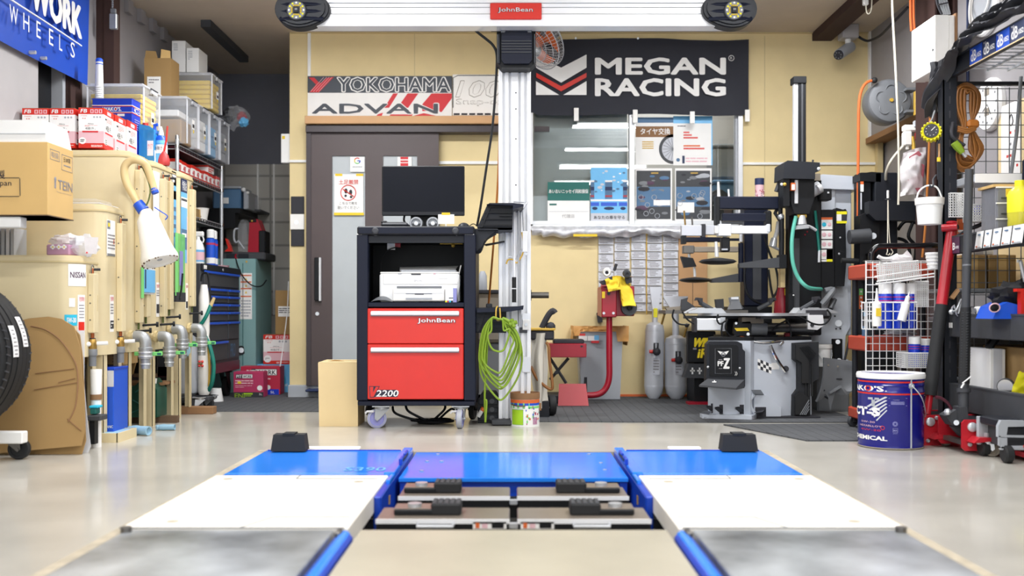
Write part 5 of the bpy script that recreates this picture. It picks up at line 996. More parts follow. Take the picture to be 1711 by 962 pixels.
g=G();p=Y-.001;q=x1+.001
for P in([(0,297),(32,297)],[(33,298),(33.8,327)],[(32,328),(0,328)]):g.tube([W(*P[0],p),W(*P[1],p)],.0018,'ink',4)
g.pt('pan',0,304,19,313,p,'ink',bold=.01);g.pt('製',-6,284,8,299,p,'ink',bold=.02)
zq=lambda f:zb_+(zt_-zb_)*f
g.text('TEIN',Y+.095,Y+.235,zq(.4),zq(.53),q,'ink_grey','r',bold=.015);g.box(x1,q,Y+.06,Y+.075,zq(.4),zq(.54),'ink_grey');g.ball((q,Y+.0675,zq(.52)),.012,'ink_grey',8,(.1,1,1));g.text('The Super Street Dampers',Y+.08,Y+.225,zq(.345),zq(.365),q,'ink_grey','r')
for a,b,c,d in((.02,.11,.78,.92),(.13,.235,.68,.9)):
 for e in((a,b,c,c+.006),(a,b,d-.006,d),(a,a+.002,c,d),(b-.002,b,c,d)):g.box(x1,q,Y+e[0],Y+e[1],zq(e[2]),zq(e[3]),'ink_grey')
g.text('取扱',Y+.03,Y+.1,zq(.81),zq(.89),q,'ink_grey','r');g.text('日本製',Y+.15,Y+.215,zq(.8),zq(.87),q,'ink','r');g.lines(Y+.15,Y+.22,zq(.7),zq(.77),x1,'ink_grey',2,'r',e=.001)
g.obj('print',t)
t=thing('white_box_lid','white carton lying on top of the brown printed carton','carton',(-2.3,4.39,zt_))
g=G();g.prism([(-2.62,zt_+.001),(x1-.005,zt_+.001),(x1-.025,wz(200,Y)),(-2.62,wz(200,Y))],'xz',Y+.005,Y+.24,'white');g.obj('box',t);g=G();g.box(-2.62,x1-.012,Y+.002,Y+.006,zt_+.035,zt_+.037,'grey_lt');g.obj('lid',t)
# cardboard sheets leaning on the tanks
def sheet(P,y0,y1,m,lab):
 zmx=max(z for x,z in P);g=G();n=len(P)
 f=lambda z:y0+(y1-y0)*z/zmx
 g.add([(x,f(z),z)for x,z in P]+[(x,f(z)+.006,z)for x,z in P],[tuple(range(n)),tuple(range(2*n-1,n-1,-1))]+[(i,(i+1)%n,n+(i+1)%n,n+i)for i in range(n)],m)
 return g
def px2(P,Y):return[(wx(a,Y),max(.001,wz(b,Y)))for a,b in P]
t=thing('cardboard_sheet','brown cardboard sheets with a round crease leaning against the low tank','cardboard',(-2.1,4.38,0))
A=px2([(-20,758),(137,744),(141,720),(135,660),(130,640),(121,580),(108,546),(86,533),(62,529),(30,532),(-20,545)],4.36)
g=sheet(A,4.345,4.46,'card','');g.obj('front_sheet',t)
g=G();f=lambda z:4.345+(.115)*z/wz(529,4.36)-.002
g.tube([(wx(a,4.36),f(wz(b,4.36)),wz(b,4.36))for a,b in((35,545),(60,551),(85,567),(105,590),(118,612),(123,640),(122,680),(112,705))],.003,'wood',5,4)
for P in((50,625,115,617),(50,652,122,640),(110,700,135,720),(90,640,118,633)):g.tube([(wx(P[0],4.36),f(wz(P[1],4.36)),wz(P[1],4.36)),(wx(P[2],4.36),f(wz(P[3],4.36)),wz(P[3],4.36))],.002,'wood',4)
g.obj('creases',t)
B=px2([(-20,760),(143,758),(148,735),(140,660),(133,600),(125,560),(112,546),(95,541),(-20,541)],4.42)
g=sheet(B,4.38,4.478,'card','');g.obj('rear_sheet',t)
C=px2([(60,758),(150,758),(154,745),(146,700),(138,640),(135,552),(60,552)],4.45)
g=sheet(C,4.43,4.486,'sheet','');g.obj('plastic_sheet',label='clear plastic sheet standing behind the leaning cardboard',cat='sheet')
# ================================================================ office wall
D=7.25
t=thing('door_1','brown sliding office door with two frosted glass strips','door',(wx(626,D),D,.09));t['kind']='structure'
g=G();zb_=.09;X0,X1=wx(520,D),wx(733,D);ga,gb,gc,gd=wx(555,D),wx(610,D),wx(640,D),wx(697,D);zt_=wz(222,D);zg=wz(260,D);zl=.2
for a,b in((X0,ga),(gb,gc),(gd,X1)):g.box(a,b,D,D+.035,zb_,zt_,'door_brown')
for a,b in((ga,gb),(gc,gd)):g.box(a,b,D,D+.035,zg,zt_,'door_brown');g.box(a,b,D,D+.035,zb_,zl,'door_brown')
g.obj('leaf',t)
for a,b in((ga,gb),(gc,gd)):g=G();g.box(a,b,D+.012,D+.02,zl,zg,'frost');g.obj('frosted_glass',t)
g=G();g.box(wx(512,D),X0,D-.01,YW-.001,.09,zt_,'door_dark');g.box(wx(512,D),wx(840,D),D-.03,YW-.001,zt_,wz(210,D),'door_dark',.003);g.obj('door_frame',t)
g=G();g.pb(525,430,534,502,D-.03,.03,'black',.004);g.pb(532.5,430,536,503,D-.034,.034,'alu',.003);g.obj('handle',t)
g=G();g.cyl(W(530,524,D-.008),W(530,524,D),.014,'steel');g.obj('lock',t)
g=G();g.box(wx(512,D),wx(840,D),D-.06,YW-.001,wz(209,D),wz(196,D),'tan_shelf',.002);g.obj('shelf_board',label='tan wooden board running along the top of the brown door',cat='board')
g=G();g.box(wx(514,D),wx(615,D),D-.09,YW-.03,.05,.068,'navy',.006);g.obj('step_board',label='dark blue step board in front of the brown door',cat='step')
Q=D-.0015
t=thing('door_notice','white notice with a red no shoes symbol on the left glass strip of the door','notice',(wx(582,Q),Q,wz(358,Q)),'notices on the brown door')
g=G();g.pb(558.5,291,607,357,Q,.0012,'paper');[g.pb(a,b,c,d,Q-.0008,.0008,'ylw')for a,b,c,d in((560,290,572,294),(595,290,607,294),(558,355,608,359.5))];g.obj('sheet',t)
g=G();q=Q-.0012;g.pt('土足厳禁',566,300,599,308,q,'red',bold=.01);g.pt('こちらで靴を',567,337,597,342,q,'ink');g.pt('脱いでください',564,344,600,349.5,q,'ink');c=W(582,322,q);g.tube([c+V(.055*math.cos(a),0,.055*math.sin(a))for a in[2*PI*i/24 for i in range(24)]],.0035,'red',6,0,True);g.ball(W(578,319,q),.02,'ink',8,(.6,.05,1));g.ball(W(577.5,327,q),.012,'ink',8,(.8,.05,.8));g.ball(W(586,321,q),.02,'ink',8,(.6,.05,1));g.ball(W(586.5,329,q),.012,'ink',8,(.8,.05,.8));g.tube([W(573,316,q-.002),W(591,328,q-.002)],.0035,'red',6);g.obj('print',t)
t=thing('door_notice','small white sticker with a multicolour letter at the top of the left glass strip','sticker',(wx(597,Q),Q,wz(287,Q)),'notices on the brown door')
g=G();g.pb(585,262,609,287,Q,.0012,'paper');g.obj('sheet',t);g=G();c=W(597,268.5,q)
for a0,a1,m in((45,150,'red'),(150,215,'ylw'),(215,310,'green_clip'),(310,365,'blue')):g.tube([c+V(.02*math.cos(math.radians(a)),0,.02*math.sin(math.radians(a)))for a in[a0+(a1-a0)*i/6 for i in range(7)]],.0035,m,5)
g.tube([c,c+V(.02,0,0)],.0035,'blue',5);g.lines(wx(589,q),wx(605,q),wz(284,q),wz(277,q),q,'grey_lt',2);g.obj('print',t)
t=thing('door_notice','white and red striped sticker at the top of the right glass strip','sticker',(wx(675,Q),Q,wz(276,Q)),'notices on the brown door')
g=G();g.pb(664,262,688,285,Q,.0012,'paper');g.obj('sheet',t);g=G();[g.pb(669,a,682,b,Q-.001,.001,'red_logo')for a,b in((262,266),(268,271),(272.5,285))];g.obj('print',t)
# ---- shop signs over the door
Y=7.31
t=thing('sign_board','black and white sign with red stripes above the brown door','sign',(wx(634,Y),Y,wz(195,Y)))
g=G();g.pb(514,155,755,196,Y,.018,'paper');g.pb(514,127,755,155,Y,.018,'sign_blk');g.obj('board',t)
g=G();q=Y-.001
g.pp([(516,129.5),(525,129.5),(533,138),(538,138),(546,130),(558,128.5),(533,154),(517,154),(528,141)],q,.001,'red_logo')
for k in range(4):g.tube([W(541+k*4.5,129,q-.0005),W(519+k*4.5,153,q-.0005)],.0018,'pink',4)
g.pt('YOKOHAMA',562,128,754.5,154.6,q,'paper',bold=.085);g.pt('YOKOHAMA',564.2,129.8,752.3,152.8,q-.0008,'sign_blk',bold=.015)
for P in([(657,156),(665,156),(650,180),(642,180)],[(681,156),(699,156),(682,180),(664,180)],[(721,156),(755,156),(755,164),(738,187),(706,187),(704,176)],[(631,191),(640,188),(637,196),(627,196)],[(652,191),(690,191),(686,196),(650,196)],[(692,193),(708,189),(732,194),(732,196),(690,196)]):g.pp(P,q,.0008,'red_logo')
g.pt('ADVAN',519,171.5,734,191.5,q-.0006,'paper',bold=.12);g.pt('ADVAN',521,173,732,190,q-.0016,'sign_blk',bold=.07);g.pp([(613,184),(735,186),(735,188.5),(690,189),(615,188)],q-.002,.0006,'paper');g.obj('print',t)
t=thing('sign_board','white anniversary sign right of the black and white sign, partly behind the post','sign',(wx(800,Y),Y,wz(193,Y)))
g=G();g.pb(756,124,842,193,Y,.016,'white_w',.004);g.obj('board',t)
g=G();g.tube([W(757,180,q),W(757,130,q),W(765,126,q),W(840,126,q)],.003,'grey_dk',6);g.pt('100',765,134,838,163,q,'dust',bold=.035,shear=.12);g.pt('100',766,135,837,162,q-.001,'white_w',bold=.01,shear=.12);g.pt('Snap-on',762,165,842,177,q,'dust',bold=.03);g.pt('Snap-on',763,165.8,841,176,q-.001,'white_w')
for k in range(6):g.pb(758+k*13,189,768+k*13,192,q,.001,'ink')
g.obj('print',t)
# ---- black racing banner
Y=7.285
t=thing('banner','black racing banner with white chevron logo over the office window','banner',(wx(1070,Y),Y,wz(192,Y)))
bx0,bx1=wx(886,Y),wx(1251,Y)
g=G();g.surf(lambda u,v:(bx0+(bx1-bx0)*u,Y+.004+.004*math.sin(17*u)+.004*math.sin(31*u+5*v),wz(191.5-(4 if u<.03 else 0)-127*v+(1.6*math.sin(PI*3*u)+2.5*u-1)*v+1.5*math.sin(9*u)*(1-v),Y)),60,10,'ban_blk',.002);g.obj('cloth',t)
g=G();q=Y-.008
for P,m in(([(895.7,93),(937.6,113),(980,91),(980,113),(937.6,138),(895.7,113)],'paper'),([(896,121.5),(937.6,144),(980,121.5),(980,129),(937.6,152.5),(896,129)],'red'),([(895.5,135.5),(895.5,158.6),(934.4,158.6)],'paper'),([(980,135.5),(980,158.6),(941,158.6)],'paper')):g.pp(P,q,.002,m)
g.pt('MEGAN',994,96,1213,125,q,'paper',bold=.07);g.pt('RACING',994,130.5,1213,161,q,'paper',bold=.07);g.tube([W(1222+4.5*math.cos(a),97+4.5*math.sin(a),q)for a in[2*PI*i/14 for i in range(14)]],.0022,'paper',5,0,True);g.pt('R',1220.3,95,1223.8,99,q,'paper');g.obj('lettering',t,label='white lettering and red chevron')
for px,a,b in((963,180,202),(1061.5,183,205),(1157,186,206),(1249,183,203)):
 g=G();g.pb(px-4,a,px+4,b,Y-.016,.012,'white_w',.002);g.obj('clip',t)
for px in(962,1066):g=G();g.cyl(W(px,64,Y-.006),W(px,64,Y),.008,'steel',n=8);g.obj('pin',t)
# ---- office window, posters
Y=7.33;
t=thing('window_2','wide aluminium office window with two sliding panes','window',((WX0+WX1)/2,Y,WZ0));t['kind']='structure'
g=G();zt_=WZ1;g.box(WX0-.02,WX1+.0,Y-.03,Y+.08,WZ0-.03,WZ0+.015,'alu',.003);g.box(WX0-.02,WX1,Y-.03,Y+.08,zt_-.03,zt_,'alu');g.box(WX0-.02,WX0+.01,Y-.03,Y+.08,WZ0,zt_,'alu');g.box(WX1-.035,WX1,Y-.03,Y+.08,WZ0,zt_,'alu',.003);g.obj('window_frame',t)
xm0,xm1=wx(1051,Y),wx(1060,Y)
g=G();g.box(xm0,xm1,Y-.02,Y+.05,WZ0,zt_,'alu',.003);g.box(xm0+.01,xm1-.01,Y-.026,Y+.0,WZ0+.8,WZ0+.84,'white');g.box(WX0+.01,xm0,Y+.0,Y+.03,WZ0+.01,WZ0+.04,'alu');g.box(xm1,WX1-.03,Y+.03,Y+.06,WZ0+.01,WZ0+.045,'alu');g.box(wx(1229,Y),WX1-.03,Y+.0,Y+.06,WZ0,zt_,'grey_lt');g.obj('sash',t)
g=G();g.box(WX0+.01,xm0,Y+.014,Y+.018,WZ0+.03,zt_,'glass');g.box(xm1,WX1-.035,Y+.034,Y+.038,WZ0+.03,zt_,'glass');g.obj('pane',t)
g=G();g.box(WX0+.02,xm0,7.45,7.455,WZ0+.0,zt_,'frost');g.box(WX0+.02,xm0,7.44,7.47,zt_-.06,zt_,'alu');g.obj('roller_blind',label='pale blind hanging inside the left pane of the office window',cat='blind')
g=G();g.box(WX0+.02,wx(918,7.35),Y-.002,Y+.01,wz(220,Y),wz(211,Y),'door_dark');g.obj('rail_end',label='dark end of the door rail beside the window',cat='rail')
q=Y+.0125;q2=Y+.0325
def poster(a,b,c,d,q,lab,fn,m='paper',cat='poster'):
 t=thing('poster',lab,cat,(wx((a+c)/2,q),q,wz(d,q)),'posters on the office window');g=G();g.pb(a,b,c,d,q-.002,.002,m);g.obj('sheet',t);g=G();fn(g,q-.0028);g.obj('print',t)
def f1(g,q):g.pb(915,304,985,335,q,.0008,'green_dk');g.pt('あいおいニッセイ同和損保',917,316,983,323,q-.0005,'paper',bold=.02);g.pb(918,340,930,343,q,.0008,'green_dk');g.pb(917,353,983,353.6,q,.0008,'grey_lt');g.pt('代理店',939,358,960,364,q,'ink_grey')
poster(915,304,985,369,q,'green and white insurance notice at the bottom of the left window pane',f1)
def f2(g,q):
 for i in range(30):x,y=R.uniform(988,1046),R.uniform(282,325);g.ball(W(x,y,q),R.uniform(.006,.022),R.choice(['paper_grey','steelblue','sky','white']),6,(1,.03,.6))
 for a,c in((987,993),(1011,1023),(1041,1048)):g.pb(a,303,c,332,q-.001,.0015,'steelblue');g.pb(a,301,c,304,q-.0015,.0015,'paper');g.pb(a,312,c,318,q-.0015,.0015,'navy');g.pb(a,326,c,329,q-.0015,.0015,'red_dk')
 for a,c in((987,1001),(1004,1031),(1034,1048)):g.pb(a,338,c,344,q-.001,.001,'blue');g.ball(W((a+c)/2,348,q),.03,'navy',10,(1.3*(c-a)/27,.03,.4))
 g.pb(987,333,1048,336,q-.0005,.0008,'paper');g.pb(987,356,1048,369,q-.0005,.0008,'paper_grey');g.pt('あなたの車を守る',992,360,1044,366,q-.0012,'ink',bold=.02)
poster(987,280,1048,369,q,'blue poster with rows of spray cans right of the green notice',f2,'sky')
def f3(g,q):
 g.pb(1062,211,1125,229,q,.0008,'wood');g.pt('タイヤ交換',1070,214,1120,225,q-.0005,'paper',bold=.02);g.pb(1062,196,1125,205,q,.0008,'steelblue')
 for k in range(4):g.pb(1073,236+k*3.5,1092,238+k*3.5,q,.0008,'gold')
 c=W(1125,249,q);pts=[(1125-24*math.sin(PI*i/16),249-25*math.cos(PI*i/16))for i in range(17)];g.pp(pts,q,.0008,'grey_dk');pts=[(1125-19*math.sin(PI*i/16),249-20*math.cos(PI*i/16))for i in range(17)];g.pp(pts,q-.0006,.0006,'paper_grey')
 for i in range(9):a=PI*(i+.5)/9;g.tube([W(1125,249,q-.001),W(1125-18*math.sin(a),249-19*math.cos(a),q-.001)],.0022,'grey_md',4)
poster(1062,196,1125,275,q2,'poster with a large wheel at the upper left of the right window pane',f3)
def f4(g,q):
 g.pb(1125,194,1190,206,q,.0008,'sky')
 for a,b,m in((221,1152,'red'),(225.5,1156,'red'),(230,1166,'red'),(243.5,1170,'orange'),(248,1177,'red')):g.pb(1142,a-1.2,b,a+1.4,q,.0008,m)
 g.lines(wx(1132,q),wx(1150,q),wz(212,q),wz(209,q),q+.0008,'ink',1);g.lines(wx(1132,q),wx(1150,q),wz(237,q),wz(234,q),q+.0008,'ink',1);g.pb(1140,260,1144,273,q,.0008,'navy');g.lines(wx(1146,q),wx(1182,q),wz(272,q),wz(262,q),q+.0008,'pink',2);g.ball(W(1133,267,q),.014,'steelblue',8,(1,.05,1));g.pb(1188.6,194,1190.4,276,q-.0004,.0008,'sky')
poster(1125,194,1190,276,q2,'white poster with red bar charts at the upper right of the right window pane',f4)
def dark(a):
 def f(g,q):
  g.pb(a+1.5,285,a+58.5,366,q,.0008,'grey_dk');g.pb(a+2,312,a+58,345,q-.0004,.0008,'steelblue')
  for i in range(22):x,y=R.uniform(a+8,a+52),R.uniform(290,360);g.ball(W(x,y,q-.0008),R.uniform(.01,.035),R.choice(['grey_md','ink','grey_lt','ink','purple','steelblue']),8,(1.5,.02,.6))
  for i in range(6):x,y=R.uniform(a+8,a+52),R.uniform(318,362);g.tube([W(x+4*math.cos(b),y+4*math.sin(b),q-.0015)for b in[2*PI*k/10 for k in range(10)]],.0025,'grey_lt',4,0,True)
  x=a+(30 if a<1100 else 4);y=334 if a<1100 else 338;g.pb(x,y,x+28,y+(9 if a<1100 else 17),q-.002,.001,'paper');g.pb(a+26,288,a+38,290,q-.0015,.0008,'gold')  # white rectangle and gold bar on each dark poster
 return f
poster(1062,281,1123,369,q2,'dark car poster at the lower left of the right window pane',dark(1062));poster(1128,281,1189,369,q2,'dark car poster with a white patch at the lower right of the right window pane',dark(1128))
# things in the office behind the glass
for a,b,c,d,Y_,m,lb,nm in((1192,300,1250,345,7.9,'steelblue','blue plastic box inside the office behind the window','office_box'),(1192,240,1245,299,8.1,'grey_md','grey storage box on the blue one inside the office','office_box'),(1190,346,1260,420,7.8,'ink','dark office chair back behind the window','office_chair')):
 t=thing(nm,lb,'box' if 'box' in nm else 'chair',(wx((a+c)/2,Y_),Y_+.1,wz(d,Y_)),'boxes inside the office' if 'box' in nm else None)
 if 'box' in nm:
  g=G();g.pb(a,b+6,c,d,Y_,.3,m,.02);g.obj('tub',t);g=G();g.pb(a-1,b,c+1,b+6,Y_-.01,.32,m,.01);g.obj('lid',t)
 else:
  g=G();x0,x1=wx(1180,Y_),wx(1226,Y_);g.surf(lambda u,v:(x0+(x1-x0)*u,Y_+.04*math.sin(PI*u),wz(390-75*v*(1-.3*(2*u-1)**2),Y_)),10,8,'ink',.05);g.obj('backrest',t);g=G();g.box(x0,x1,Y_-.3,Y_,1.0,1.06,'ink',.02);g.cyl((.5*(x0+x1),Y_-.15,0),(.5*(x0+x1),Y_-.15,1.0),.03,'steel');g.obj('seat',t)
g=G();Y_=7.95;g.box(wx(1185,Y_),wx(1270,Y_),Y_-.1,Y_+.5,0,wz(346,Y_),'grey_lt',.01);g.box(wx(1185,Y_)-.01,wx(1270,Y_)+.01,Y_-.12,Y_+.5,wz(346,Y_),wz(345,Y_),'white');g.obj('office_cupboard',label='pale cupboard inside the office under the blue box',cat='cupboard')
# ---- protective paper along the sill, order slips, board
g=G()
def fs(u,v):
 n1=noise.noise(V(u*26,v*2,.3));n2=noise.noise(V(u*9,3,v))
 yb=396+4*n2+2*math.sin(40*u)if u>.07 else 393;yt=379
 if u>.6:yb-=4*math.sin((u-.6)*9)
 return(wx(888+252*u,7.3),7.27-.03*math.sin(PI*v)+.012*n1,wz(yt+(yb-yt)*v,7.3)+.006*n1)
g.surf(fs,90,8,'foil',.003);g.pb(958,391,998,395,7.235,.002,'ylw');g.obj('paper_strip',label='crumpled silver paper strip hanging along the window sill',cat='paper')
SL=[(1000,1025,394,529,'leftmost strip of order slips on the wall under the window'),(1026.5,1052,391,522,'order slip strip second from the left, behind the red machine'),(1055,1079,390,520,'order slip strip in the middle, right of the yellow cord'),(1081.5,1106,392,520,'order slip strip above the taller silver air tank'),(1108,1133,392,512,'rightmost order slip strip, beside the brown board')]
for a,c,b,d,lb in SL:
 Y=7.318;t=thing('slip_strip',lb,'papers',(wx((a+c)/2,Y),Y,wz(d,Y)),'strips of order slips');n=9;h=(d-b)/n
 for i in range(n):
  g=G();x0,x1=wx(a+R.uniform(-.4,.4),Y),wx(c+R.uniform(-.4,.4),Y);z1,z0=wz(b+i*h,Y),wz(b+(i+.96)*h,Y)
  g.add([(x0,Y+.004,z1),(x1,Y+.004,z1),(x1,Y-.008,z0),(x0,Y-.008,z0)],[(0,1,2,3)],'paper_grey')
  for k in range(4):
   f=.2+.19*k;yy=Y+.004-.012*f-.0015;zz=z1+(z0-z1)*f;xa=x0+(x1-x0)*R.uniform(.06,.2);xb=x0+(x1-x0)*R.uniform(.5,.93);g.add([(xa,yy,zz),(xb,yy,zz),(xb,yy,zz-.005),(xa,yy,zz-.005)],[(0,1,2,3)],'ink_grey')
  g.obj('slip',t)
g=G();g.tube([W(1081,388,7.3),W(1080,420,7.3),W(1080.5,525,7.3)],.004,'gold',6);g.obj('yellow_string',label='thin yellow string hanging between the order slip strips',cat='string')
g=G();Y=7.31;g.pb(1134,393,1182,512,Y,.015,'tan_shelf',.002);g.pb(1157,470,1158,512,Y-.001,.002,'wood_dk');g.obj('plywood_board',label='brown plywood board on the wall right of the order slips',cat='board')
for a,b,lb in((328,357,'above'),(384,411,'below')):g=G();g.pb(486,a,508,b,YW-.012,.012,'ink',.002);g.obj('black_pad',label='black pad %s the white entry panel left of the door'%lb,cat='pad',group='black pads by the door')
t=thing('entry_panel','white entry panel with a small blue light left of the brown door','panel',(wx(496,YW),YW-.01,wz(384,YW)));g=G();g.pb(484.5,357.5,508,383.5,YW-.02,.02,'white_w',.004);g.obj('plate',t);g=G();g.ball(W(495,371,YW-.02),.012,'led',10,(1,.4,1));g.obj('lamp',t)
t=thing('switch_box','narrow white switch box on the corner of the alcove','box',(wx(478,YW),YW+.1,wz(270,YW)));g=G();g.box(-1.72,-1.651,7.36,7.42,wz(271,YW),wz(222,YW),'white',.004);g.obj('case',t);g=G();g.box(-1.71,-1.69,7.355,7.36,wz(231,YW),wz(226,YW),'ylw');g.obj('sticker',t)
# ---- wall fan with orange blades
t=thing('wall_fan','wire cage wall fan with orange blades right of the black carriage','fan',(.2,6.9,2.5));fc=W(905,66,6.9);n=V(-.62,-.42,-.55).normalized();u,v,w=frame(n)
g=G()
for r,h in((.2,0),(.2,.05),(.17,.075),(.12,.09),(.06,.095),(.17,-.03),(.1,-.05)):g.tube([fc+w*h+(u*math.cos(a)+v*math.sin(a))*r for a in[2*PI*i/28 for i in range(28)]],.0025 if r<.2 else .004,'grey_lt',5,0,True)
for i in range(48):
 a=2*PI*i/48;d=u*math.cos(a)+v*math.sin(a);g.tube([fc+w*.095+d*.03,fc+w*.09+d*.12,fc+w*.06+d*.185,fc+d*.202,fc-w*.05+d*.1],.0016,'steel',4)
g.obj('cage',t)
for k in range(4):
 g=G();a=2*PI*k/4+.4
 g.surf(lambda s_,q:fc+(u*math.cos(a+(s_-.5)*.9*(.5+q))+v*math.sin(a+(s_-.5)*.9*(.5+q)))*(.04+.13*q)+w*(.02+.03*(s_-.5)),6,6,'orange',.003);g.obj('blade',t)
g=G();g.cyl(fc-w*.14,fc+w*.0,.05,'grey_md',n=18);g.cyl(fc-w*.0,fc+w*.05,.035,'orange',n=18);g.box(fc.x-.06,fc.x+.04,6.97,YW-.001,fc.z-.02,fc.z+.12,'grey_dk',.01);g.obj('motor',t)
# ---- floor things in front of the office wall
t=thing('waste_bin','large grey waste bin lined with an orange bag by the office wall','bin',(wx(1003,7.05),7.15,.006))
Y=7.05;x0,x1,z1=wx(965,Y),wx(1036,Y),wz(549,Y)
g=G();k=.03;a,b=x0,x1+.02;g.add([(a+k,Y+k*.5,.007),(b-k*.6,Y+k*.5,.007),(b-k*.6,Y+.24,.007),(a+k,Y+.24,.007),(a,Y,z1),(b,Y,z1),(b,Y+.25,z1),(a,Y+.25,z1)],[(0,1,2,3),(0,1,5,4),(1,2,6,5),(2,3,7,6),(3,0,4,7)],'grey_lt');g.pb(976,630,981,655,Y+.005,.01,'ink');g.obj('body',t)
g=G();g.surf(lambda s_,q:V(x0-.03+(x1-x0+.09)*s_+.01*noise.noise(V(s_*20,q*3,1)),Y-.016+.01*noise.noise(V(s_*14,q*4,5)),z1+.02-.02*q-(.09*q if s_>.78 else .05*q if s_<.12 else .02*q)),40,6,'org_bag');[g.surf(lambda s_,q:V((x0-.03 if e<0 else x1+.05)+.012*noise.noise(V(s_*14,q*3,e)),Y+.27*s_,z1+.02-.14*q*(1 if e>0 else .7)),12,6,'org_bag')for e in(-1,1)];g.obj('bag',t,label='orange plastic bag')
g=G();g.pb(967,557,978,561,Y-.02,.002,'red');g.pb(967,561,981,569,Y-.02,.002,'paper');g.pb(993,560,1001,568,Y-.02,.002,'sky');g.pb(988,569,1001,573,Y-.02,.002,'red_logo');g.pb(982,561,1001,569,Y-.019,.001,'paper');g.obj('sticker',t)
t=thing('wheel_lift','dark red tyre stand with a bent pole and square foot plate','stand',(wx(990,6.8),6.8,.006))
Y=6.75
g=G();g.tube([W(1018,530,Y),W(1018,600,Y),W(1018,628,Y),W(1014,645,Y),W(1005,656,Y),W(990,660,Y),W(960,660,Y)],.021,'red_dk',14,3);g.obj('pole',t)
g=G();s_=wx(1029,Y);g.box(wx(1004,Y),s_,Y-.06,Y+.1,wz(530,Y),wz(484,Y),'red_dk',.006);g.add([W(1004,484,Y-.06),W(1029,484,Y-.06),W(1057,462,Y+.3),W(1004,471,Y+.3)],[(0,1,2,3)],'red_dk');g.box(s_-.1,wx(1060,Y),Y+.0,Y+.3,wz(528,Y),wz(478,Y),'red_dk',.006)
for px in(1009,1025):g.cyl(W(px,523,Y-.066),W(px,523,Y-.06),.009,'steel',n=10)
g.pb(1006,487,1011,498,Y-.063,.004,'ylw');g.cyl(W(1017,490,Y-.075),W(1017,490,Y-.06),.012,'ink',n=10);g.obj('head',t)
g=G();c=W(1051,514,Y-.03);g.lathe([(0,0),(.02,0),(.02,-.02),(.052,-.02),(.054,-.01),(.054,.02),(0,.02)],c,'grey_dk',(0,1,0),24);g.cyl(c-V(0,.03,0),c,.012,'black',n=10);g.obj('hand_wheel',t)
g=G();g.pb(917,574,980,597,Y,.25,'red_dk',.004);g.pb(970,577,974,580,Y-.002,.004,'ink');g.obj('lift_table',t);g=G();g.pb(925,567,976,574,Y+.02,.2,'ink',.005);g.obj('table_pad',t)
g=G()
for P in((919,598,946,640),(950,598,919,634)):g.tube([W(P[0],P[1],Y+.05),W(P[2],P[3],Y+.05)],.011,'ink',6);g.tube([W(P[0],P[1],Y+.2),W(P[2],P[3],Y+.2)],.011,'ink',6)
g.cyl(W(930,622,Y+.03),W(930,622,Y+.22),.014,'ink');g.obj('scissor_legs',t);g=G();g.box(wx(912,Y),wx(952,Y),Y-.02,Y+.3,.007,.06,'ink',.004);g.obj('base',t)
g=G();Y2=6.6;g.add([W(934,641,Y2),W(979,641,Y2),(wx(983,Y2),Y2-.04,.008),(wx(932,Y2),Y2-.04,.008),W(934,641,Y2)+V(0,.012,0),W(979,641,Y2)+V(0,.012,0),(wx(983,Y2),Y2-.028,.008),(wx(932,Y2),Y2-.028,.008)],[(0,1,2,3),(4,5,6,7),(0,1,5,4),(1,2,6,5),(2,3,7,6),(3,0,4,7)],'red_jack');g.box(wx(940,Y2),wx(975,Y2),Y2,Y-.02,.02,.05,'red_dk');g.obj('foot_plate',t,label='bright red foot plate')
zt_=wz(478,Y)
g=G();g.surf(lambda s_,q:V(wx(1010+45*s_+6*q,6.7),6.67+.16*s_*(1-q)-.02*q+.03*noise.noise(V(s_*4,q*4,2)),wz(468+(52 if s_>.45 else 25)*q*(1-.35*abs(s_-.55))-8*math.sin(PI*s_),6.7)),16,16,'ylw',.004);g.obj('yellow_cloth',label='yellow cloth draped over the head of the red stand',cat='cloth')
t=thing('air_tool','white air tool with a black grip lying on the red stand','tool',W(1015,470,6.7));g=G();c=W(1014,455,6.68);g.lathe([(.012,-.01),(.022,-.012),(.028,0),(.03,.08),(0,.09)],c,'white',(.1,1,.1),16);g.lathe([(0,-.004),(.014,-.006),(.014,0)],c,'ink',(.1,1,.1),12);g.obj('body',t);g=G();g.pp([(1002,471),(1023,461),(1024,474),(1008,476)],6.69,.06,'ink');g.tube([W(1026,452,6.7),W(1030,441,6.7)],.01,'ink',8);g.obj('grip',t)
t=thing('polisher','black round polisher head lying on the red stand beside the cloth','tool',W(1048,470,6.7));g=G();c=W(1048,458,6.7);g.lathe([(0,0),(.022,0),(.027,.012),(.027,.05),(0,.05)],c,'grey_dk',(0,1,.15),18);g.lathe([(.008,-.004),(.012,-.006),(.012,.002)],c,'ink',(0,1,.15),12);g.obj('head',t);g=G();g.pp([(1044,464),(1055,462),(1056,472),(1047,474)],6.73,.04,'ink');g.obj('grip',t)
g=G();g.pp([(997,523),(1001,520),(1006,530),(1007,538),(999,539)],7.3,.025,'ink');g.obj('wall_hook',label='small black hook on the wall behind the red stand',cat='hook')
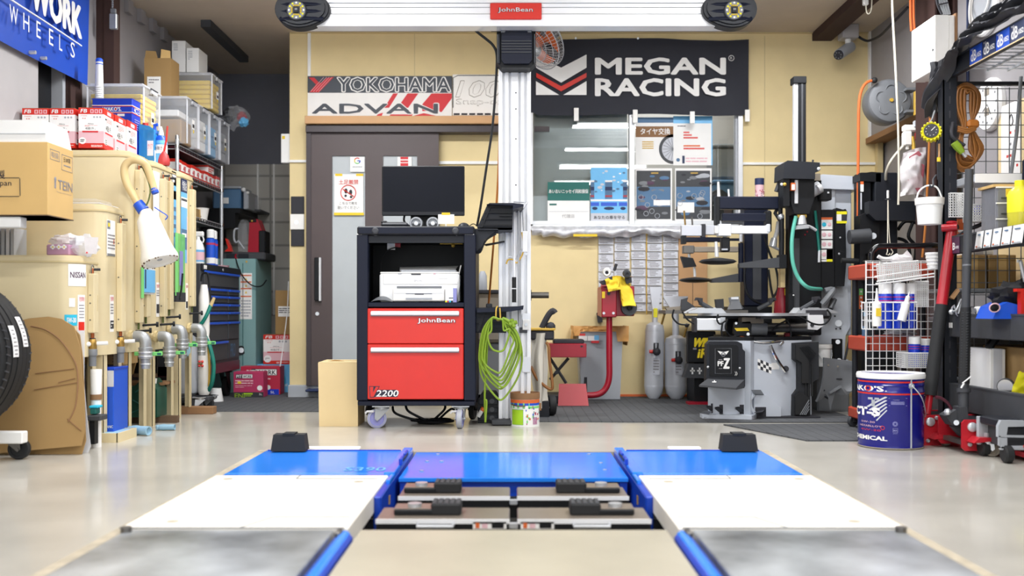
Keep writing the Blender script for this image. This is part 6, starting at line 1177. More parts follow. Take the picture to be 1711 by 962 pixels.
def air_tank(cx,r,yb,yt,nx,ny,fw,lab,tilt,yl):
 Y=7.12;s_=F/Y;t=thing('air_tank',lab,'air tank',(wx(cx,Y),Y,.007),'silver air tanks');c=V(wx(cx,Y),Y,.007);rr=r/s_;hh=wz(yt,Y)-.007
 g=G();g.x=rotm(c,'Y',tilt);g.lathe([(0,.0),(rr*.5,.0),(rr*.9,.04),(rr,.09),(rr,hh-.06),(rr*.88,hh-.02),(rr*.4,hh),(0,hh)],c,'silver_paint',n=28)
 for z in(.09,hh-.06):g.lathe([(rr*1.0,z-.006),(rr*1.012,z),(rr*1.0,z+.006)],c,'silver_paint',n=28)
 g.obj('tank',t)
 h2=wz(ny,Y)-.007;nr=rr*.3
 g=G();g.x=rotm(c,'Y',tilt);g.cyl(c+V(0,0,hh-.01),c+V(0,0,h2),nr,'silver_paint',n=14);o=g.obj('neck',t)
 g=G();g.x=rotm(c,'Y',tilt);z0,z1=h2-.02,wz(ny,Y)+(.09 if fw>10 else .14)-.007;w_=fw/s_
 g.add([c+V(a,b,z)for z,wd,dp in((z0,nr,nr),(z1,w_,.012))for a,b in((-wd,-dp),(wd,-dp),(wd,dp),(-wd,dp))],[(0,1,5,4),(1,2,6,5),(2,3,7,6),(3,0,4,7),(0,1,2,3)],'silver_paint');g.box(c.x-w_*.5,c.x+w_*.5,c.y-.013,c.y+.013,z1-.03,z1-.012,'ink');g.obj('nozzle',o)
 g=G();g.x=rotm(c,'Y',tilt);zc=hh*.62;g.cyl(c+V(-.01,-rr,zc),c+V(-.01,-rr-.05,zc),.018,'ink',n=10);g.ball(c+V(-.0,-rr-.05,zc),.028,'ink',10,(1,.8,1));g.cyl(c+V(-.05,-rr-.03,zc),c+V(-.02,-rr-.03,zc),.012,'red',n=8);g.tube([c+V(-.012,-rr-.01,zc),c+V(-.014,-rr-.02,zc+.06),c+V(.012,-rr-.02,zc+.06),c+V(.012,-rr-.01,zc)],.006,'ink',6);g.obj('valve',t,label='black valve with red cap')
 g=G();g.x=rotm(c,'Y',tilt);g.box(c.x-.02,c.x+.03,c.y-rr-.002,c.y-rr+.01,.18,.3,'paper_grey');g.lines(c.x-.015,c.x+.025,.19,.29,c.y-rr-.002,'ink_grey',5)
 if yl:g.box(c.x-.014,c.x+.014,c.y-nr-.003,c.y-nr+.003,h2-.07,h2-.005,'ylw_hi')
 g.obj('sticker',t);g=G();g.x=rotm(c,'Y',tilt);g.tube([c+V(rr*.6,-.02,hh-.03),c+V(rr*.9,-.04,hh+.06)],.008,'brass',8);g.ball(c+V(rr*.9,-.04,hh+.07),.016,'ink',8);g.obj('gauge',t)
air_tank(1092,16,667,538,1094,512,10,'taller silver air tank with a yellow sticker on its neck',1,True);air_tank(1130,19,667,560,1130,516,21,'shorter silver air tank with a wide fishtail nozzle, right of two',-.5,False)
t=thing('blaster_trolley','wheeled blaster with a black handle and dirty white bag right of the post','trolley',(wx(905,5.95),5.95,.006));Y=5.92
g=G();g.surf(lambda s_,q:(wx(886+29*s_*(1-.18*q)+8*q*q+1.5*math.sin(9*q+4*s_),Y),Y-.05*math.sin(PI*s_)+.02*math.sin(7*s_+3*q),wz(556+125*q,Y)),16,16,'canvas',-.003);g.obj('bag',t,label='dirty white canvas bag')
g=G();g.pb(886,551,926,568,Y-.02,.14,'ink',.01);g.pb(884,548,928,552,Y-.03,.15,'gold',.004);g.obj('hopper',t)
g=G();g.tube([W(905,548,Y),W(912,534,Y),W(918,524,Y),W(924,519,Y),W(928,523,Y)],.018,'ink',10,3);g.ball(W(920,546,Y),.03,'ink',10);g.obj('handle',t)
g=G();g.tube([W(887,612,Y-.03),W(897,632,Y-.05),W(912,646,Y-.05),W(921,650,Y-.05),W(923,641,Y-.05),W(918,600,Y-.04),W(917,580,Y-.03),W(913,572,Y-.02)],.009,'brown_cab',8,4);g.obj('hose',t,label='brown hose')
g=G();g.box(wx(884,Y),wx(917,Y),Y,Y+.25,.03,.12,'ink',.008);g.pb(895,670,918,706,Y-.04,.05,'blk_pl',.004);g.obj('base',t);g=G();c=W(921,690,Y+.05);c.z=.07;g.lathe([(0,-.02),(.06,-.02),(.063,-.01),(.063,.01),(.06,.02),(0,.02)],c,'rubber',(1,.2,0),22);g.obj('wheel',t)
t=thing('wheel_balancer','grey wheel balancer with its shaft showing behind the white post','wheel balancer',(wx(845,6.4),6.5,.0));Y=6.35
g=G();g.pb(790,572,885,690,Y,.3,'grey_md',.02);g.box(wx(795,Y),wx(882,Y),Y,Y+.28,.0,.1,'ink');g.obj('body',t);g=G();g.pb(797,486,887,572,Y-.02,.32,'dust',.02);g.pb(796,484,888,490,Y-.03,.34,'ink',.004);g.obj('tray',t);g=G();g.cyl(W(884,493,Y+.1),W(917,493,Y+.1),.02,'steel_dk',n=16);g.cyl(W(880,493,Y+.1),W(888,493,Y+.1),.035,'grey_dk',n=16);g.obj('shaft',t)
g=G();zt_=wz(484,Y)+.001;c=V(wx(806,Y),Y+.05,zt_);g.lathe([(0,0),(.03,0),(.028,.09),(.014,.12),(0,.12)],c,'grey_lt',n=16);g.obj('grey_flask',label='pale grey flask standing on the wheel balancer behind the cabinet',cat='flask')
# ================================================================ tyre changer
t=thing('tyre_changer','grey and black tyre changer with a chequered flag sticker and tall post','tyre changer',(1.5,6.1,.006));Y=5.82
g=G();zt_=wz(569,Y)
pl=[(wx(1183,Y),Y),(wx(1244,Y),Y),(wx(1252,Y),Y-.03),(wx(1262,Y),Y+.03),(wx(1306,Y),Y+.03),(wx(1330,Y),Y+.06),(wx(1368,Y),Y+.14),(wx(1368,Y)+.02,6.5),(wx(1183,Y)+.17,6.5),(wx(1183,Y)+.1,Y+.3)]
g.prism(pl,'xy',.008,zt_,'grey_mach');g.prism([(x+.0,y+.004)for x,y in pl],'xy',zt_,zt_+.02,'black');g.obj('cabinet',t)
g=G();g.prism([(wx(1172,Y),Y-.03),(wx(1250,Y),Y-.09),(wx(1262,Y),Y-.03),(wx(1262,Y),Y+.02),(wx(1172,Y),Y+.05)],'xy',.007,.03,'grey_mach');g.box(wx(1250,Y),wx(1370,Y),Y-.01,Y+.1,.007,.016,'ink');g.obj('base_plate',t)
g=G();Yp=Y-.07
g.pp([(1180,626),(1181,575),(1186,570),(1232,570),(1240,574),(1241,583),(1245,587),(1245,646),(1180,640)],Yp,.07,'blk_pl');g.pp([(1186,576),(1230,576),(1234,580),(1234,628),(1186,628)],Yp-.006,.006,'black');g.add([W(1183,632,Yp),W(1244,634,Yp),W(1230,648,Yp-.12),W(1168,643,Yp-.12),W(1168,646,Yp-.12),W(1230,651,Yp-.12),W(1244,648,Yp)],[(0,1,2,3),(3,2,5,4),(1,6,5,2)],'grey_dk')
p=g.obj('control_panel',t,label='black control panel with white logo')
g=G();q=Yp-.008
g.pp([(1199,586),(1209,588),(1218,586),(1214,592),(1204,592)],q,.002,'paper');g.tube([W(1208.5+3.2*math.cos(a),592+3.2*math.sin(a),q-.001)for a in[2*PI*i/14 for i in range(14)]],.0028,'grey_md',5,0,True);g.pt('PF',1199,603,1209,611.5,q,'paper',bold=.06);g.pt('Z',1208.5,598,1219.5,616,q,'paper',bold=.08,shear=.1);g.pb(1201,600,1207,601.5,q,.001,'ink_grey');g.pb(1201,615,1207,616,q,.001,'ink_grey');g.tube([W(1195,582,q),W(1222,582,q),W(1222,624,q),W(1195,624,q)],.0015,'grey_md',4,0,True);g.pt('>>',1228,620,1232,628,q,'paper')
for px,py in((1183,613),(1236,615)):g.ball(W(px,py,Yp-.002),.008,'steel',8)
for a,b,c,d in((1190,637,1197,638.5),(1193,635,1194.5,641),(1219,640,1229,641.5),(1179,640,1184,641)):g.add([W(a,b,Yp-.045),W(c,b,Yp-.045),W(c,d,Yp-.06),W(a,d,Yp-.06)],[(0,1,2,3)],'paper')
g.obj('logo',p)
for a,b,c,d in((1188,674,1191,690),(1202,676,1208,695),(1236,676,1243,696)):
 g=G();g.pb(a,b,c,d,Y-.003,.01,'ink');g.add([W(a-9,b+4,Y-.08),W(a-1,b+3,Y-.08),W(c,b+10,Y),W(a,b+10,Y)],[(0,1,2,3)],'grey_dk');g.add([W(a-9,b+6,Y-.08),W(a-1,b+5,Y-.08),W(c,b+13,Y),W(a,b+13,Y)],[(0,1,2,3)],'grey_dk');g.obj('pedal',t)
g=G();g.add([W(1168,690,Y-.11),W(1178,686,Y-.11),W(1190,687,Y-.02),W(1186,693,Y-.02)],[(0,1,2,3)],'grey_lt');g.tube([W(1188,690,Y-.02),W(1183,697,Y-.03),W(1176,697,Y-.03)],.006,'grey_lt',6);g.obj('side_pedal',t)
g=G();g.add([W(1255,651,Y-.06),W(1271,651,Y-.06),W(1278,661,Y+.02),W(1260,661,Y+.02)],[(0,1,2,3)],'grey_lt');g.box(wx(1260,Y),wx(1281,Y),Y-.0,Y+.05,wz(700,Y),wz(660,Y),'grey_mach');g.pb(1262,680,1280,698,Y-.004,.01,'ink');g.add([W(1259,690,Y-.07),W(1274,688,Y-.07),W(1279,683,Y),W(1268,684,Y)],[(0,1,2,3)],'ink');g.tube([W(1260,660,Y),W(1253,668,Y-.01),W(1254,680,Y-.01),W(1261,690,Y)],.012,'grey_mach',8,3);g.pp([(1281,660),(1305,680),(1305,702),(1281,702)],Y+.0,.04,'grey_mach');g.obj('pedal_guard',t)
g=G();Yc=Y+.02
g.pp([(1325,573),(1368,571),(1368,632),(1356,640),(1354,642),(1354,694),(1350,697),(1326,697),(1324,694),(1325,660),(1334,650),(1334,606),(1325,600)],Yc,.1,'rubber_dk');g.pp([(1330,576),(1352,575),(1352,640),(1340,640),(1340,606),(1330,600)],Yc-.02,.02,'rubber');g.pp([(1329,662),(1337,654),(1352,664),(1352,690),(1329,693)],Yc-.02,.02,'rubber')
for k in range(5):g.tube([W(1337+k*3.5,580-k*.5,Yc-.024),W(1355+k*2,604-k*3,Yc-.024)],.0035,'black',5);g.tube([W(1337+k*3,693,Yc-.024),W(1352,668+k*5,Yc-.024)],.003,'grey_md',5)if k<4 else None
for px in(1346,1351,1357):g.pb(px-1,608,px+1.5,662,Yc-.01,.012,'rubber')
g.obj('ribbed_cover',t,label='black ribbed plastic side cover')
g=G();q=Y+.0278;z_=lambda i,j:W(1266+i*4.6,599+i*1.9+j*5.4,q)
for i in range(5):
 for j in range(3):g.add([z_(i,j),z_(i+1,j),z_(i+1,j+1),z_(i,j+1)],[(0,1,2,3)],'ink' if(i+j)%2 else 'paper')
g.pb(1289,606,1302,617,q,.0008,'paper');g.obj('flag_sticker',t,label='black and white chequered flag sticker')
g=G();g.tube([W(1287,577,Y-.01),W(1296,598,Y-.02),W(1312,621,Y-.01)],[.01,.012,.009],'chrome',10,3);g.tube([W(1260,571,Y),W(1275,573,Y-.01),W(1290,572,Y-.01),W(1308,570,Y),W(1303,577,Y-.01)],.009,'chrome',8,3);g.cyl(W(1313,616,Y+.02),W(1313,616,Y+.036),.018,'ink',n=12);g.obj('tyre_lever',label='chrome tyre lever hung in the front of the tyre changer',cat='lever')
# turntable
g=G();TCX,TCY,TZ=wx(1266,6.15),6.15,.615
g.cyl((TCX,TCY,zt_),(TCX,TCY,TZ-.07),.11,'ink',n=24);g.prism([(TCX+.33*math.cos(a)*(1+.12*math.cos(4*a)),TCY+.33*math.sin(a)*(1+.12*math.cos(4*a)))for a in[2*PI*i/48 for i in range(48)]],'xy',TZ-.012,TZ+.004,'steel');g.box(TCX-.45,TCX+.43,TCY-.06,TCY+.06,TZ-.03,TZ-.012,'grey_dk');g.box(TCX-.06,TCX+.06,TCY-.32,TCY+.4,TZ-.03,TZ-.012,'grey_dk');tt=g.obj('turntable',t)
for sx in(-1,1):
 g=G();a=TCX+sx*.45;g.prism([(TCX+sx*.22,TZ+.004),(a,TZ+.004),(a-sx*.0,TZ+.012),(TCX+sx*.39,TZ+.034),(TCX+sx*.25,TZ+.034)],'xz',TCY-.13,TCY-.06,'steel');g.prism([(TCX+sx*.22,TZ+.004),(a,TZ+.004),(TCX+sx*.39,TZ+.038),(TCX+sx*.25,TZ+.038)],'xz',TCY+.04,TCY+.1,'alu');g.obj('slide',tt)
for px,py,bx,by,y in((1167,500,1190,517,6.05),(1222,497,1236,516,5.9),(1290,500,1266,516,6.4),(1364,498,1338,517,6.05)):
 g=G();s_=1 if px>1266 else-1
 if px in(1222,):g.prism([(wx(a,y),wz(b,y))for a,b in((1220,497),(1235,495),(1236,503),(1240,516),(1218,517),(1222,507))],'xz',y,y+.05,'grey_md');g.pb(1222,496,1234,500,y-.008,.01,'alu');g.tube([W(1232,503,y+.02),W(1240,516,y+.02)],.01,'grey_dk')
 else:g.tube([W(bx,by,y),W(px-s_*2,py+5,y)],.014,'grey_dk',8);g.prism([(wx(px+s_*a,y),wz(b,y))for a,b in((-6,py-2),(4,py-3),(6,py+2),(1,py+1),(-2,py+7),(-6,py+5))],'xz',y-.025,y+.025,'ink')
 g.obj('clamp_jaw',tt)
g=G();y=5.98;g.pb(1163,532,1212,552,y,.09,'alu',.004);g.pb(1160,530,1165,555,y-.006,.1,'ink',.004);g.pb(1204,530,1212,553,y-.006,.1,'steel');g.obj('air_cylinder',tt,label='silver air cylinder')
g=G();y=5.95;g.pp([(1228,538),(1253,537),(1256,541),(1255,560),(1228,561),(1226,556)],y,.04,'black');g.pp([(1227,548),(1249,547.5),(1252,552.5),(1231,553)],y-.003,.003,'ylw');g.cyl(W(1230,540,y-.006),W(1230,540,y),.008,'steel',n=8);g.cyl(W(1250,558,y-.006),W(1250,558,y),.01,'alu',n=8);g.cyl(W(1252,549,y+.05),W(1280,549,y+.05),.042,'grey_md',n=20);g.pb(1240,530,1276,540,y,.1,'dust');g.obj('motor',tt,label='black motor cap with a yellow stripe')
g=G();y=6.0;g.cyl(W(1280,544,y),W(1352,544,y),.017,'steel_dk',n=14);g.cyl(W(1280,551,y),W(1360,551,y),.015,'grey_dk',n=14);g.pp([(1350,526),(1375,526),(1377,543),(1366,551),(1350,550)],y-.03,.03,'alu_w');g.cyl(W(1357,543,y-.036),W(1357,543,y-.03),.012,'ink',n=8);g.pb(1348,518,1382,528,y,.1,'ink');g.obj('slide_rod',tt)
for P in([(1140,520),(1148,533),(1160,541)],[(1126,517),(1124,530),(1135,541),(1152,542)],[(1200,525),(1198,534),(1203,541),(1212,536)],[(1207,540),(1206,558),(1215,567),(1245,565)],[(1216,533),(1212,548),(1222,562),(1240,560),(1270,566),(1300,560)],[(1326,527),(1340,531),(1360,541),(1378,541),(1388,528),(1382,517)],[(1312,530),(1320,545),(1319,566),(1290,568)],[(1290,552),(1300,543),(1316,534)]):
 g=G();g.tube([W(a,b,5.93)for a,b in P],.0055,'black',7,5);g.obj('air_hose',tt)
g=G();g.pb(1237,560,1246,568,5.95,.02,'orange');g.pb(1224,562,1234,568,5.97,.02,'red_dk');g.pb(1312,556,1320,563,6.05,.03,'red_dk');g.obj('fittings',tt)
# tower
Yt=6.35
g=G();g.pp([(1345,577),(1352,560),(1372,545),(1372,482),(1416,480),(1421,545),(1413,560),(1405,700),(1365,700),(1365,577)],Yt+.12,.2,'grey_mach');g.pb(1390,316,1423,560,Yt+.15,.16,'grey_mach',.006);g.pb(1371,316,1396,352,Yt+.13,.1,'grey_mach',.004);g.pp([(1371,293),(1374,291),(1437,295),(1437,317),(1371,315)],Yt+.1,.2,'grey_mach');g.cyl(W(1401,540,Yt+.11),W(1401,540,Yt+.12),.022,'steel',n=14);[g.cyl(W(a,b,Yt+.115),W(a,b,Yt+.125),.006,'ink',n=8)for a,b in((1397,549),(1404,549),(1395,528))]
g.obj('tower',t,label='grey tower')
g=G();g.pb(1319,300,1373,560,Yt,.1,'black',.006);g.pb(1325,398,1336,520,Yt-.02,.03,'grey_dk');g.pb(1371,350,1395,482,Yt+.02,.08,'black',.004);g.pp([(1395,350),(1398,347),(1408,350),(1413,349),(1416,354),(1415,368),(1413,375),(1414,440),(1411,478),(1395,478)],Yt+.03,.07,'black');g.pb(1304,382,1312,480,Yt+.05,.05,'hose_beige');g.pb(1318,490,1327,520,Yt-.03,.03,'black');g.ball(W(1326,493,Yt-.03),.006,'white',6);g.ball(W(1404,397,Yt+.025),.007,'steel',8);g.ball(W(1402,424,Yt+.025),.008,'steel',8)
for px,py in((1345,392),(1349,387)):g.ball(W(px,py,Yt),.006,'red_dk',6)
g.obj('front_cover',t,label='black column cover')
g=G()
def wl(a,b,c,d,m='paper'):g.pb(a,b,c,d,Yt+.016,.003,m)
wl(1372,363,1391,367,'orange');wl(1372,367,1391,383)
for a,b in((385,399),(401,415),(417,433)):wl(1372,a,1391,b)
wl(1381,417,1391,437,'ylw_hi');wl(1372,434,1381,437)
for b in(375,392,408,425):g.ball(W(1377,b,Yt+.015),.015,'cyan' if b==375 else 'pink',8,(1,.1,1));g.ball(W(1386,b,Yt+.015),.013,'pink',8,(1,.1,1))if b<420 else None
g.pb(1398,353,1415,358,Yt+.026,.003,'ylw_hi');g.pb(1398,358,1406,369,Yt+.026,.003,'paper');g.pb(1406,358,1415,369,Yt+.026,.003,'ink');g.pb(1398,369,1415,373,Yt+.026,.003,'ylw_hi');g.obj('warning_labels',t,label='yellow and orange warning labels')
g=G();Yh=6.2;g.pb(1327,138,1334,270,Yh,.04,'alu',.003);g.pb(1334,138,1347,270,Yh-.004,.06,'black',.002);g.pb(1339,138,1342,270,Yh-.006,.01,'grey_dk');g.pb(1326,127,1348,139,Yh-.012,.08,'black',.004);g.pb(1328,300,1334,340,Yh-.03,.03,'alu',.003);g.obj('post',t,label='tall black and silver post')
g=G();g.pp([(1309,297),(1310,272),(1316,268),(1370,271.5),(1370,285),(1362,288),(1362,299),(1309,298)],Yh-.06,.22,'blk_pl');g.pp([(1322,299),(1361,299),(1361,330),(1352,357),(1328,357),(1322,340)],Yh-.02,.16,'black');g.pb(1309,297,1320,345,Yh-.04,.1,'black',.004);g.pb(1322,305,1329,318,Yh-.05,.03,'orange');g.pb(1323,308,1328,317,Yh-.052,.03,'paper');g.ball(W(1311,308,Yh-.05),.012,'gold',8);g.ball(W(1306,308,Yh-.05),.01,'alu',8);g.ball(W(1368,282,Yh-.064),.012,'alu',8);g.tube([W(1358,271,Yh),W(1358.5,267,Yh)],.006,'ink');g.obj('head',t,label='black tool head housing')
g=G();g.cyl(W(1332,361,Yh),W(1347,361,Yh),.012,'gold',n=10);g.cyl(W(1340,360,Yh),W(1340,375,Yh),.02,'steel',.03,14);g.tube([W(1330,382,Yh),W(1340,378,Yh),W(1352,378,Yh),W(1364,385,Yh)],.009,'steel',8,3);g.pp([(1333,376),(1350,375),(1352,381),(1331,383)],Yh-.03,.06,'steel');g.obj('mount_tool',t,label='chrome mounting tool')
g=G();g.cyl(W(1352,322,Yh+.1),W(1370,312,Yh+.1),.04,'silver_paint',n=18);g.cyl(W(1366,316,Yh+.05),W(1372,313,Yh+.05),.03,'alu',n=14);g.pb(1358,290,1371,308,Yh+.15,.1,'dust');g.pb(1370,315,1390,334,Yh+.1,.1,'black',.004);g.ball(W(1384,322,Yh+.09),.008,'alu',6);g.obj('tilt_cylinder',t)
g=G();g.tube([W(1330,361,Yh),W(1325,385,Yh),W(1323,410,Yh),W(1325,440,Yh),W(1334,464,Yh),W(1350,480,Yh),W(1372,483,Yt)],.012,'mint',10,5);g.tube([W(1362,352,Yh+.1),W(1366,390,Yt-.01),W(1369,420,Yt-.01)],.009,'teal',8,4);g.tube([W(1369,418,Yt-.01),W(1368.5,438,Yt-.01)],.009,'alu',8);g.obj('green_hose',t,label='mint green air hose')
g=G();g.tube([W(1374,508,Yt-.02),W(1385,495,Yt-.03),W(1392,484,Yt),W(1378,486,Yt)],.02,'grey_md',8,3);g.tube([W(1395,500,Yt),W(1388,516,Yt-.04)],.014,'grey_dk',8);g.pp([(1391,498),(1398,500),(1396,505),(1391,512),(1386,515)],Yt-.01,.04,'ink');g.obj('lock_arm',t)
# assist arm on the left
Ya=6.3
g=G();g.tube([W(1306,362,Ya),W(1306,445,Ya)],.016,'black',12);g.tube([W(1304,305,Ya),W(1304,360,Ya)],.014,'black',12);g.ball(W(1305,362,Ya),.022,'steel',10);g.tube([W(1308,290,Ya+.02),W(1297,320,Ya+.02)],.014,'grey_dk',8);g.tube([W(1301,345,Ya+.05),W(1295,356,Ya+.05),W(1303,368,Ya+.03)],.012,'ink',8);g.obj('arm_post',t)
g=G();g.pb(1197,328,1303,349,Ya,.06,'navy_blk',.006);g.pb(1196,328,1203,375,Ya-.01,.07,'black',.003);g.tube([W(1200,304,Ya+.02),W(1201,330,Ya+.02)],[.007,.011],'alu',8);g.tube([W(1217,316,Ya+.02),W(1218,330,Ya+.02)],.006,'alu',8);g.obj('upper_arm',t)
g=G();g.pb(1207,356,1284,369,Ya-.01,.05,'navy_blk',.004);g.pb(1280,351,1290,388,Ya-.02,.07,'black',.01);g.obj('middle_arm',t)
g=G();g.pb(1220,377,1286,390,Ya-.03,.05,'alu_w',.003);g.pb(1201,374,1222,394,Ya-.05,.08,'alu',.003);g.pb(1195,378,1202,390,Ya-.03,.05,'alu_w',.003);g.pb(1281,374,1288,388,Ya-.036,.06,'alu',.006);g.cyl(W(1211,393,Ya),W(1211,401,Ya),.012,'alu');g.pb(1206,396,1220,420,Ya-.04,.06,'black',.006);g.pb(1206,415,1216,418,Ya-.043,.01,'grey_lt');g.obj('silver_arm',t,label='silver slide arm')
g=G();c=W(1199,437,Ya-.05);g.lathe([(0,-.02),(.06,-.017),(.1,-.01),(.118,.0),(.1,.012),(.06,.018),(.02,.024),(0,.024)],c,'black',(0,0,1),36);g.cyl(c+V(-.005,0,.03),c+V(-.01,0,.125),.014,'alu',.009,12);g.obj('press_disc',t,label='black press disc')
g=G();g.pp([(1236,440),(1240,439),(1305,429),(1314,432),(1314,447),(1236,447)],Ya-.01,.06,'grey_dk');g.pb(1303,425,1315,448,Ya-.02,.08,'black',.003);g.obj('lower_arm',t)
g=G();g.tube([W(1301,370,6.4),W(1298,388,6.4),W(1294,400,6.4)],.014,'alu',10);g.cyl(W(1294,398,6.4),W(1291,412,6.4),.02,'steel',.026,12);g.tube([W(1288,410,6.4),W(1298,415,6.4),W(1304,418,6.4)],.009,'steel',8);g.obj('helper_roller',t)
# bead breaker blade and lower right
g=G();Yb=5.95;g.surf(lambda u,v:W(1375-13*v*v*v+(56*u)*(1 if v<.6 else 1-.55*(v-.6)/.4)+(-6*u if v<.15 else 0)+10*u*math.sin(PI*v)*.6,597+73*v+6*u-((18*u)if v>.85 else 0),Yb+.03*math.sin(PI*u)),10,14,'grey_md',.012)
for px,py in((1384,610),(1400,612),(1377,652)):g.cyl(W(px,py,Yb-.004),W(px,py,Yb+.004),.006,'black' if py>640 else 'dust',n=8)
g.pb(1398,632,1407,633.5,Yb+.01,.01,'ink');g.obj('breaker_blade',t,label='dark curved bead breaker blade')
g=G();g.pb(1366,600,1420,700,6.25,.2,'grey_md',.01);g.pb(1394,566,1408,640,6.2,.06,'black',.004);g.cyl(W(1400,571,6.18),W(1400,571,6.2),.014,'alu');g.cyl(W(1402,602,6.18),W(1402,602,6.2),.014,'alu');g.tube([W(1421,560,6.1),W(1409,612,6.1)],.007,'ink');g.obj('breaker_body',t)
t=thing('small_bucket','small cream bucket behind the bead breaker blade of the tyre changer','bucket',(wx(1377,6.1),6.1,wz(612,6.1)));c=V(wx(1377,6.1),6.1,wz(612,6.1));g=G();g.lathe([(0,0),(.036,0),(.042,.13),(.038,.13),(.033,.01),(0,.01)],c,'white',n=20);g.lathe([(.042,.11),(.047,.112),(.047,.135),(.043,.136)],c,'white_w',n=20);g.obj('pail',t);g=G();g.tube([c+V(-.045,0,.12),c+V(-.03,-.045,.05),c+V(.03,-.045,.05),c+V(.045,0,.12)],.002,'steel',5,3);g.obj('handle',t)
# ---- second tyre changer behind
t=thing('tyre_changer','black tyre changer with yellow lettering, half hidden behind the grey one','tyre changer',(1.45,6.95,.006));Y=6.8
g=G();g.pb(1244,340,1284,512,Y,.14,'navy_blk',.01);g.pb(1258,380,1272,500,Y-.01,.02,'grey_dk');g.pb(1160,600,1290,674,Y-.05,.3,'black',.01);g.pb(1220,512,1290,600,Y,.2,'black');g.obj('column',t)
g=G();g.pb(1150,553,1196,606,Y-.1,.08,'black',.006);g.pp([(1151,608),(1196,608),(1196,632),(1143,631)],Y-.14,.1,'grey_dk');g.pb(1160,632,1196,672,Y-.08,.05,'black');g.pb(1150,672,1196,676,Y-.14,.1,'red_dk');p=g.obj('control_panel',t)
g=G();q=Y-.102;g.pt('WIN',1158,564,1190,580,q,'ylw_ink',bold=.08,shear=.15);g.pt('iR',1166,582,1184,598,q,'ylw_ink',bold=.06,shear=.15);g.pb(1158,581,1164,584,q,.001,'ink_grey')
for px in(1157,1169):g.pb(px-4,618,px+4,620.5,Y-.142,.002,'paper');g.pb(px-1.3,614,px+1.3,625,Y-.142,.002,'paper')
g.obj('lettering',p,label='yellow lettering')
g=G();Ya=6.75;g.pb(1139,376,1173,394,Ya,.05,'paper_grey',.003);g.pb(1179,376,1207,392,Ya,.05,'paper_grey',.003);g.pb(1173,374,1179,396,Ya-.01,.07,'ink');g.tube([W(1143,352,Ya+.02),W(1145,376,Ya+.02)],.006,'brass',8);g.tube([W(1156,362,Ya+.02),W(1157,376,Ya+.02)],.006,'steel_dk',8);g.pb(1207,370,1240,374,Ya,.03,'grey_dk');g.obj('upper_arm',t)
g=G();g.pb(1140,393,1147,407,Ya-.02,.07,'black');g.pb(1146,396,1206,404,Ya-.01,.05,'navy_blk',.004);g.pb(1206,398,1240,402,Ya,.04,'navy_blk');g.obj('middle_arm',t)
g=G();g.pb(1142,410,1160,423,Ya-.03,.06,'steel_dk',.003);g.pb(1160,412,1234,421,Ya-.02,.04,'dust',.003);g.obj('slide_arm',t)
g=G();g.pp([(1138,428),(1158,431),(1164,445),(1144,447)],Ya-.03,.05,'black');g.tube([W(1151,424,Ya),W(1152,432,Ya)],.01,'alu',8);g.tube([W(1160,446,Ya),W(1161,462,Ya)],.009,'alu',8);c=W(1162,468,Ya);g.lathe([(0,-.018),(.06,-.015),(.095,-.009),(.112,.0),(.095,.01),(.05,.017),(0,.022)],c,'black',(0,0,1),32);g.obj('press_disc',t)
g=G();g.tube([W(1238,406,Ya),W(1238,471,Ya)],.018,'navy_blk',12);g.tube([W(1238,376,Ya),W(1238,404,Ya)],.012,'alu',10);g.pp([(1183,468),(1186,466),(1232,457),(1240,458),(1240,471),(1190,472)],Ya,.05,'grey_dk');g.obj('lower_arm',t)
g=G();Yj=6.5;g.pp([(1140,500),(1150,497),(1148,503),(1160,511),(1165,518),(1138,519)],Yj,.05,'grey_dk');g.pp([(1112,514),(1140,511),(1150,522),(1118,522)],Yj+.03,.05,'dust');g.pp([(1196,500),(1209,499),(1210,517),(1198,517)],Yj,.05,'grey_dk');g.box(wx(1112,Yj),wx(1250,Yj),Yj,Yj+.3,wz(524,Yj),wz(518,Yj),'steel_dk');g.box(wx(1220,Yj),wx(1260,Yj),Yj+.1,Yj+.3,.3,wz(520,Yj),'black');g.obj('turntable',t)
g=G()
for P in([(1246,440),(1244,470),(1252,495),(1275,508),(1296,500)],[(1284,450),(1288,480),(1292,498)],[(1276,392),(1285,420),(1297,450),(1300,480),(1292,497)]):g.tube([W(a,b,6.7)for a,b in P],.008,'black',7,5)
g.obj('hoses',t)
t=thing('bead_container','clear container with a blue cap standing on the rear tyre changer','container',W(1269,340,6.86));c=V(wx(1269,6.86),6.86,wz(340,6.86)+.004);hh=wz(309,6.86)-c.z;g=G();g.lathe([(0,0),(.03,0),(.03,hh),(0,hh)],c,'pink',n=18)
for i in range(40):a=R.uniform(-1.5,1.5);z=R.uniform(.02,hh*.7);g.ball(c+V(.0305*math.sin(a),-.0305*math.cos(a),z),.005,R.choice(['red_dk','paper','grey_md']),5,(1,.4,1))
g.obj('jar',t);g=G();g.cyl(c+V(0,0,hh),c+V(0,0,hh+.045),.032,'navy',n=18);g.obj('cap',t)
t=thing('fire_cone','dark red pointed canister standing behind the turntable','canister',(wx(1310,6.6),6.6,wz(520,6.6)));g=G();c=V(wx(1308,6.6),6.6,wz(530,6.6));g.lathe([(0,0),(.06,0),(.055,.1),(.03,.2),(.02,.26),(.006,.33),(0,.33)],c,'red_dk',n=20);g.obj('body',t);g=G();g.lathe([(.031,.2),(.0215,.26),(.007,.325)],c,'paper',n=18);g.box(c.x,c.x+.03,c.y-.045,c.y-.04,.145+c.z,.19+c.z,'ylw');g.obj('label_patch',t)
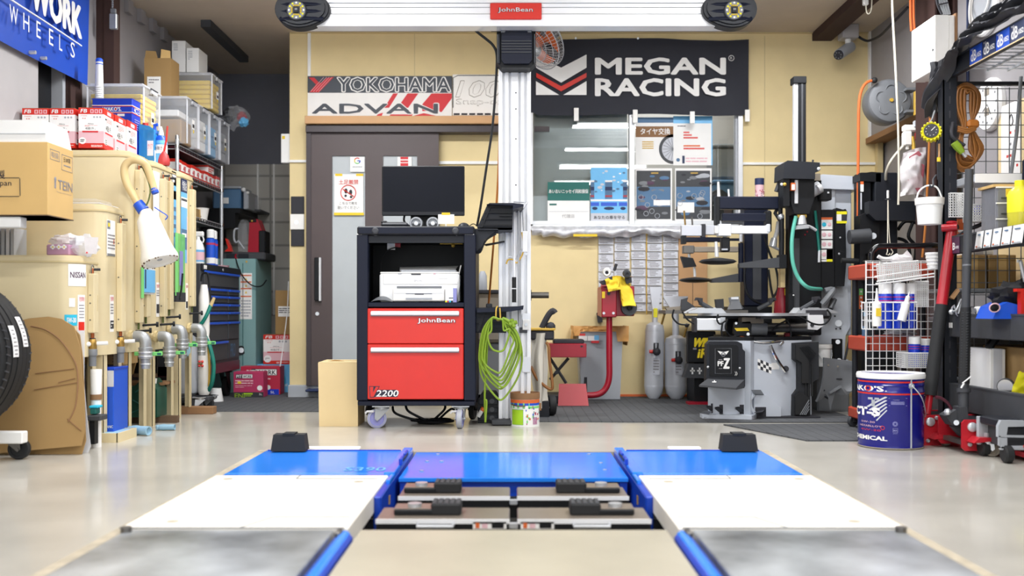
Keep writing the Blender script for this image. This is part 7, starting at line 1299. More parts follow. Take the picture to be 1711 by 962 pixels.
# ---- black assist tower to the right
t=thing('assist_tower','black bead press tower with a roller at the right of the tyre changer','bead press',(2.15,6.4,.006));Y=6.3
g=G();g.pb(1437,288,1456,470,Y+.02,.12,'black',.006);g.pp([(1437,290),(1456,287),(1472,288),(1472,304),(1437,302)],Y,.14,'black');g.pb(1462,288,1500,440,Y,.14,'blk_pl',.006);g.pb(1450,302,1462,352,Y+.1,.04,'dust');g.pb(1453,304,1457,350,Y+.09,.01,'gold');g.pb(1440,440,1500,700,Y+.05,.1,'black',.006);g.obj('column',t)
g=G();g.pb(1438,303,1443,320,Y-.004,.004,'orange');g.pb(1438,308,1443,320,Y-.005,.004,'paper');g.pb(1438,322,1440,350,Y-.004,.004,'paper_grey');g.obj('warning_label',t)
g=G();g.pp([(1452,336),(1560,336),(1560,368),(1464,368),(1452,357)],Y-.12,.08,'blk_pl');g.obj('arm',t)
g=G();g.pp([(1437,360),(1450,354),(1462,366),(1470,374),(1468,420),(1446,424),(1440,440),(1437,470)],Y-.06,.1,'black');g.cyl(W(1459,394,Y-.08),W(1459,394,Y-.06),.02,'steel');g.obj('bracket',t)
g=G();g.cyl(W(1419,396,Y-.05),W(1453,394,Y-.05),.044,'grey_dk',.048,24);g.pb(1440,408,1447,440,Y-.04,.04,'black');g.obj('roller',t)
g=G();g.tube([W(1406,435,Y-.03),W(1434,436,Y-.03)],.017,'rubber',12);g.tube([W(1434,436,Y-.03),W(1450,437,Y-.03)],.013,'steel_dk',10);g.obj('lever',t)
g=G()
for P in([(1500,384),(1512,370),(1530,372),(1545,380)],[(1500,398),(1515,405),(1520,430),(1510,460)],[(1525,372),(1518,395),(1530,412),(1528,440)],[(1500,440),(1520,480),(1515,540)]):g.tube([W(a,b,6.35)for a,b in P],.011,'black',8,5)
g.obj('hoses',t)
t=thing('hanging_grip','white pull handle hanging on a thin wire in front of the black tower','handle',W(1483,435,6.0));Y=6.0
g=G();g.tube([W(1467,428,Y),W(1475,432,Y),W(1487,432,Y),W(1500,426,Y)],.012,'white',10,3);g.obj('grip',t);g=G();g.tube([W(1483.5,334,Y),W(1483,420,Y),W(1481,425,Y),W(1485,426,Y),W(1487,423,Y)],.003,'cable_w',6);g.tube([W(1484,334,Y),W(1485,380,Y),W(1488,412,Y),W(1492,421,Y),W(1488,426,Y)],.003,'cable_w',6,3);g.cyl(W(1483.5,318,Y),W(1483.5,331,Y),.007,'white',n=10);g.tube([W(1479,333,Y),W(1488,333,Y)],.003,'grey_dk',6);g.obj('wire',t)
# ================================================================ right side: rack
RXF,RYA,RYB=2.12,4.9,3.3
t=thing('storage_rack','black steel storage rack at the right edge with a mesh end panel','rack',(2.35,4.1,0))
for x,y in((RXF-.03,RYA-.06),(2.52,RYA-.06),(RXF-.03,RYB),(2.52,RYB)):
 g=G();g.box(x,x+.006,y,y+.06,0,1.86,'blk_pl');g.box(x,x+.066,y,y+.006,0,1.86,'blk_pl')
 for i in range(24):g.box(x+.028,x+.036,y-.001,y+.001,.1+i*.07,.135+i*.07,'ink')
 g.obj('post',t)
for z0,z1 in((.158,.279),(.506,.615),(.905,.99),(1.766,1.85)):
 for x in(RXF,2.55):g=G();g.box(x,x+.03,RYB,RYA-.02,z0,z1,'grey_dk' if z0<.8 else 'blk_pl',.004);g.box(x-.002,x+.032,RYB,RYA-.02,z1-.004,z1+.004,'grey_dk');g.obj('beam',t)
 g=G()
 if z0<1.5:g.box(RXF+.03,2.55,RYB,RYA-.06,z1-.03,z1-.02,'steel_dk')
 else:
  for i in range(26):y=RYB+.03+i*.06;g.box(RXF+.03,2.55,y,y+.006,z0+.04,z0+.046,'steel')
  for x in(2.2,2.3,2.4,2.5):g.box(x,x+.008,RYB,RYA-.06,z0+.03,z0+.04,'steel')
 g.obj('shelf_deck',t)
g=G();Y=4.93
for i in range(8):x=2.165+i*.058;g.box(x,x+.004,Y,Y+.004,.05,1.74,'grey_md')
for i in range(29):z=.05+i*.06;g.box(2.16,2.58,Y-.004,Y,z,z+.004,'grey_md')
g.obj('mesh_panel',t,label='grey wire mesh end panel')
for py,pz in((136,6),(306,6)):g=G();g.box(RXF,2.56,4.9,4.925,wz(py+pz,4.9),wz(py,4.9),'black');g.obj('cross_bar',t)
g=G();g.tube([(RXF+.05,4.55,.46),(2.5,4.55,.9)],.018,'black',6);g.obj('brace',t)
g=G();X=RXF-.001
for i in range(4):
 y1=4.62-i*.125;g.box(X-.001,X,y1-.12,y1,1.77,1.847,'navy' if i%2 else 'blue_ban')
 f_=lambda s_,a,b,z0,z1,bo:[g.add([(X-.002,(y1-.12*(a+(b-a)*u)),z0+(z1-z0)*v)for u,v in txt_geo(s_,bo)[0]],txt_geo(s_,bo)[1],'paper')]
 f_('dB',.1,.55,1.782,1.832,.015);f_('1052',.6,.95,1.79,1.812,.02);f_('TEAM',.08,.3,1.833,1.84,0)
g.box(X-.002,X,4.13,4.62,1.765,1.77,'card_pale');g.obj('sponsor_strip',t,label='blue strip with white lettering along the top beam')
for i,(a,c)in enumerate(((1633,1645),(1647,1659),(1661,1675),(1677,1692),(1694,1713))):
 g=G();ya,yc=yx(a,RXF),yx(c,RXF);g.add([(X-.001,ya,.993),(X-.001,yc,.993),(X-.006,yc+.012,.915),(X-.006,ya+.012,.915)],[(0,1,2,3)],'paper');g.box(X-.008,X-.003,yc+.02,ya,.918,.922,'grey_lt');g.box(X-.006,X-.002,yc+.03,ya-.02,.975,.98,'steelblue');g.box(X-.008,X-.003,ya-.012,ya-.002,.92,.928,'orange');g.obj('price_tag',t,label='white price tag')
g=G();ya,yb=yx(1591,RXF),yx(1604,RXF);g.box(X-.002,X,yb,ya,.908,.985,'purple');
for s_,a,b,z0,z1 in(('B',.15,.5,.925,.96),('1052',.55,.95,.93,.942)):g.add([(X-.003,ya+(yb-ya)*(a+(b-a)*u),z0+(z1-z0)*v)for u,v in txt_geo(s_,.03)[0]],txt_geo(s_,.03)[1],'paper')
g.box(X-.002,X,yx(1592,RXF),yx(1585,RXF),.55,.575,'paper');g.obj('sticker',t)
# tarp draped on the top corner
def tarp(u,v):
 y=5.0-1.5*u;n1=noise.noise(V(u*7,v*2.2,1));n2=noise.noise(V(u*16,v*4,7))
 lo=1.6+.24*min(1,u/.22)**.7 if u<.3 else 1.855+.05*max(0,u-.3);hi=1.88+.32*u+.03*math.sin(9*u)
 z=lo+(hi-lo)*v;x=2.065+.1*v**1.6+.02*math.sin(11*u)+.05*n1*(1-.3*v)+.03*math.sin(22*v+14*u+3*n1)+.02*n2
 if u>.35:x=min(x,2.5);x+=.02
 return(x,y+.02*n2,z+.025*n1*v)
t=thing('tarp','dark grey crumpled tarp draped over the top corner of the black rack','tarp',(2.3,4.4,1.6))
g=G();g.surf(tarp,70,26,'tarp',.003);g.obj('sheet',t)
g=G();g.surf(lambda u,v:(2.09+.12*u,5.0-.02*math.sin(9*u)+.03*noise.noise(V(u*5,v*4,3)),1.6+.1*u+(.28-.1*u)*v),16,8,'tarp',.003);g.obj('end_fold',t)
# things hung on or near the mesh panel
t=thing('cable_bundle','brown extension cable bundled and hung on the wire mesh panel','cable',(2.22,4.87,1.33));Y=4.86
g=G()
for k in range(13):
 a,b=1597+k*1.4,1636-k*1.3;yy=Y-.006*(k%4)
 g.tube([W(1616,139+k*1.5,yy),W(a,150,yy),W(a-1,180,yy),W(1607+k*.6,210,yy),W(1602+k*.5,232,yy),W(1593+k*1.6,262,yy),W(1606+k*.8,286-k*2.2,yy),W(1624+k*.4,277-k,yy),W(1643-k*2,250,yy),W(1632-k,226,yy),W(1624,208,yy),W(b,180,yy),W(b,154,yy)],.0046,'brown_cab',7,4,True)
g.obj('loops',t);g=G();[g.tube([W(1600,212+i*3,Y-.03),W(1616,216+i*3,Y-.036),W(1630,212+i*2,Y-.03)],.007,'brown_cab',7,3)for i in range(3)];g.pb(1618,199,1638,213,Y-.04,.03,'orange_cab',.01);g.obj('plug',t)
t=thing('cable_connector','yellow green cable connector dangling below the brown bundle','connector',W(1604,250,4.8));Y=4.8;g=G();g.tube([W(1594,238,Y),W(1600,245,Y),W(1608,255,Y)],[.018,.02,.014],'cord',10);g.obj('body',t);g=G();g.tube([W(1608,255,Y),W(1614,262,Y)],.008,'steel',8);g.tube([W(1592,205,Y+.03),W(1590,225,Y),W(1598,234,Y),W(1612,243,Y)],.008,'ink',8,3);g.obj('lead',t)
t=thing('wall_clock','white round wall clock with a weather dial seen through the mesh','clock',(2.6,5.44,1.62));c=V(XR-.03,5.44,1.76)
g=G();g.lathe([(0,-.0),(.12,0),(.135,.004),(.145,-.01),(.145,-.03),(0,-.03)],c,'white',(-1,0,0),36);g.obj('case',t)
g=G();[g.box(c.x-.002,c.x,c.y-.02,c.y+.03,c.z+a,c.z+a+.04,'dust')for a in(-.06,.05)];[g.ball(c+V(-.001,.1*math.sin(a),.1*math.cos(a)),.008,'grey_md',6,(.1,1,1))for a in[2*PI*i/12 for i in range(12)]];g.tube([c,c+V(-.002,-.04,-.06)],.002,'ink',4);g.tube([c,c+V(-.002,.05,-.03)],.002,'ink',4);g.obj('dial',t)
t=thing('calendar','white paper calendar with red dates on the cream board','calendar',(2.6,5.2,1.37));X=XR-.016
g=G();g.box(X-.003,X,5.11,5.31,1.2,1.72,'paper');g.obj('sheet',t);g=G()
for i in range(6):g.lines(5.2,5.3,1.25+i*.06,1.28+i*.06,X-.003,'red' if i%2 else 'ink_grey',1,'l');g.lines(5.13,5.19,1.25+i*.06,1.28+i*.06,X-.003,'red',1,'l')
g.tube([(X-.004,5.22,1.62),(X-.004,5.2,1.66),(X-.004,5.18,1.62),(X-.004,5.2,1.6)],.003,'ink',4,3,True);g.obj('print',t)
g=G();g.tube([W(1706,128,4.85),W(1699,220,4.85),W(1688,300,4.85)],.009,'grey_md',8);g.obj('grey_pole',label='thin grey pole leaning inside the rack in front of the calendar',cat='pole')
g=G();g.surf(lambda u,v:(2.38+.14*u,4.6+.02*math.sin(5*u),1.2+.16*v*(1-.2*(2*u-1)**2)),8,6,'navy_blk',.03);g.obj('dark_cushion',label='dark navy cushion on the white shelf board at the right edge',cat='cushion')
g=G();g.box(2.16,2.55,4.66,4.88,wz(306,4.7)-.0,wz(293,4.7),'grey_lt',.004);g.box(2.16,2.55,4.655,4.66,wz(307,4.7),wz(292,4.7),'white_w');g.obj('shelf_plank',label='white shelf board fixed across the mesh panel',cat='board')
def meshbox(name,a,b,c,d,Y,dep,lab,cat,grp,rot=0,m='white',st=.012):
 x0,x1,z0,z1=wx(a,Y),wx(c,Y),wz(d,Y),wz(b,Y);t=thing(name,lab,cat,((x0+x1)/2,Y+dep/2,z0),grp);M=rotm(((x0+x1)/2,Y,(z0+z1)/2),'Y',rot)if rot else None
 g=G();g.x=M;w=.0022
 for yy in(Y,Y+dep):
  n=max(2,int((x1-x0)/st))
  for i in range(n+1):x=x0+(x1-x0)*i/n;k=.9+.1*((0));g.box(x-w,x+w,yy-.001,yy+.001,z0,z1,m)
  n=max(2,int((z1-z0)/st))
  for i in range(n+1):z=z0+(z1-z0)*i/n;g.box(x0,x1,yy-.001,yy+.001,z-w,z+w,m)
 for xx in(x0,x1):
  n=max(2,int((z1-z0)/st))
  for i in range(n+1):z=z0+(z1-z0)*i/n;g.box(xx-.001,xx+.001,Y,Y+dep,z-w,z+w,m)
  for yy in(Y+dep*.3,Y+dep*.65):g.box(xx-.001,xx+.001,yy-w,yy+w,z0,z1,m)
 g.box(x0,x1,Y,Y+dep,z0-.001,z0+.001,m);g.obj('basket',t)
 g=G();g.x=M;g.tube([(x0,Y,z1),(x1,Y,z1),(x1,Y+dep,z1),(x0,Y+dep,z1)],.004,m,6,0,True);g.obj('rim',t);return t
BG='white mesh baskets'
meshbox('mesh_basket',1588,323,1610,362,4.82,.06,'small upright white mesh basket on the mesh panel beside the post','basket',BG);meshbox('mesh_basket',1622,342,1664,369,4.8,.08,'wide low white mesh basket on the panel right of the long grey handle','basket',BG)
g=G();g.pb(1591,325,1606,360,4.84,.02,'paper');g.obj('paper_pack',label='white paper pack in the small upright basket',cat='paper');g=G();crumple(g,W(1640,350,4.84),.03,'lav',61,8,(1.6,.8,.8));g.obj('film_wad',label='crumpled wrapping in the wide low basket',cat='wrapping')
g=G();g.pb(1600,366,1610,392,4.9,.01,'orange');g.pb(1601,384,1609,388,4.898,.002,'paper');g.obj('orange_tag',label='orange tag hanging on the mesh panel under the small basket',cat='tag');g=G();g.tube([W(1588,400,4.84),W(1612,386,4.84),W(1632,378,4.84),W(1648,370,4.84),W(1664,355,4.84)],[.004,.005,.011,.008,.004],'ink',8,4);g.obj('black_lead',label='black lead hanging across the mesh panel',cat='lead')
# on the price tag shelf
t=thing('drawer_case','small grey clear drawer case on the price tag shelf','drawer case',(2.27,4.42,.97));Y=4.4;z0=.9705;x0,x1,z1=wx(1664,Y),wx(1700,Y),wz(312,Y)
g=G();g.box(x0,x1,Y+.003,Y+.14,z0,z1,'smoke',.004);g.box(x0-.01,x1,Y,Y+.15,z1,z1+.012,'card_lt');g.obj('case',t)
for i in range(3):
 za=z0+(z1-z0)*(i+.04)/3;zb_=z0+(z1-z0)*(i+.92)/3;g=G();g.box(x0+.004,x1-.004,Y-.006,Y+.1,za,zb_,'smoke',.003);g.box(x0,x1,Y-.008,Y+.002,zb_,zb_+.006,'white_w');g.box(x0+.02,x0+.07,Y-.01,Y-.005,za+.015,za+.02,'grey_dk');g.obj('drawer',t)
g=G();g.box(x0+.04,x1,Y-.012,Y-.007,z1-.045,z1-.01,'ylw');g.box(x0+.06,x0+.075,Y-.014,Y-.012,z1-.04,z1-.015,'teal');g.obj('sticker',t)
t=thing('drink_bottle','big yellow plastic drink bottle with red lettering at the right edge','bottle',(2.21,4.3,.97));c=V(wx(1714,4.25),4.3,.9705);r=.05;hh=wz(299,4.25)-c.z
g=G();g.lathe([(0,0),(r*.9,0),(r,.01),(r*.96,.06),(r,.07),(r,hh*.72),(r*.8,hh*.82),(.018,hh*.9),(.018,hh-.02),(0,hh-.02)],c,'yellow_pet',n=28);g.lathe([(r*1.006,.085),(r*1.006,hh*.72),(r*.84,hh*.8)],c,'ylw_hi',n=28);g.obj('bottle',t)
g=G();g.cyl(c+V(0,0,hh-.026),c+V(0,0,hh),.021,'ylw_hi',n=18);g.obj('cap',t);g=G();g.wrap('BIG',c,r*1.045,-62,40,hh*.58,hh*.7,'red',.03);g.wrap('C',c,r*1.04,-40,-8,hh*.43,hh*.55,'lime',.04);g.wrap('Lemon',c,r*1.012,-50,20,hh*.35,hh*.41,'green_dk');g.obj('label_print',t)
# on the middle beam shelf
zB=.596
t=thing('cap_bundle','black cap and bright blue bag heaped on the middle shelf','bag',(2.26,4.4,zB));g=G();crumple(g,W(1688,495,4.32)+V(.03,0,.0),.085,'blk_cloth',71,14,(1.3,1,.75));g.obj('cap',t,label='black cloth cap')
g=G();g.prism([(wx(1648,4.3),.598),(wx(1716,4.3),.598),(wx(1716,4.3),.64),(wx(1672,4.3),.67),(wx(1656,4.3),.65)],'xz',4.24,4.4,'blue');g.obj('blue_bag',t,label='bright blue bag');g=G();a=W(1662,514,4.22);g.tube([a+V(.022*math.cos(q),-.004*math.sin(q),.018*math.sin(q))for q in[2*PI*i/14 for i in range(14)]],.003,'pink',6,0,True);g.ball(a+V(0,.004,0),.022,'black',10,(1,.3,.8));g.obj('sleeve',t)
t=thing('paper_roll','white paper roll lying on the middle shelf behind the grey handle','roll',W(1640,527,4.6));g=G();g.cyl(W(1630,519,4.62),W(1656,519,4.62),.02,'paper',n=18);g.obj('roll',t);g=G();g.cyl(W(1628,519,4.62),W(1630,519,4.62),.012,'grey_md',n=12);g.obj('core',t)
g=G();g.tube([W(1700,436,4.25),W(1705,436,4.25),W(1713,470,4.25),W(1722,470,4.25),W(1715,434,4.25)],.008,'steel',8);g.obj('mirror_arm',label='chrome bracket standing on the middle shelf at the right edge',cat='bracket')
g=G();g.box(wx(1699,4.2),wx(1716,4.2),4.2,4.23,wz(487,4.2),wz(482,4.2),'red');g.box(wx(1706,4.2),wx(1712,4.2),4.2,4.23,wz(530,4.2),wz(487,4.2),'red');g.obj('red_stand',label='small red bracket at the right edge of the middle shelf',cat='bracket')
g=G();g.tube([W(1588,524,4.75),W(1594,510,4.75),W(1600,528,4.75),W(1606,500,4.75),W(1598,518,4.72),W(1590,520,4.72)],.005,'steel',6,3);g.ball(W(1590,521,4.74),.014,'steel',8);g.obj('wire_scrap',label='bent steel wire and fittings beside the rack post',cat='wire')
# on the bottom shelf
zA=.2595
def cbox(name,lab,cat,x0,x1,y0,y1,z0,z1,m,strip=None,grp=None):
 t=thing(name,lab,cat,((x0+x1)/2,(y0+y1)/2,z0),grp);g=G();g.box(x0,x1,y0,y1,z0,z1,m,.003);g.obj('box',t);g=G();g.box((x0+x1)/2-.02,(x0+x1)/2+.02,y0-.0008,y1+.0008,z0+.001,z1+.0008,strip or 'card_lt');g.obj('tape',t);return t
cbox('brown_carton','wide brown carton on the bottom shelf of the black rack','carton',2.24,2.54,4.35,4.75,zA,.47,'card','card_lt');cbox('white_carton','narrow white carton left of the wide brown one on the bottom shelf','carton',2.155,2.225,4.5,4.75,zA,.46,'white','paper_grey');cbox('white_carton','white carton at the right edge of the bottom shelf','carton',2.2,2.4,4.08,4.17,zA,.43,'white','paper_grey')
g=G();g.surf(lambda u,v:(2.15+.16*u+.02*v,4.31-.06*u-.04*v+.01*noise.noise(V(u*4,v*4,2)),zA+.012+.1*v*(1-.2*u)+.012*noise.noise(V(u*6,v*5,8))),16,10,'ylw_hi',.006);g.obj('yellow_cloth',label='bright yellow cloth folded over the bottom shelf',cat='cloth');g=G();crumple(g,V(2.21,4.05,.325),.05,'paper_grey',75,12,(1.2,1,.9));g.obj('work_gloves',label='crumpled white work gloves on the bottom shelf at the right edge',cat='gloves')
t=thing('work_lamp','small chrome torch lying beside the yellow cloth','torch',(2.16,4.4,zA));g=G();c=V(2.155,4.36,zA+.04);g.lathe([(0,0),(.036,0),(.038,.015),(.026,.03),(.022,.09),(0,.09)],c,'grey_dk',(.6,.8,0),18);g.obj('body',t);g=G();g.lathe([(.0,-.002),(.032,-.003),(.036,.004)],c,'chrome',(.6,.8,0),18);g.obj('lens',t)
g=G();g.tube([W(1608,640,4.42),W(1616,634,4.42),W(1622,629,4.42)],.003,'white',6);g.tube([W(1606,648,4.42),W(1611,640,4.42)],.004,'white',6);g.obj('white_string',label='short white string on the bottom shelf edge',cat='string')
g=G();g.box(2.34,2.46,4.6,4.7,.488,.56,'black',.006);g.tube([(2.36,4.6,.56),(2.37,4.58,.6),(2.4,4.58,.58)],.006,'red',6,3);g.obj('car_battery',label='small black battery with a red lead on the brown carton',cat='battery')
# stack behind the mesh panel
SG='boxes stacked behind the mesh panel'
def tote(z0,z1,x0,x1,m,lab):
 t=thing('plastic_tote',lab,'tote',((x0+x1)/2,5.15,z0),SG);g=G();g.box(x0+.01,x1-.01,5.01,5.29,z0,z1-.02,m,.008);g.obj('tub',t);g=G();g.box(x0,x1,5.0,5.3,z1-.02,z1,'grey_lt',.004);g.obj('lid',t)
tote(.001,.3,2.2,2.58,'grey_md','grey plastic tote on the floor behind the mesh panel, lowest of the stack');tote(.301,.6,2.2,2.58,'steel_dk','dark grey plastic tote second from the floor behind the mesh panel');tote(.601,.745,2.2,2.58,'clear','flat clear box under the two brown cartons behind the mesh panel')
cbox('brown_carton','left of two brown cartons behind the mesh panel','carton',wx(1606,5.02),wx(1649,5.02),5.02,5.28,.746,.915,'card','card_lt',SG);cbox('brown_carton','right of two brown cartons behind the mesh panel','carton',wx(1652,5.02),wx(1698,5.02),5.02,5.28,.746,.915,'card','card_lt',SG)
cbox('white_carton','white carton on the two brown cartons behind the mesh panel','carton',wx(1612,5.05),wx(1660,5.05),5.05,5.25,.917,.96,'white','paper_grey',SG)
g=G();g.pp([(1590,497),(1602,482),(1604,486),(1594,500)],4.8,.03,'tan_shelf');g.obj('brush',label='wooden brush handle sticking out left of the long grey handle',cat='brush')
# bucket, gauge on the post
t=thing('white_bucket','small white plastic bucket hanging by its handle from the rack post','bucket',W(1553,375,4.7));Y=4.7;c=W(1553,375,Y);hh=wz(331,Y)-c.z
g=G();g.lathe([(0,0),(.052,0),(.06,hh-.03),(.058,hh-.03),(.05,.006),(0,.006)],c,'white',n=28);g.lathe([(.06,hh-.034),(.064,hh-.03),(.066,hh),(.058,hh)],c,'white_w',n=28);g.obj('pail',t);g=G();g.tube([c+V(-.062,0,hh-.01),c+V(-.05,0,hh+.03),c+V(-.02,0,hh+.055),c+V(.01,0,hh+.06),c+V(.04,0,hh+.045),c+V(.062,0,hh-.01)],.004,'white',8,4);g.obj('handle',t)
g=G();g.tube([c+V(.0,0,hh+.066),c+V(.005,0,hh+.052),c+V(.018,0,hh+.06),c+V(.06,.1,hh+.1),c+V(.1,.16,hh+.13)],.005,'ink',8,3);g.obj('rack_hook',label='dark hook on the rack post holding the white bucket',cat='hook')
t=thing('tyre_gauge','round yellow ribbed tyre gauge hanging left of the rack post','gauge',W(1556,235,4.8));c=W(1556,219,4.8);ax=V(-.45,-1,.15);g=G();g.lathe([(0,0),(.036,0),(.042,-.006),(.044,.03),(.03,.04),(0,.04)],c,'ylw_hi',-ax,22)
u,v,w=frame(-ax);[g.tube([c+(u*math.cos(a)+v*math.sin(a))*.043-w*.004,c+(u*math.cos(a)+v*math.sin(a))*.045+w*.03],.005,'ylw_hi',5)for a in[2*PI*i/16 for i in range(16)]];g.obj('case',t)
g=G();g.cyl(c+w*(-.002),c+w*(-.008),.034,'ink',n=22);[g.ball(c-w*.009+(u*math.cos(a)+v*math.sin(a))*.024,.003,'paper',5)for a in[2*PI*i/10 for i in range(9)]];g.tube([c-w*.01,c-w*.01+u*.022],.002,'paper',4);g.obj('dial',t);g=G();g.tube([c+V(0,.02,.04),W(1558,198,4.82),W(1562,185,4.84)],.004,'grey_md',6);g.obj('hose',t)
g=G();g.tube([W(1570,232,4.82),W(1566,240,4.82),W(1567,300,4.82)],.003,'ink',6);g.tube([W(1569,240,4.82),W(1569,262,4.82)],.005,'tan_shelf',6);g.tube([W(1568.5,263,4.82),W(1568.5,270,4.82)],.009,'ylw',8);g.obj('thin_rod',label='thin rod with a yellow clip hanging along the rack post',cat='rod')
# ================================================================ red trolley
TY=5.12;x0,x1=wx(1449,TY),wx(1562,TY)
t=thing('tool_trolley','red three tier tool trolley with black legs behind the blue drum','trolley',((x0+x1)/2,TY+.2,.007))
for a,b in((440,465),(562,587),(687,706)):
 z0,z1=wz(b,TY),wz(a,TY);g=G();g.box(x0,x1,TY,TY+.02,z0,z1,'red_tray',.008);g.box(x0,x1,TY+.28,TY+.3,z0,z1,'red_tray',.008);g.box(x0,x0+.02,TY,TY+.3,z0,z1,'red_tray',.008);g.box(x1-.02,x1,TY,TY+.3,z0,z1,'red_tray',.008);g.box(x0+.01,x1-.01,TY+.01,TY+.29,z0,z0+.012,'red_tray');g.obj('tray',t,label='red tray')
for x,y in((x0+.03,TY+.03),(x1-.05,TY+.03),(x0+.03,TY+.27),(x1-.05,TY+.27)):g=G();g.cyl((x,y,.09),(x,y,wz(462,TY)),.016,'blk_pl',n=14);g.obj('leg',t)
for x,y in((x0+.03,TY+.03),(x1-.04,TY+.03),(x0+.03,TY+.27),(x1-.04,TY+.27)):caster(t,x,y,.065,.029,'grey_dk','ink',200,.022,z0=.007)
g=G();Yh=TY+.05;g.tube([W(1455,442,Yh),W(1456,424,Yh),W(1463,414,Yh),W(1475,411,Yh),W(1530,410.5,Yh),W(1570,410,Yh),W(1578,416,Yh+.1)],.015,'black_gloss',12,4);g.obj('handle',t)
t=thing('wire_grid','white wire grid panel hung on the front of the red trolley','panel',W(1503,660,5.08));Y=5.09;g=G()
X0,X1=wx(1447,Y),wx(1562,Y)
for i in range(11):x=X0+(X1-X0)*i/10;g.box(x-.0018,x+.0018,Y,Y+.0035,wz(660,Y),wz(437,Y),'white')
for i in range(19):z=wz(660-i*12.3,Y);g.box(X0,X1,Y-.0035,Y,z-.0018,z+.0018,'white')
g.tube([(X0,Y,wz(660,Y)),(X0,Y,wz(436,Y)),(X1,Y,wz(436,Y)),(X1,Y,wz(660,Y))],.004,'white',6);g.obj('grid',t);g=G();g.box(X0+.04,X0+.05,Y-.006,TY,wz(446,Y),wz(443,Y),'steel');g.obj('hook',t)
meshbox('mesh_basket',1478,438,1535,466,4.98,.1,'tilted white mesh basket at the top of the wire grid panel','basket',BG,-5,st=.009);meshbox('wire_basket',1453,505,1532,550,4.96,.11,'white wire basket holding spray cans and bottles','basket',BG,st=.035);meshbox('mesh_basket',1511,590,1562,614,4.97,.1,'low white mesh basket at the bottom right of the grid panel','basket',BG,st=.009);meshbox('mesh_basket',1529,470,1551,512,5.0,.07,'tall narrow white mesh basket right of the spray cans','basket',BG,st=.009)
g=G();g.tube([W(1465,470,4.96),W(1500,466,4.96),W(1561,457,4.96)],.004,'white',6);g.tube([W(1463,474,4.96),W(1500,470,4.96),W(1561,462,4.96)],.004,'white',6);g.tube([W(1461,462,4.96),W(1561,448,4.96)],.0035,'white',6);g.obj('wire_shelf',label='tilted white wire shelf under the upper mesh basket',cat='shelf')
Y=5.0;z0=wz(549,Y)+.002
def can(px,w,lab,y=5.0,h=.228,zz=None,grp='blue spray cans in the wire basket'):
 t=thing('spray_can',lab,'can',(wx(px,y),y,zz or z0),grp);c=V(wx(px,y),y,zz or z0);g=G();r=w
 g.lathe([(0,0),(r,0),(r,h*.74),(r*.85,h*.78),(0,h*.78)],c,'blue_tin',n=20);g.obj('body',t);g=G();g.lathe([(r*.96,h*.76),(r*.96,h*.98),(r*.8,h),(0,h)],c,'white',n=20);g.obj('cap',t)
 g=G();[g.lathe([(r*1.01,h*a),(r*1.01,h*(a+.015))],c,'red_logo',n=20)for a in(.6,.68)];g.wrap('WAKO',c,r*1.02,-40,30,h*.625,h*.665,'paper',.03);g.wrap('RP-C',c,r*1.02,-35,30,h*.4,h*.52,'sky' if px>1490 else 'dust',.04);g.obj('print',t)
can(1479,.033,'blue spray can with white cap, left in the wire basket');can(1502,.033,'blue spray can with light blue lettering, middle of the wire basket');can(1522,.026,'blue spray can leaning at the right side of the wire basket',5.03)
zl=wz(613,5.0)+.002;can(1528,.03,'small blue and white spray can in the low mesh basket',5.0,.15,zl,'spray cans in the low basket');can(1546,.026,'small blue and white spray can half behind the red jack handle',5.03,.14,zl,'spray cans in the low basket')
t=thing('squeeze_bottle','white squeeze bottle with a pointed nozzle at the left of the wire basket','bottle',(wx(1466,4.93),4.94,z0));c=V(wx(1465,4.945),4.945,wz(545,4.94));g=G();g.lathe([(0,0),(.022,0),(.023,.01),(.023,.11),(.012,.125),(0,.126)],c,'jug_white',n=18);g.obj('body',t);g=G();g.lathe([(.01,.124),(.007,.15),(.003,.19),(0,.19)],c,'white',n=10);g.obj('nozzle',t);g=G();g.box(c.x-.012,c.x+.012,c.y-.0245,c.y-.022,c.z+.05,c.z+.09,'ylw');g.obj('sticker',t)
t=thing('glue_bottle','white tilted glue bottle in front of the spray cans','bottle',W(1508,535,4.93));g=G();c=W(1506,536,4.935);ax=V(.28,0,1);g.lathe([(0,0),(.021,0),(.022,.01),(.02,.09),(.01,.1),(0,.1)],c,'white',ax,18);g.obj('body',t);g=G();g.lathe([(.012,.098),(.011,.125),(.004,.13),(.003,.15),(0,.15)],c,'white_w',ax,12);g.obj('cap',t)
g=G();crumple(g,W(1503,556,5.2),.04,'grey_lt',81,10,(2,1,.5));g.obj('grey_rag',label='grey rag on the middle tray of the red trolley',cat='rag')
for px,cp,m,lb,h in((1440,'sky','ink','dark drink bottle with a light blue cap on the middle tray',.13),(1449,'ylw','white','white bottle with a yellow cap on the middle tray',.11)):
 t=thing('small_bottle',lb,'bottle',(wx(px,5.36),5.36,wz(587,TY)+.0125),'bottles on the middle tray');c=V(wx(px+6,5.36),5.36,wz(587,TY)+.0125);h+=.06;g=G();g.lathe([(0,0),(.018,0),(.018,h*.7),(.008,h*.9),(0,h*.9)],c,m,n=16);g.lathe([(.0185,h*.3),(.0185,h*.6)],c,'steelblue' if m=='ink' else 'pink',n=16);g.obj('body',t);g=G();g.cyl(c+V(0,0,h*.88),c+V(0,0,h),.0095,cp,n=12);g.obj('cap',t)
t=thing('hanging_tag','green and orange strip tag hanging inside the red trolley','tag',W(1439,515,5.4));g=G();Y=5.4;g.pb(1436,482,1442,493,Y,.006,'green_clip');g.pb(1436,493,1442,516,Y,.006,'orange');g.obj('strip',t);g=G();[g.ball(W(1439,b,Y-.001),.006,'paper',6,(1,.2,1))for b in(487,497,504,511)];g.obj('print',t)
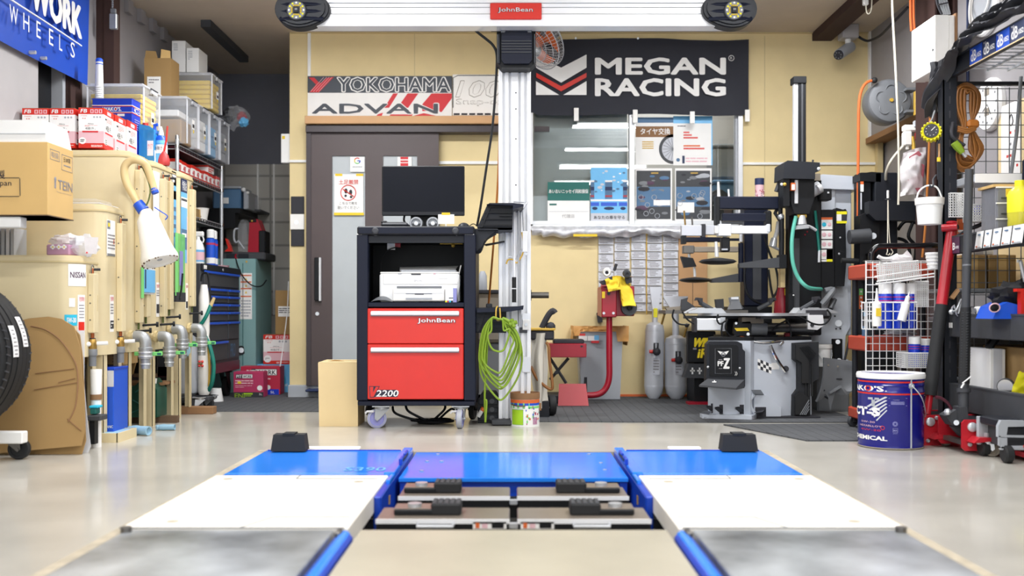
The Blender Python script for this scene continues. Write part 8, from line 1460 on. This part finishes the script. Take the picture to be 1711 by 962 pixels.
t=thing('white_cup','white ribbed cup on the top right of the red trolley','cup',W(1560,450,5.05));c=W(1560,450,5.0);g=G();g.lathe([(0,0),(.028,0),(.04,.085),(.037,.085),(.026,.004),(0,.004)],c,'white',n=24);g.obj('cup',t);g=G();[g.lathe([(.029+.012*a,.085*a),(.031+.012*a,.085*a+.003),(.03+.012*a,.085*a+.006)],c,'white_w',n=24)for a in(.25,.45,.65,.85)];g.obj('ribs',t)
g=G();crumple(g,W(1505,432,5.03),.035,'film',85,10,(1.6,.8,.5));g.pp([(1502,432),(1516,418),(1524,428),(1518,436)],5.04,.003,'film');g.obj('plastic_wrap',label='crumpled plastic wrap in the upper mesh basket',cat='wrap')
for b in(600,625):g=G();crumple(g,V(2.0,5.3,wz(b+6,5.3)),.03,'wood',b,8,(1.6,1,.6));g.obj('dirty_rag',label='dirty brown rag inside the red trolley',cat='rag')if b>610 else g.bm.free()
# ================================================================ drum
c=V(wx(1488,4.657),4.657,.001);r=.1455;hh=.33
t=thing('steel_drum','dark blue steel drum with a white lid and red bands on the floor','drum',c)
g=G();g.lathe([(0,0),(r-.004,0),(r,.004),(r-.002,.012),(r,.02),(r,.255),(r+.003,.26),(r,.265),(r,.285),(r+.004,.29),(r,.295),(r,.313),(r+.004,.318),(r,.323),(r,hh),(0,hh)],c,'drum_blue',n=64);g.lathe([(r-.002,0),(r+.002,.003),(r-.0,.007)],c,'dust',n=64)
a=math.radians(16);g.tube([c+V((r+.001)*math.sin(a),-(r+.001)*math.cos(a),z)for z in(.008,.15,.322)],.004,'grey_lt',6);g.obj('body',t)
g=G();g.lathe([(0,hh+.006),(r-.015,hh+.006),(r-.012,hh+.014),(r+.004,hh+.014),(r+.008,hh+.004),(r+.006,hh-.01),(r,hh-.01)],c,'white',n=64);g.lathe([(0,hh+.0065),(r-.016,hh+.0068)],c,'drum_blue',n=48);g.obj('lid',t)
g=G();[g.lathe([(r+.0012,z),(r+.0012,z+.007)],c,'red',n=64)for z in(.249,.303)]
R2=r+.0015;g.wrap("WAKO'S",c,R2,-140,-32,.263,.291,'paper',.035);g.wrap('O',c,R2+.0006,-69,-55,.263,.291,'red',.03);g.wrap('R',c,R2,-29.5,-26,.263,.27,'paper')
for k in range(4):P=[(-50+k*9-22,.232-.0*k),(-50+k*9-19,.232)]
for k in range(5):
 a1=-25-k*0;z1=.242-k*.015;a0=-66+k*5
 for s_,off in((-1,0),(1,118)):
  q=[(a0+off*(s_>0),z1-.05),(a0+off*(s_>0)+5-k*.8,z1-.05),(-26+off*(s_>0),z1),(-30+k*.6+off*(s_>0),z1)]
  if k>2 or True:
   n_=6;A,B,C_,D_=q;P=[]
   for i in range(n_+1):f=i/n_;P+=[(A[0]+(D_[0]-A[0])*f,A[1]+(D_[1]-A[1])*f),(B[0]+(C_[0]-B[0])*f,B[1]+(C_[1]-B[1])*f-.003)]
   g.add([(c.x+R2*math.sin(math.radians(a_)),c.y-R2*math.cos(math.radians(a_)),z_)for a_,z_ in P],[(2*i,2*i+1,2*i+3,2*i+2)for i in range(n_)],'paper_grey')
g.wrap('4CT-S',c,R2+.001,-125,-38,.15,.19,'paper',.05);g.wrap('T',c,R2+.001,-62,-40,.195,.235,'grey_lt',.05)
g.wrap('5W-30',c,R2,-80,-48,.118,.126,'pink');g.wrap('HEXABLLOY',c,R2,-85,-36,.1,.108,'pink');g.wrap('0W-20',c,R2,-80,-37,.082,.09,'red');g.wrap('CHEMICAL',c,R2,-110,-26,.04,.06,'paper',.04);g.wrap('CHEMICAL',c,R2,76,170,.04,.06,'paper',.04);g.wrap('WAKO',c,R2,74,140,.263,.291,'paper',.035)
def ring(a_,z_,rad,m):g.tube([c+V(R2*math.sin(math.radians(a_)+rad*math.cos(q)/r),-R2*math.cos(math.radians(a_)+rad*math.cos(q)/r),z_+rad*math.sin(q))for q in[2*PI*i/12 for i in range(12)]],.0014,m,4,0,True)
ring(-13,.118,.01,'lav');ring(-13,.118,.006,'lav');ring(-34,.098,.008,'red');g.wrap('MA',c,R2,-16,-9.5,.085,.094,'lav',.02);g.wrap('⬜',c,R2,-17,-8.5,.08,.1,'lav');g.wrap('JASO',c,R2,-17,-9,.072,.078,'lav');g.wrap('WARNING',c,R2,-17,-6,.225,.23,'lav')
[g.wrap('━━━━━━',c,R2,-20,3,z,z+.003,'lav')for z in(.212,.217,.207)]
for z in(.201,.235):g.wrap('━',c,R2,-24,8,z,z+.0015,'lav')
g.obj('print',t)
g=G();e=c+V(R2*math.sin(a),-R2*math.cos(a),.29);n_=V(math.sin(a),-math.cos(a),0);g.cyl(e-n_*.002,e+n_*.008,.014,'grey_lt',.011,16);g.ball(e+n_*.008,.006,'steel',8);g.tube([e+n_*.01,e+V(.045,-.01,-.055),c+V(r*1.03,-.03,.14),c+V(r*1.0,.12,.13)],.0025,'steel',6,4);g.obj('bail',t,label='wire bail handle')
# ================================================================ floor jacks
def jack(name,lab,Y,pa,pb_,pt_,pbm,ccx,ccy0,hp,grp,cyl):
 x0,x1,z0,z1=wx(pa,Y),wx(pb_,Y),wz(pbm,Y),wz(pt_,Y);t=thing(name,lab,'floor jack',((x0+x1)/2,Y+.15,0),grp)
 for yy in(Y,Y+.24):
  g=G();k=.014;g.prism([(x0,z0+k),(x0+k,z0),(x1,z0),(x1+.25,z0+.02),(x1+.25,z1-.05),(x1,z1),(x0+k,z1),(x0,z1-k)],'xz',yy,yy+.008,'red_jack');p=g.obj('side_plate',t,label='red side plate')
  if yy==Y:
   for dx,dz,rr in((.045,-.032,.021),(.075,-.014,.01),(.125,-.014,.007),(.034,.028-(z1-z0)+.0,.009)):g=G();q=V(x0+dx,yy,z1+dz);g.lathe([(0,-.012),(rr*.7,-.012),(rr,-.008),(rr,0),(0,0)],q,'steel',(0,1,0),14);g.obj('bolt',p)
 g=G();g.box(x0+.03,x1+.2,Y+.008,Y+.24,z1-.03,z1-.006,'blk_pl');g.box(x0+.02,x0+.05,Y+.01,Y+.24,z0+.02,z0+.04,'steel_dk');g.obj('deck',t)
 cx=wx(ccx,Y);cz=z0+.055
 g=G();g.prism([(cx-.075,cz-.012),(cx-.05,cz+.012),(cx+.05,cz+.012),(cx+.06,cz-.0),(cx+.045,cz)],'xz',Y-.075,Y,'red_jack');g.cyl((cx,Y-.04,cz+.01),(cx,Y-.04,cz+.03),.016,'steel',n=6);g.obj('bracket',t)
 caster(t,cx,Y-.04,cz,.034,'dust','alu' if cyl else 'red_jack',-25 if cyl else 95,.026)
 caster(t,x1+.2,Y+.12,z0+.05,.03,'steel_dk','steel',0,.04)
 return t
t=jack('floor_jack','red floor jack with a red and black handle just right of the blue drum',4.68,1538,1606,693,746,1577,0,None,'red floor jacks',False)
A,B=W(1549,692,4.72),W(1590,386,4.84);d=B-A
g=G();g.cyl(A,A+d*.12,.017,'red_jack',n=14);g.cyl(A+d*.1,A+d*.11,.026,'red_jack',n=14);g.cyl(A+d*.1,A+d*.6,.02,'red_jack',n=16);g.cyl(A+d*.58,B,.026,'red_jack',n=18);h=g.obj('handle',t,label='long red and black handle')
g=G();g.cyl(A+d*.1,A+d*.59,.031,'rubber',.029,20);g.obj('grip',h,label='black foam grip')
g=G();g.cyl(W(1574,381,4.84),W(1600,379,4.8),.018,'red_jack',n=16);g.cyl(W(1598,379.2,4.805),W(1600.5,379,4.799),.012,'ink',n=14);g.cyl(B,B+V(0,0,.03),.016,'red_jack',n=14);g.ball(B+V(.0,0,.04),.022,'red_jack',12,(1.3,1.1,.5));g.obj('crossbar',h)
t=jack('floor_jack','red floor jack with the long straight grey handle',4.37,1607,1690,701,753,1643,0,None,'red floor jacks',True)
A,B=W(1609.5,690,4.46),W(1619.5,283,4.52);d=B-A;g=G();g.cyl(A,A+d*.14,.022,'grey_dk',n=18);g.cyl(A+d*.085,A+d*.1,.029,'grey_dk',n=18);g.cyl(A+d*.42,B,.0185,'grey_dk',.0185,20);g.lathe([(.0185,0),(.0195,.006),(.017,.01)],A+d*.6,'grey_md',d,18);h=g.obj('handle',t,label='long dark grey handle');g=G();g.cyl(A+d*.12,A+d*.43,.024,'rubber',.022,20)
for i in range(26):q=A+d*(.13+.29*i/26);u,v,w=frame(d);g.tube([q-u*.022-v*.01,q-v*.0245,q+u*.022-v*.01+w*.006],.0016,'grey_dk',4)
g.obj('grip',h)
g=G();g.pp([(1581,695),(1598,684),(1606,700),(1606,712),(1592,711)],4.46,.08,'grey_dk');g.pp([(1598,702),(1607,700),(1609,730),(1594,714)],4.47,.05,'grey_dk');g.tube([W(1563,663,4.5),W(1572,665,4.5),W(1583,673,4.5),W(1590,684,4.5)],.007,'maroon',8,4);g.ball(W(1583,688,4.45),.016,'steel',8);g.cyl(W(1598,706,4.44),W(1598,706,4.47),.012,'steel',n=10);g.pp([(1604,680),(1616,680),(1619,702),(1604,706)],4.43,.07,'grey_dk');g.obj('socket',t,label='dark handle socket')
t=thing('aluminium_jack','low light grey aluminium jack at the right edge of the floor','floor jack',(2.15,4.2,0));Y=4.13;x0=wx(1668,Y)
g=G();g.prism([(x0,wz(730,Y)),(x0,wz(712,Y)),(x0+.012,wz(702,Y)),(x0+.3,wz(704,Y)),(x0+.3,wz(711,Y)),(x0+.04,wz(713,Y)),(x0+.035,wz(727,Y)),(x0+.3,wz(729,Y)),(x0+.3,wz(733,Y))],'xz',Y,Y+.02,'grey_lt');g.box(x0+.01,x0+.3,Y,Y+.02,wz(752,Y),wz(745,Y),'grey_lt',.003);g.box(x0+.01,x0+.04,Y,Y+.02,wz(750,Y),wz(731,Y),'grey_lt',.003);g.box(x0+.002,x0+.01,Y,Y+.01,wz(744,Y),wz(728,Y),'grey_lt');g.obj('near_plate',t)
g=G();g.box(x0+.01,x0+.3,Y+.2,Y+.22,.05,wz(704,Y),'grey_lt',.003);g.box(x0+.015,x0+.3,Y+.03,Y+.2,wz(716,Y),wz(702,Y),'blk_pl',.006);g.box(x0+.05,x0+.3,Y+.05,Y+.2,wz(750,Y),wz(715,Y),'grey_dk',.006);g.obj('deck',t)
for yy in(Y-.005,Y+.2):g=G();q=V(x0+.04,yy,.0375);g.lathe([(0,-.0),(.03,0),(.037,.006),(.037,.03),(.03,.036),(0,.036)],q-V(.018,-.01,0),'rubber',(1,0,0),22);g.obj('wheel',t)
g=G();g.tube([W(1711,745,Y-.01),W(1718,748,Y-.01)],.006,'red',6);g.box(x0+.12,x0+.3,Y+.02,Y+.1,.02,.04,'red_jack');g.obj('lift_arm',t)
# ================================================================ upper right wall
t=thing('breaker_box','cream metal breaker box mounted high beside the brown steel post','breaker box',(2.42,5.74,1.98))
g=G();g.box(2.36,2.44,5.575,5.9,1.985,2.29,'white_w',.003);g.obj('cover',t);g=G();g.box(2.442,2.475,5.58,5.9,1.99,2.29,'white_w',.003);g.box(2.474,2.484,5.57,5.9,1.98,2.3,'wood');g.obj('back_box',t);g=G();g.cyl((2.358,5.6,2.1),(2.361,5.6,2.1),.008,'ink',n=10);g.obj('latch',t)
for k,(a,m)in enumerate(((1521,'orange'),(1526,'orange'),(1556,'orange_cab'))):g=G();g.tube([W(a,-30,5.95),W(a+.5,28,5.95),W(a+2,52,5.95)],.008,m,8);g.obj('thin_hose',label='orange hose coming down beside the breaker box, %s of three'%('left','middle','right')[k],cat='hose',group='orange hoses by the breaker box')
g=G();[g.tube([W(1562+i*3,-30,5.65),W(1566+i*4,5,5.66),W(1574+i*3.2,24,5.66)],.007,'grey_lt' if i else 'ink',7,3)for i in range(5)];g.tube([W(1568,8,5.63),W(1585,4,5.63)],.004,'ink',6);g.obj('cable_bunch',label='bundle of grey cables running into the top of the breaker box',cat='cable',kind='stuff')
t=thing('hose_reel','round grey hose reel on the upper right wall with an orange hose','hose reel',(2.42,6.4,1.83));c=W(1486,169,6.4);g=G();rr=.142
g.lathe([(0,-.03),(.03,-.034),(.11,-.026),(rr-.01,-.018),(rr,.0),(rr,.1),(rr-.02,.13),(0,.13)],c,'grey_md',(0,1,0),44)
for a in range(5):
 q=2*PI*a/5+.3;e=c+V(.085*math.cos(q),-.031,.085*math.sin(q));g.tube([e+V(.035*math.cos(q+b),0,.035*math.sin(q+b))+V(-.02*math.cos(q),.004 if abs(b)>1.2 else 0,-.02*math.sin(q))for b in(-1.5,-.7,0,.7,1.5)],.004,'grey_md',6,3)
g.obj('drum',t);g=G();g.cyl(c-V(0,.042,0),c-V(0,.03,0),.012,'gold',n=12);g.obj('hub',t);g=G();g.ball(W(1461,134,6.36),.02,'rubber',12);g.obj('stopper',t)
g=G();g.tube([W(1461,134,6.36),W(1448,138,6.36),W(1439,152,6.36),W(1435,180,6.36),W(1434,260,6.37),W(1433.5,400,6.38),W(1433,480,6.5),W(1432,560,6.6)],.009,'orange',10,5);g.obj('hose',t,label='orange air hose hanging straight down')
g=G();g.pb(1529,152,1535,192,6.3,.03,'gold',.003);g.pb(1515,183,1535,187,6.32,.1,'grey_md');g.pb(1515,146,1533,150,6.32,.1,'grey_md');g.obj('wall_bracket',t)
g=G();g.tube([W(1491,-40,5.9),W(1491,10,5.9),W(1495,90,5.9),W(1499,170,5.9),W(1501,220,5.9),W(1502,300,5.9),W(1501,342,5.9)],.0065,'cable_w',8,4);g.obj('white_cable',label='long cream cable hanging straight down in front of the hose reel',cat='cable')
g=G();g.tube([W(1518,225,6.2),W(1512,240,6.2),W(1500,254,6.2),W(1488,270,6.2),W(1481,287,6.25),W(1480,300,6.3)],.0085,'cable_w',8,4);g.obj('curved_cable',label='cream cable curving from the plugs down behind the black tower',cat='cable')
t=thing('plug_cluster','cluster of cream plugs and adapters on the wall under the hose reel','plugs',(2.5,6.25,1.6));Y=6.18;g=G();g.pb(1511,208,1533,219,Y,.05,'white_w',.008);g.pb(1511,219,1525,243,Y-.01,.05,'white_w',.008);g.obj('adapter',t);g=G();g.pb(1515,243,1520,250,Y,.03,'white_w',.006);g.pb(1528,201,1534,212,Y-.01,.03,'grey_lt',.004);g.obj('plug',t);g=G();g.pb(1530,221,1535,234,Y,.03,'red_dk',.003);g.tube([W(1524,228,Y),W(1526,240,Y),W(1527,250,Y)],.012,'gold',8);g.obj('red_plug',t)
t=thing('tool_bag','clear plastic bag with a red pack inside hanging on the right wall','bag',W(1525,325,6.0));Y=6.0
g=G();g.surf(lambda u,v:(wx(1504+44*u+(8*(v-.5)if v>.5 else 0)*(1-u)+2*math.sin(9*v),Y),Y-.05*math.sin(PI*u)*math.sin(PI*min(1,v+.1))+.02*noise.noise(V(u*5,v*6,4)),wz(328-82*v-3*math.sin(PI*u)+(10*(1-u)if v>.9 else 0),Y)),18,22,'film',.0);g.obj('bag',t);g=G();g.pp([(1519,300),(1540,288),(1538,272),(1545,276),(1541,318),(1536,322),(1517,300)],Y-.03,.03,'red_film');g.pp([(1519,262),(1535,252),(1540,258),(1520,272)],Y-.02,.02,'red_film');g.obj('red_pack',t)
g=G();g.tube([W(1556,120,5.82),W(1554,200,5.82),W(1551,280,5.82),W(1546,380,5.82),W(1541,430,5.82)],.007,'orange_cab',8,3);g.obj('brown_cable',label='orange brown cable running down the brown steel post',cat='cable')
t=thing('security_camera','grey security camera on the ceiling near the right corner','camera',W(1415,62,7.15));Y=7.15;g=G();g.box(wx(1404,Y),wx(1431,Y),Y-.06,Y+.06,wz(66,Y),ZC-.001,'wall_white',.006);g.cyl(W(1417,66,Y),W(1417,75,Y),.022,'white',.018,14);g.obj('mount',t);g=G();g.cyl(W(1421,78,Y+.02),W(1402,91,Y-.08),.04,'grey_lt',.038,20);g.obj('body',t);g=G();p0,p1=W(1402,91,Y-.08),W(1400.5,92.5,Y-.09);g.cyl(p0,p1,.034,'ink',n=18);u,v,w=frame(p1-p0);[g.ball(p1+(u*math.cos(a)+v*math.sin(a))*.022,.006,'grey_md',6)for a in[2*PI*i/7 for i in range(7)]];g.obj('lens',t);g=G();g.tube([W(1430,58,Y),W(1442,66,Y),W(1452,68,Y),W(1470,60,6.95),W(1490,40,6.6),W(1517,12,6.4)],.009,'ink',7,4);g.obj('lead',t)
t=thing('pull_switch','white pull switch hanging from the ceiling at the top of the picture','switch',W(1448,20,6.3));Y=6.3;g=G();g.pb(1443,-12,1452,8,Y,.03,'white',.006);g.obj('switch',t);g=G();g.tube([W(1447,8,Y),W(1448,20,Y),W(1452,23,Y),W(1456,15,Y),W(1457,-10,Y)],.004,'cable_w',6,4);g.obj('cord',t)
t=thing('round_dial','large round white dial high on the right wall above the tarp','clock',(2.6,5.45,2.2));c=V(XR-.03,5.5,2.33);g=G();g.lathe([(.12,0),(.17,.0),(.18,-.01),(.18,-.028),(0,-.028)],c,'white',(-1,0,0),40);g.obj('rim',t);g=G();g.lathe([(0,-.004),(.125,-.003)],c,'grey_lt',(-1,0,0),32);g.tube([c+V(-.006,.02,-.1),c+V(-.006,-.07,-.04),c+V(-.006,-.09,.02),c+V(-.006,-.08,.05)],.006,'white',6,3);g.obj('face',t)
g=G();g.tube([(XR-.01,5.72,1.9),(XR-.01,5.72,ZC)],.008,'navy',8);g.obj('wall_conduit',label='dark vertical conduit on the grey right wall',cat='conduit')
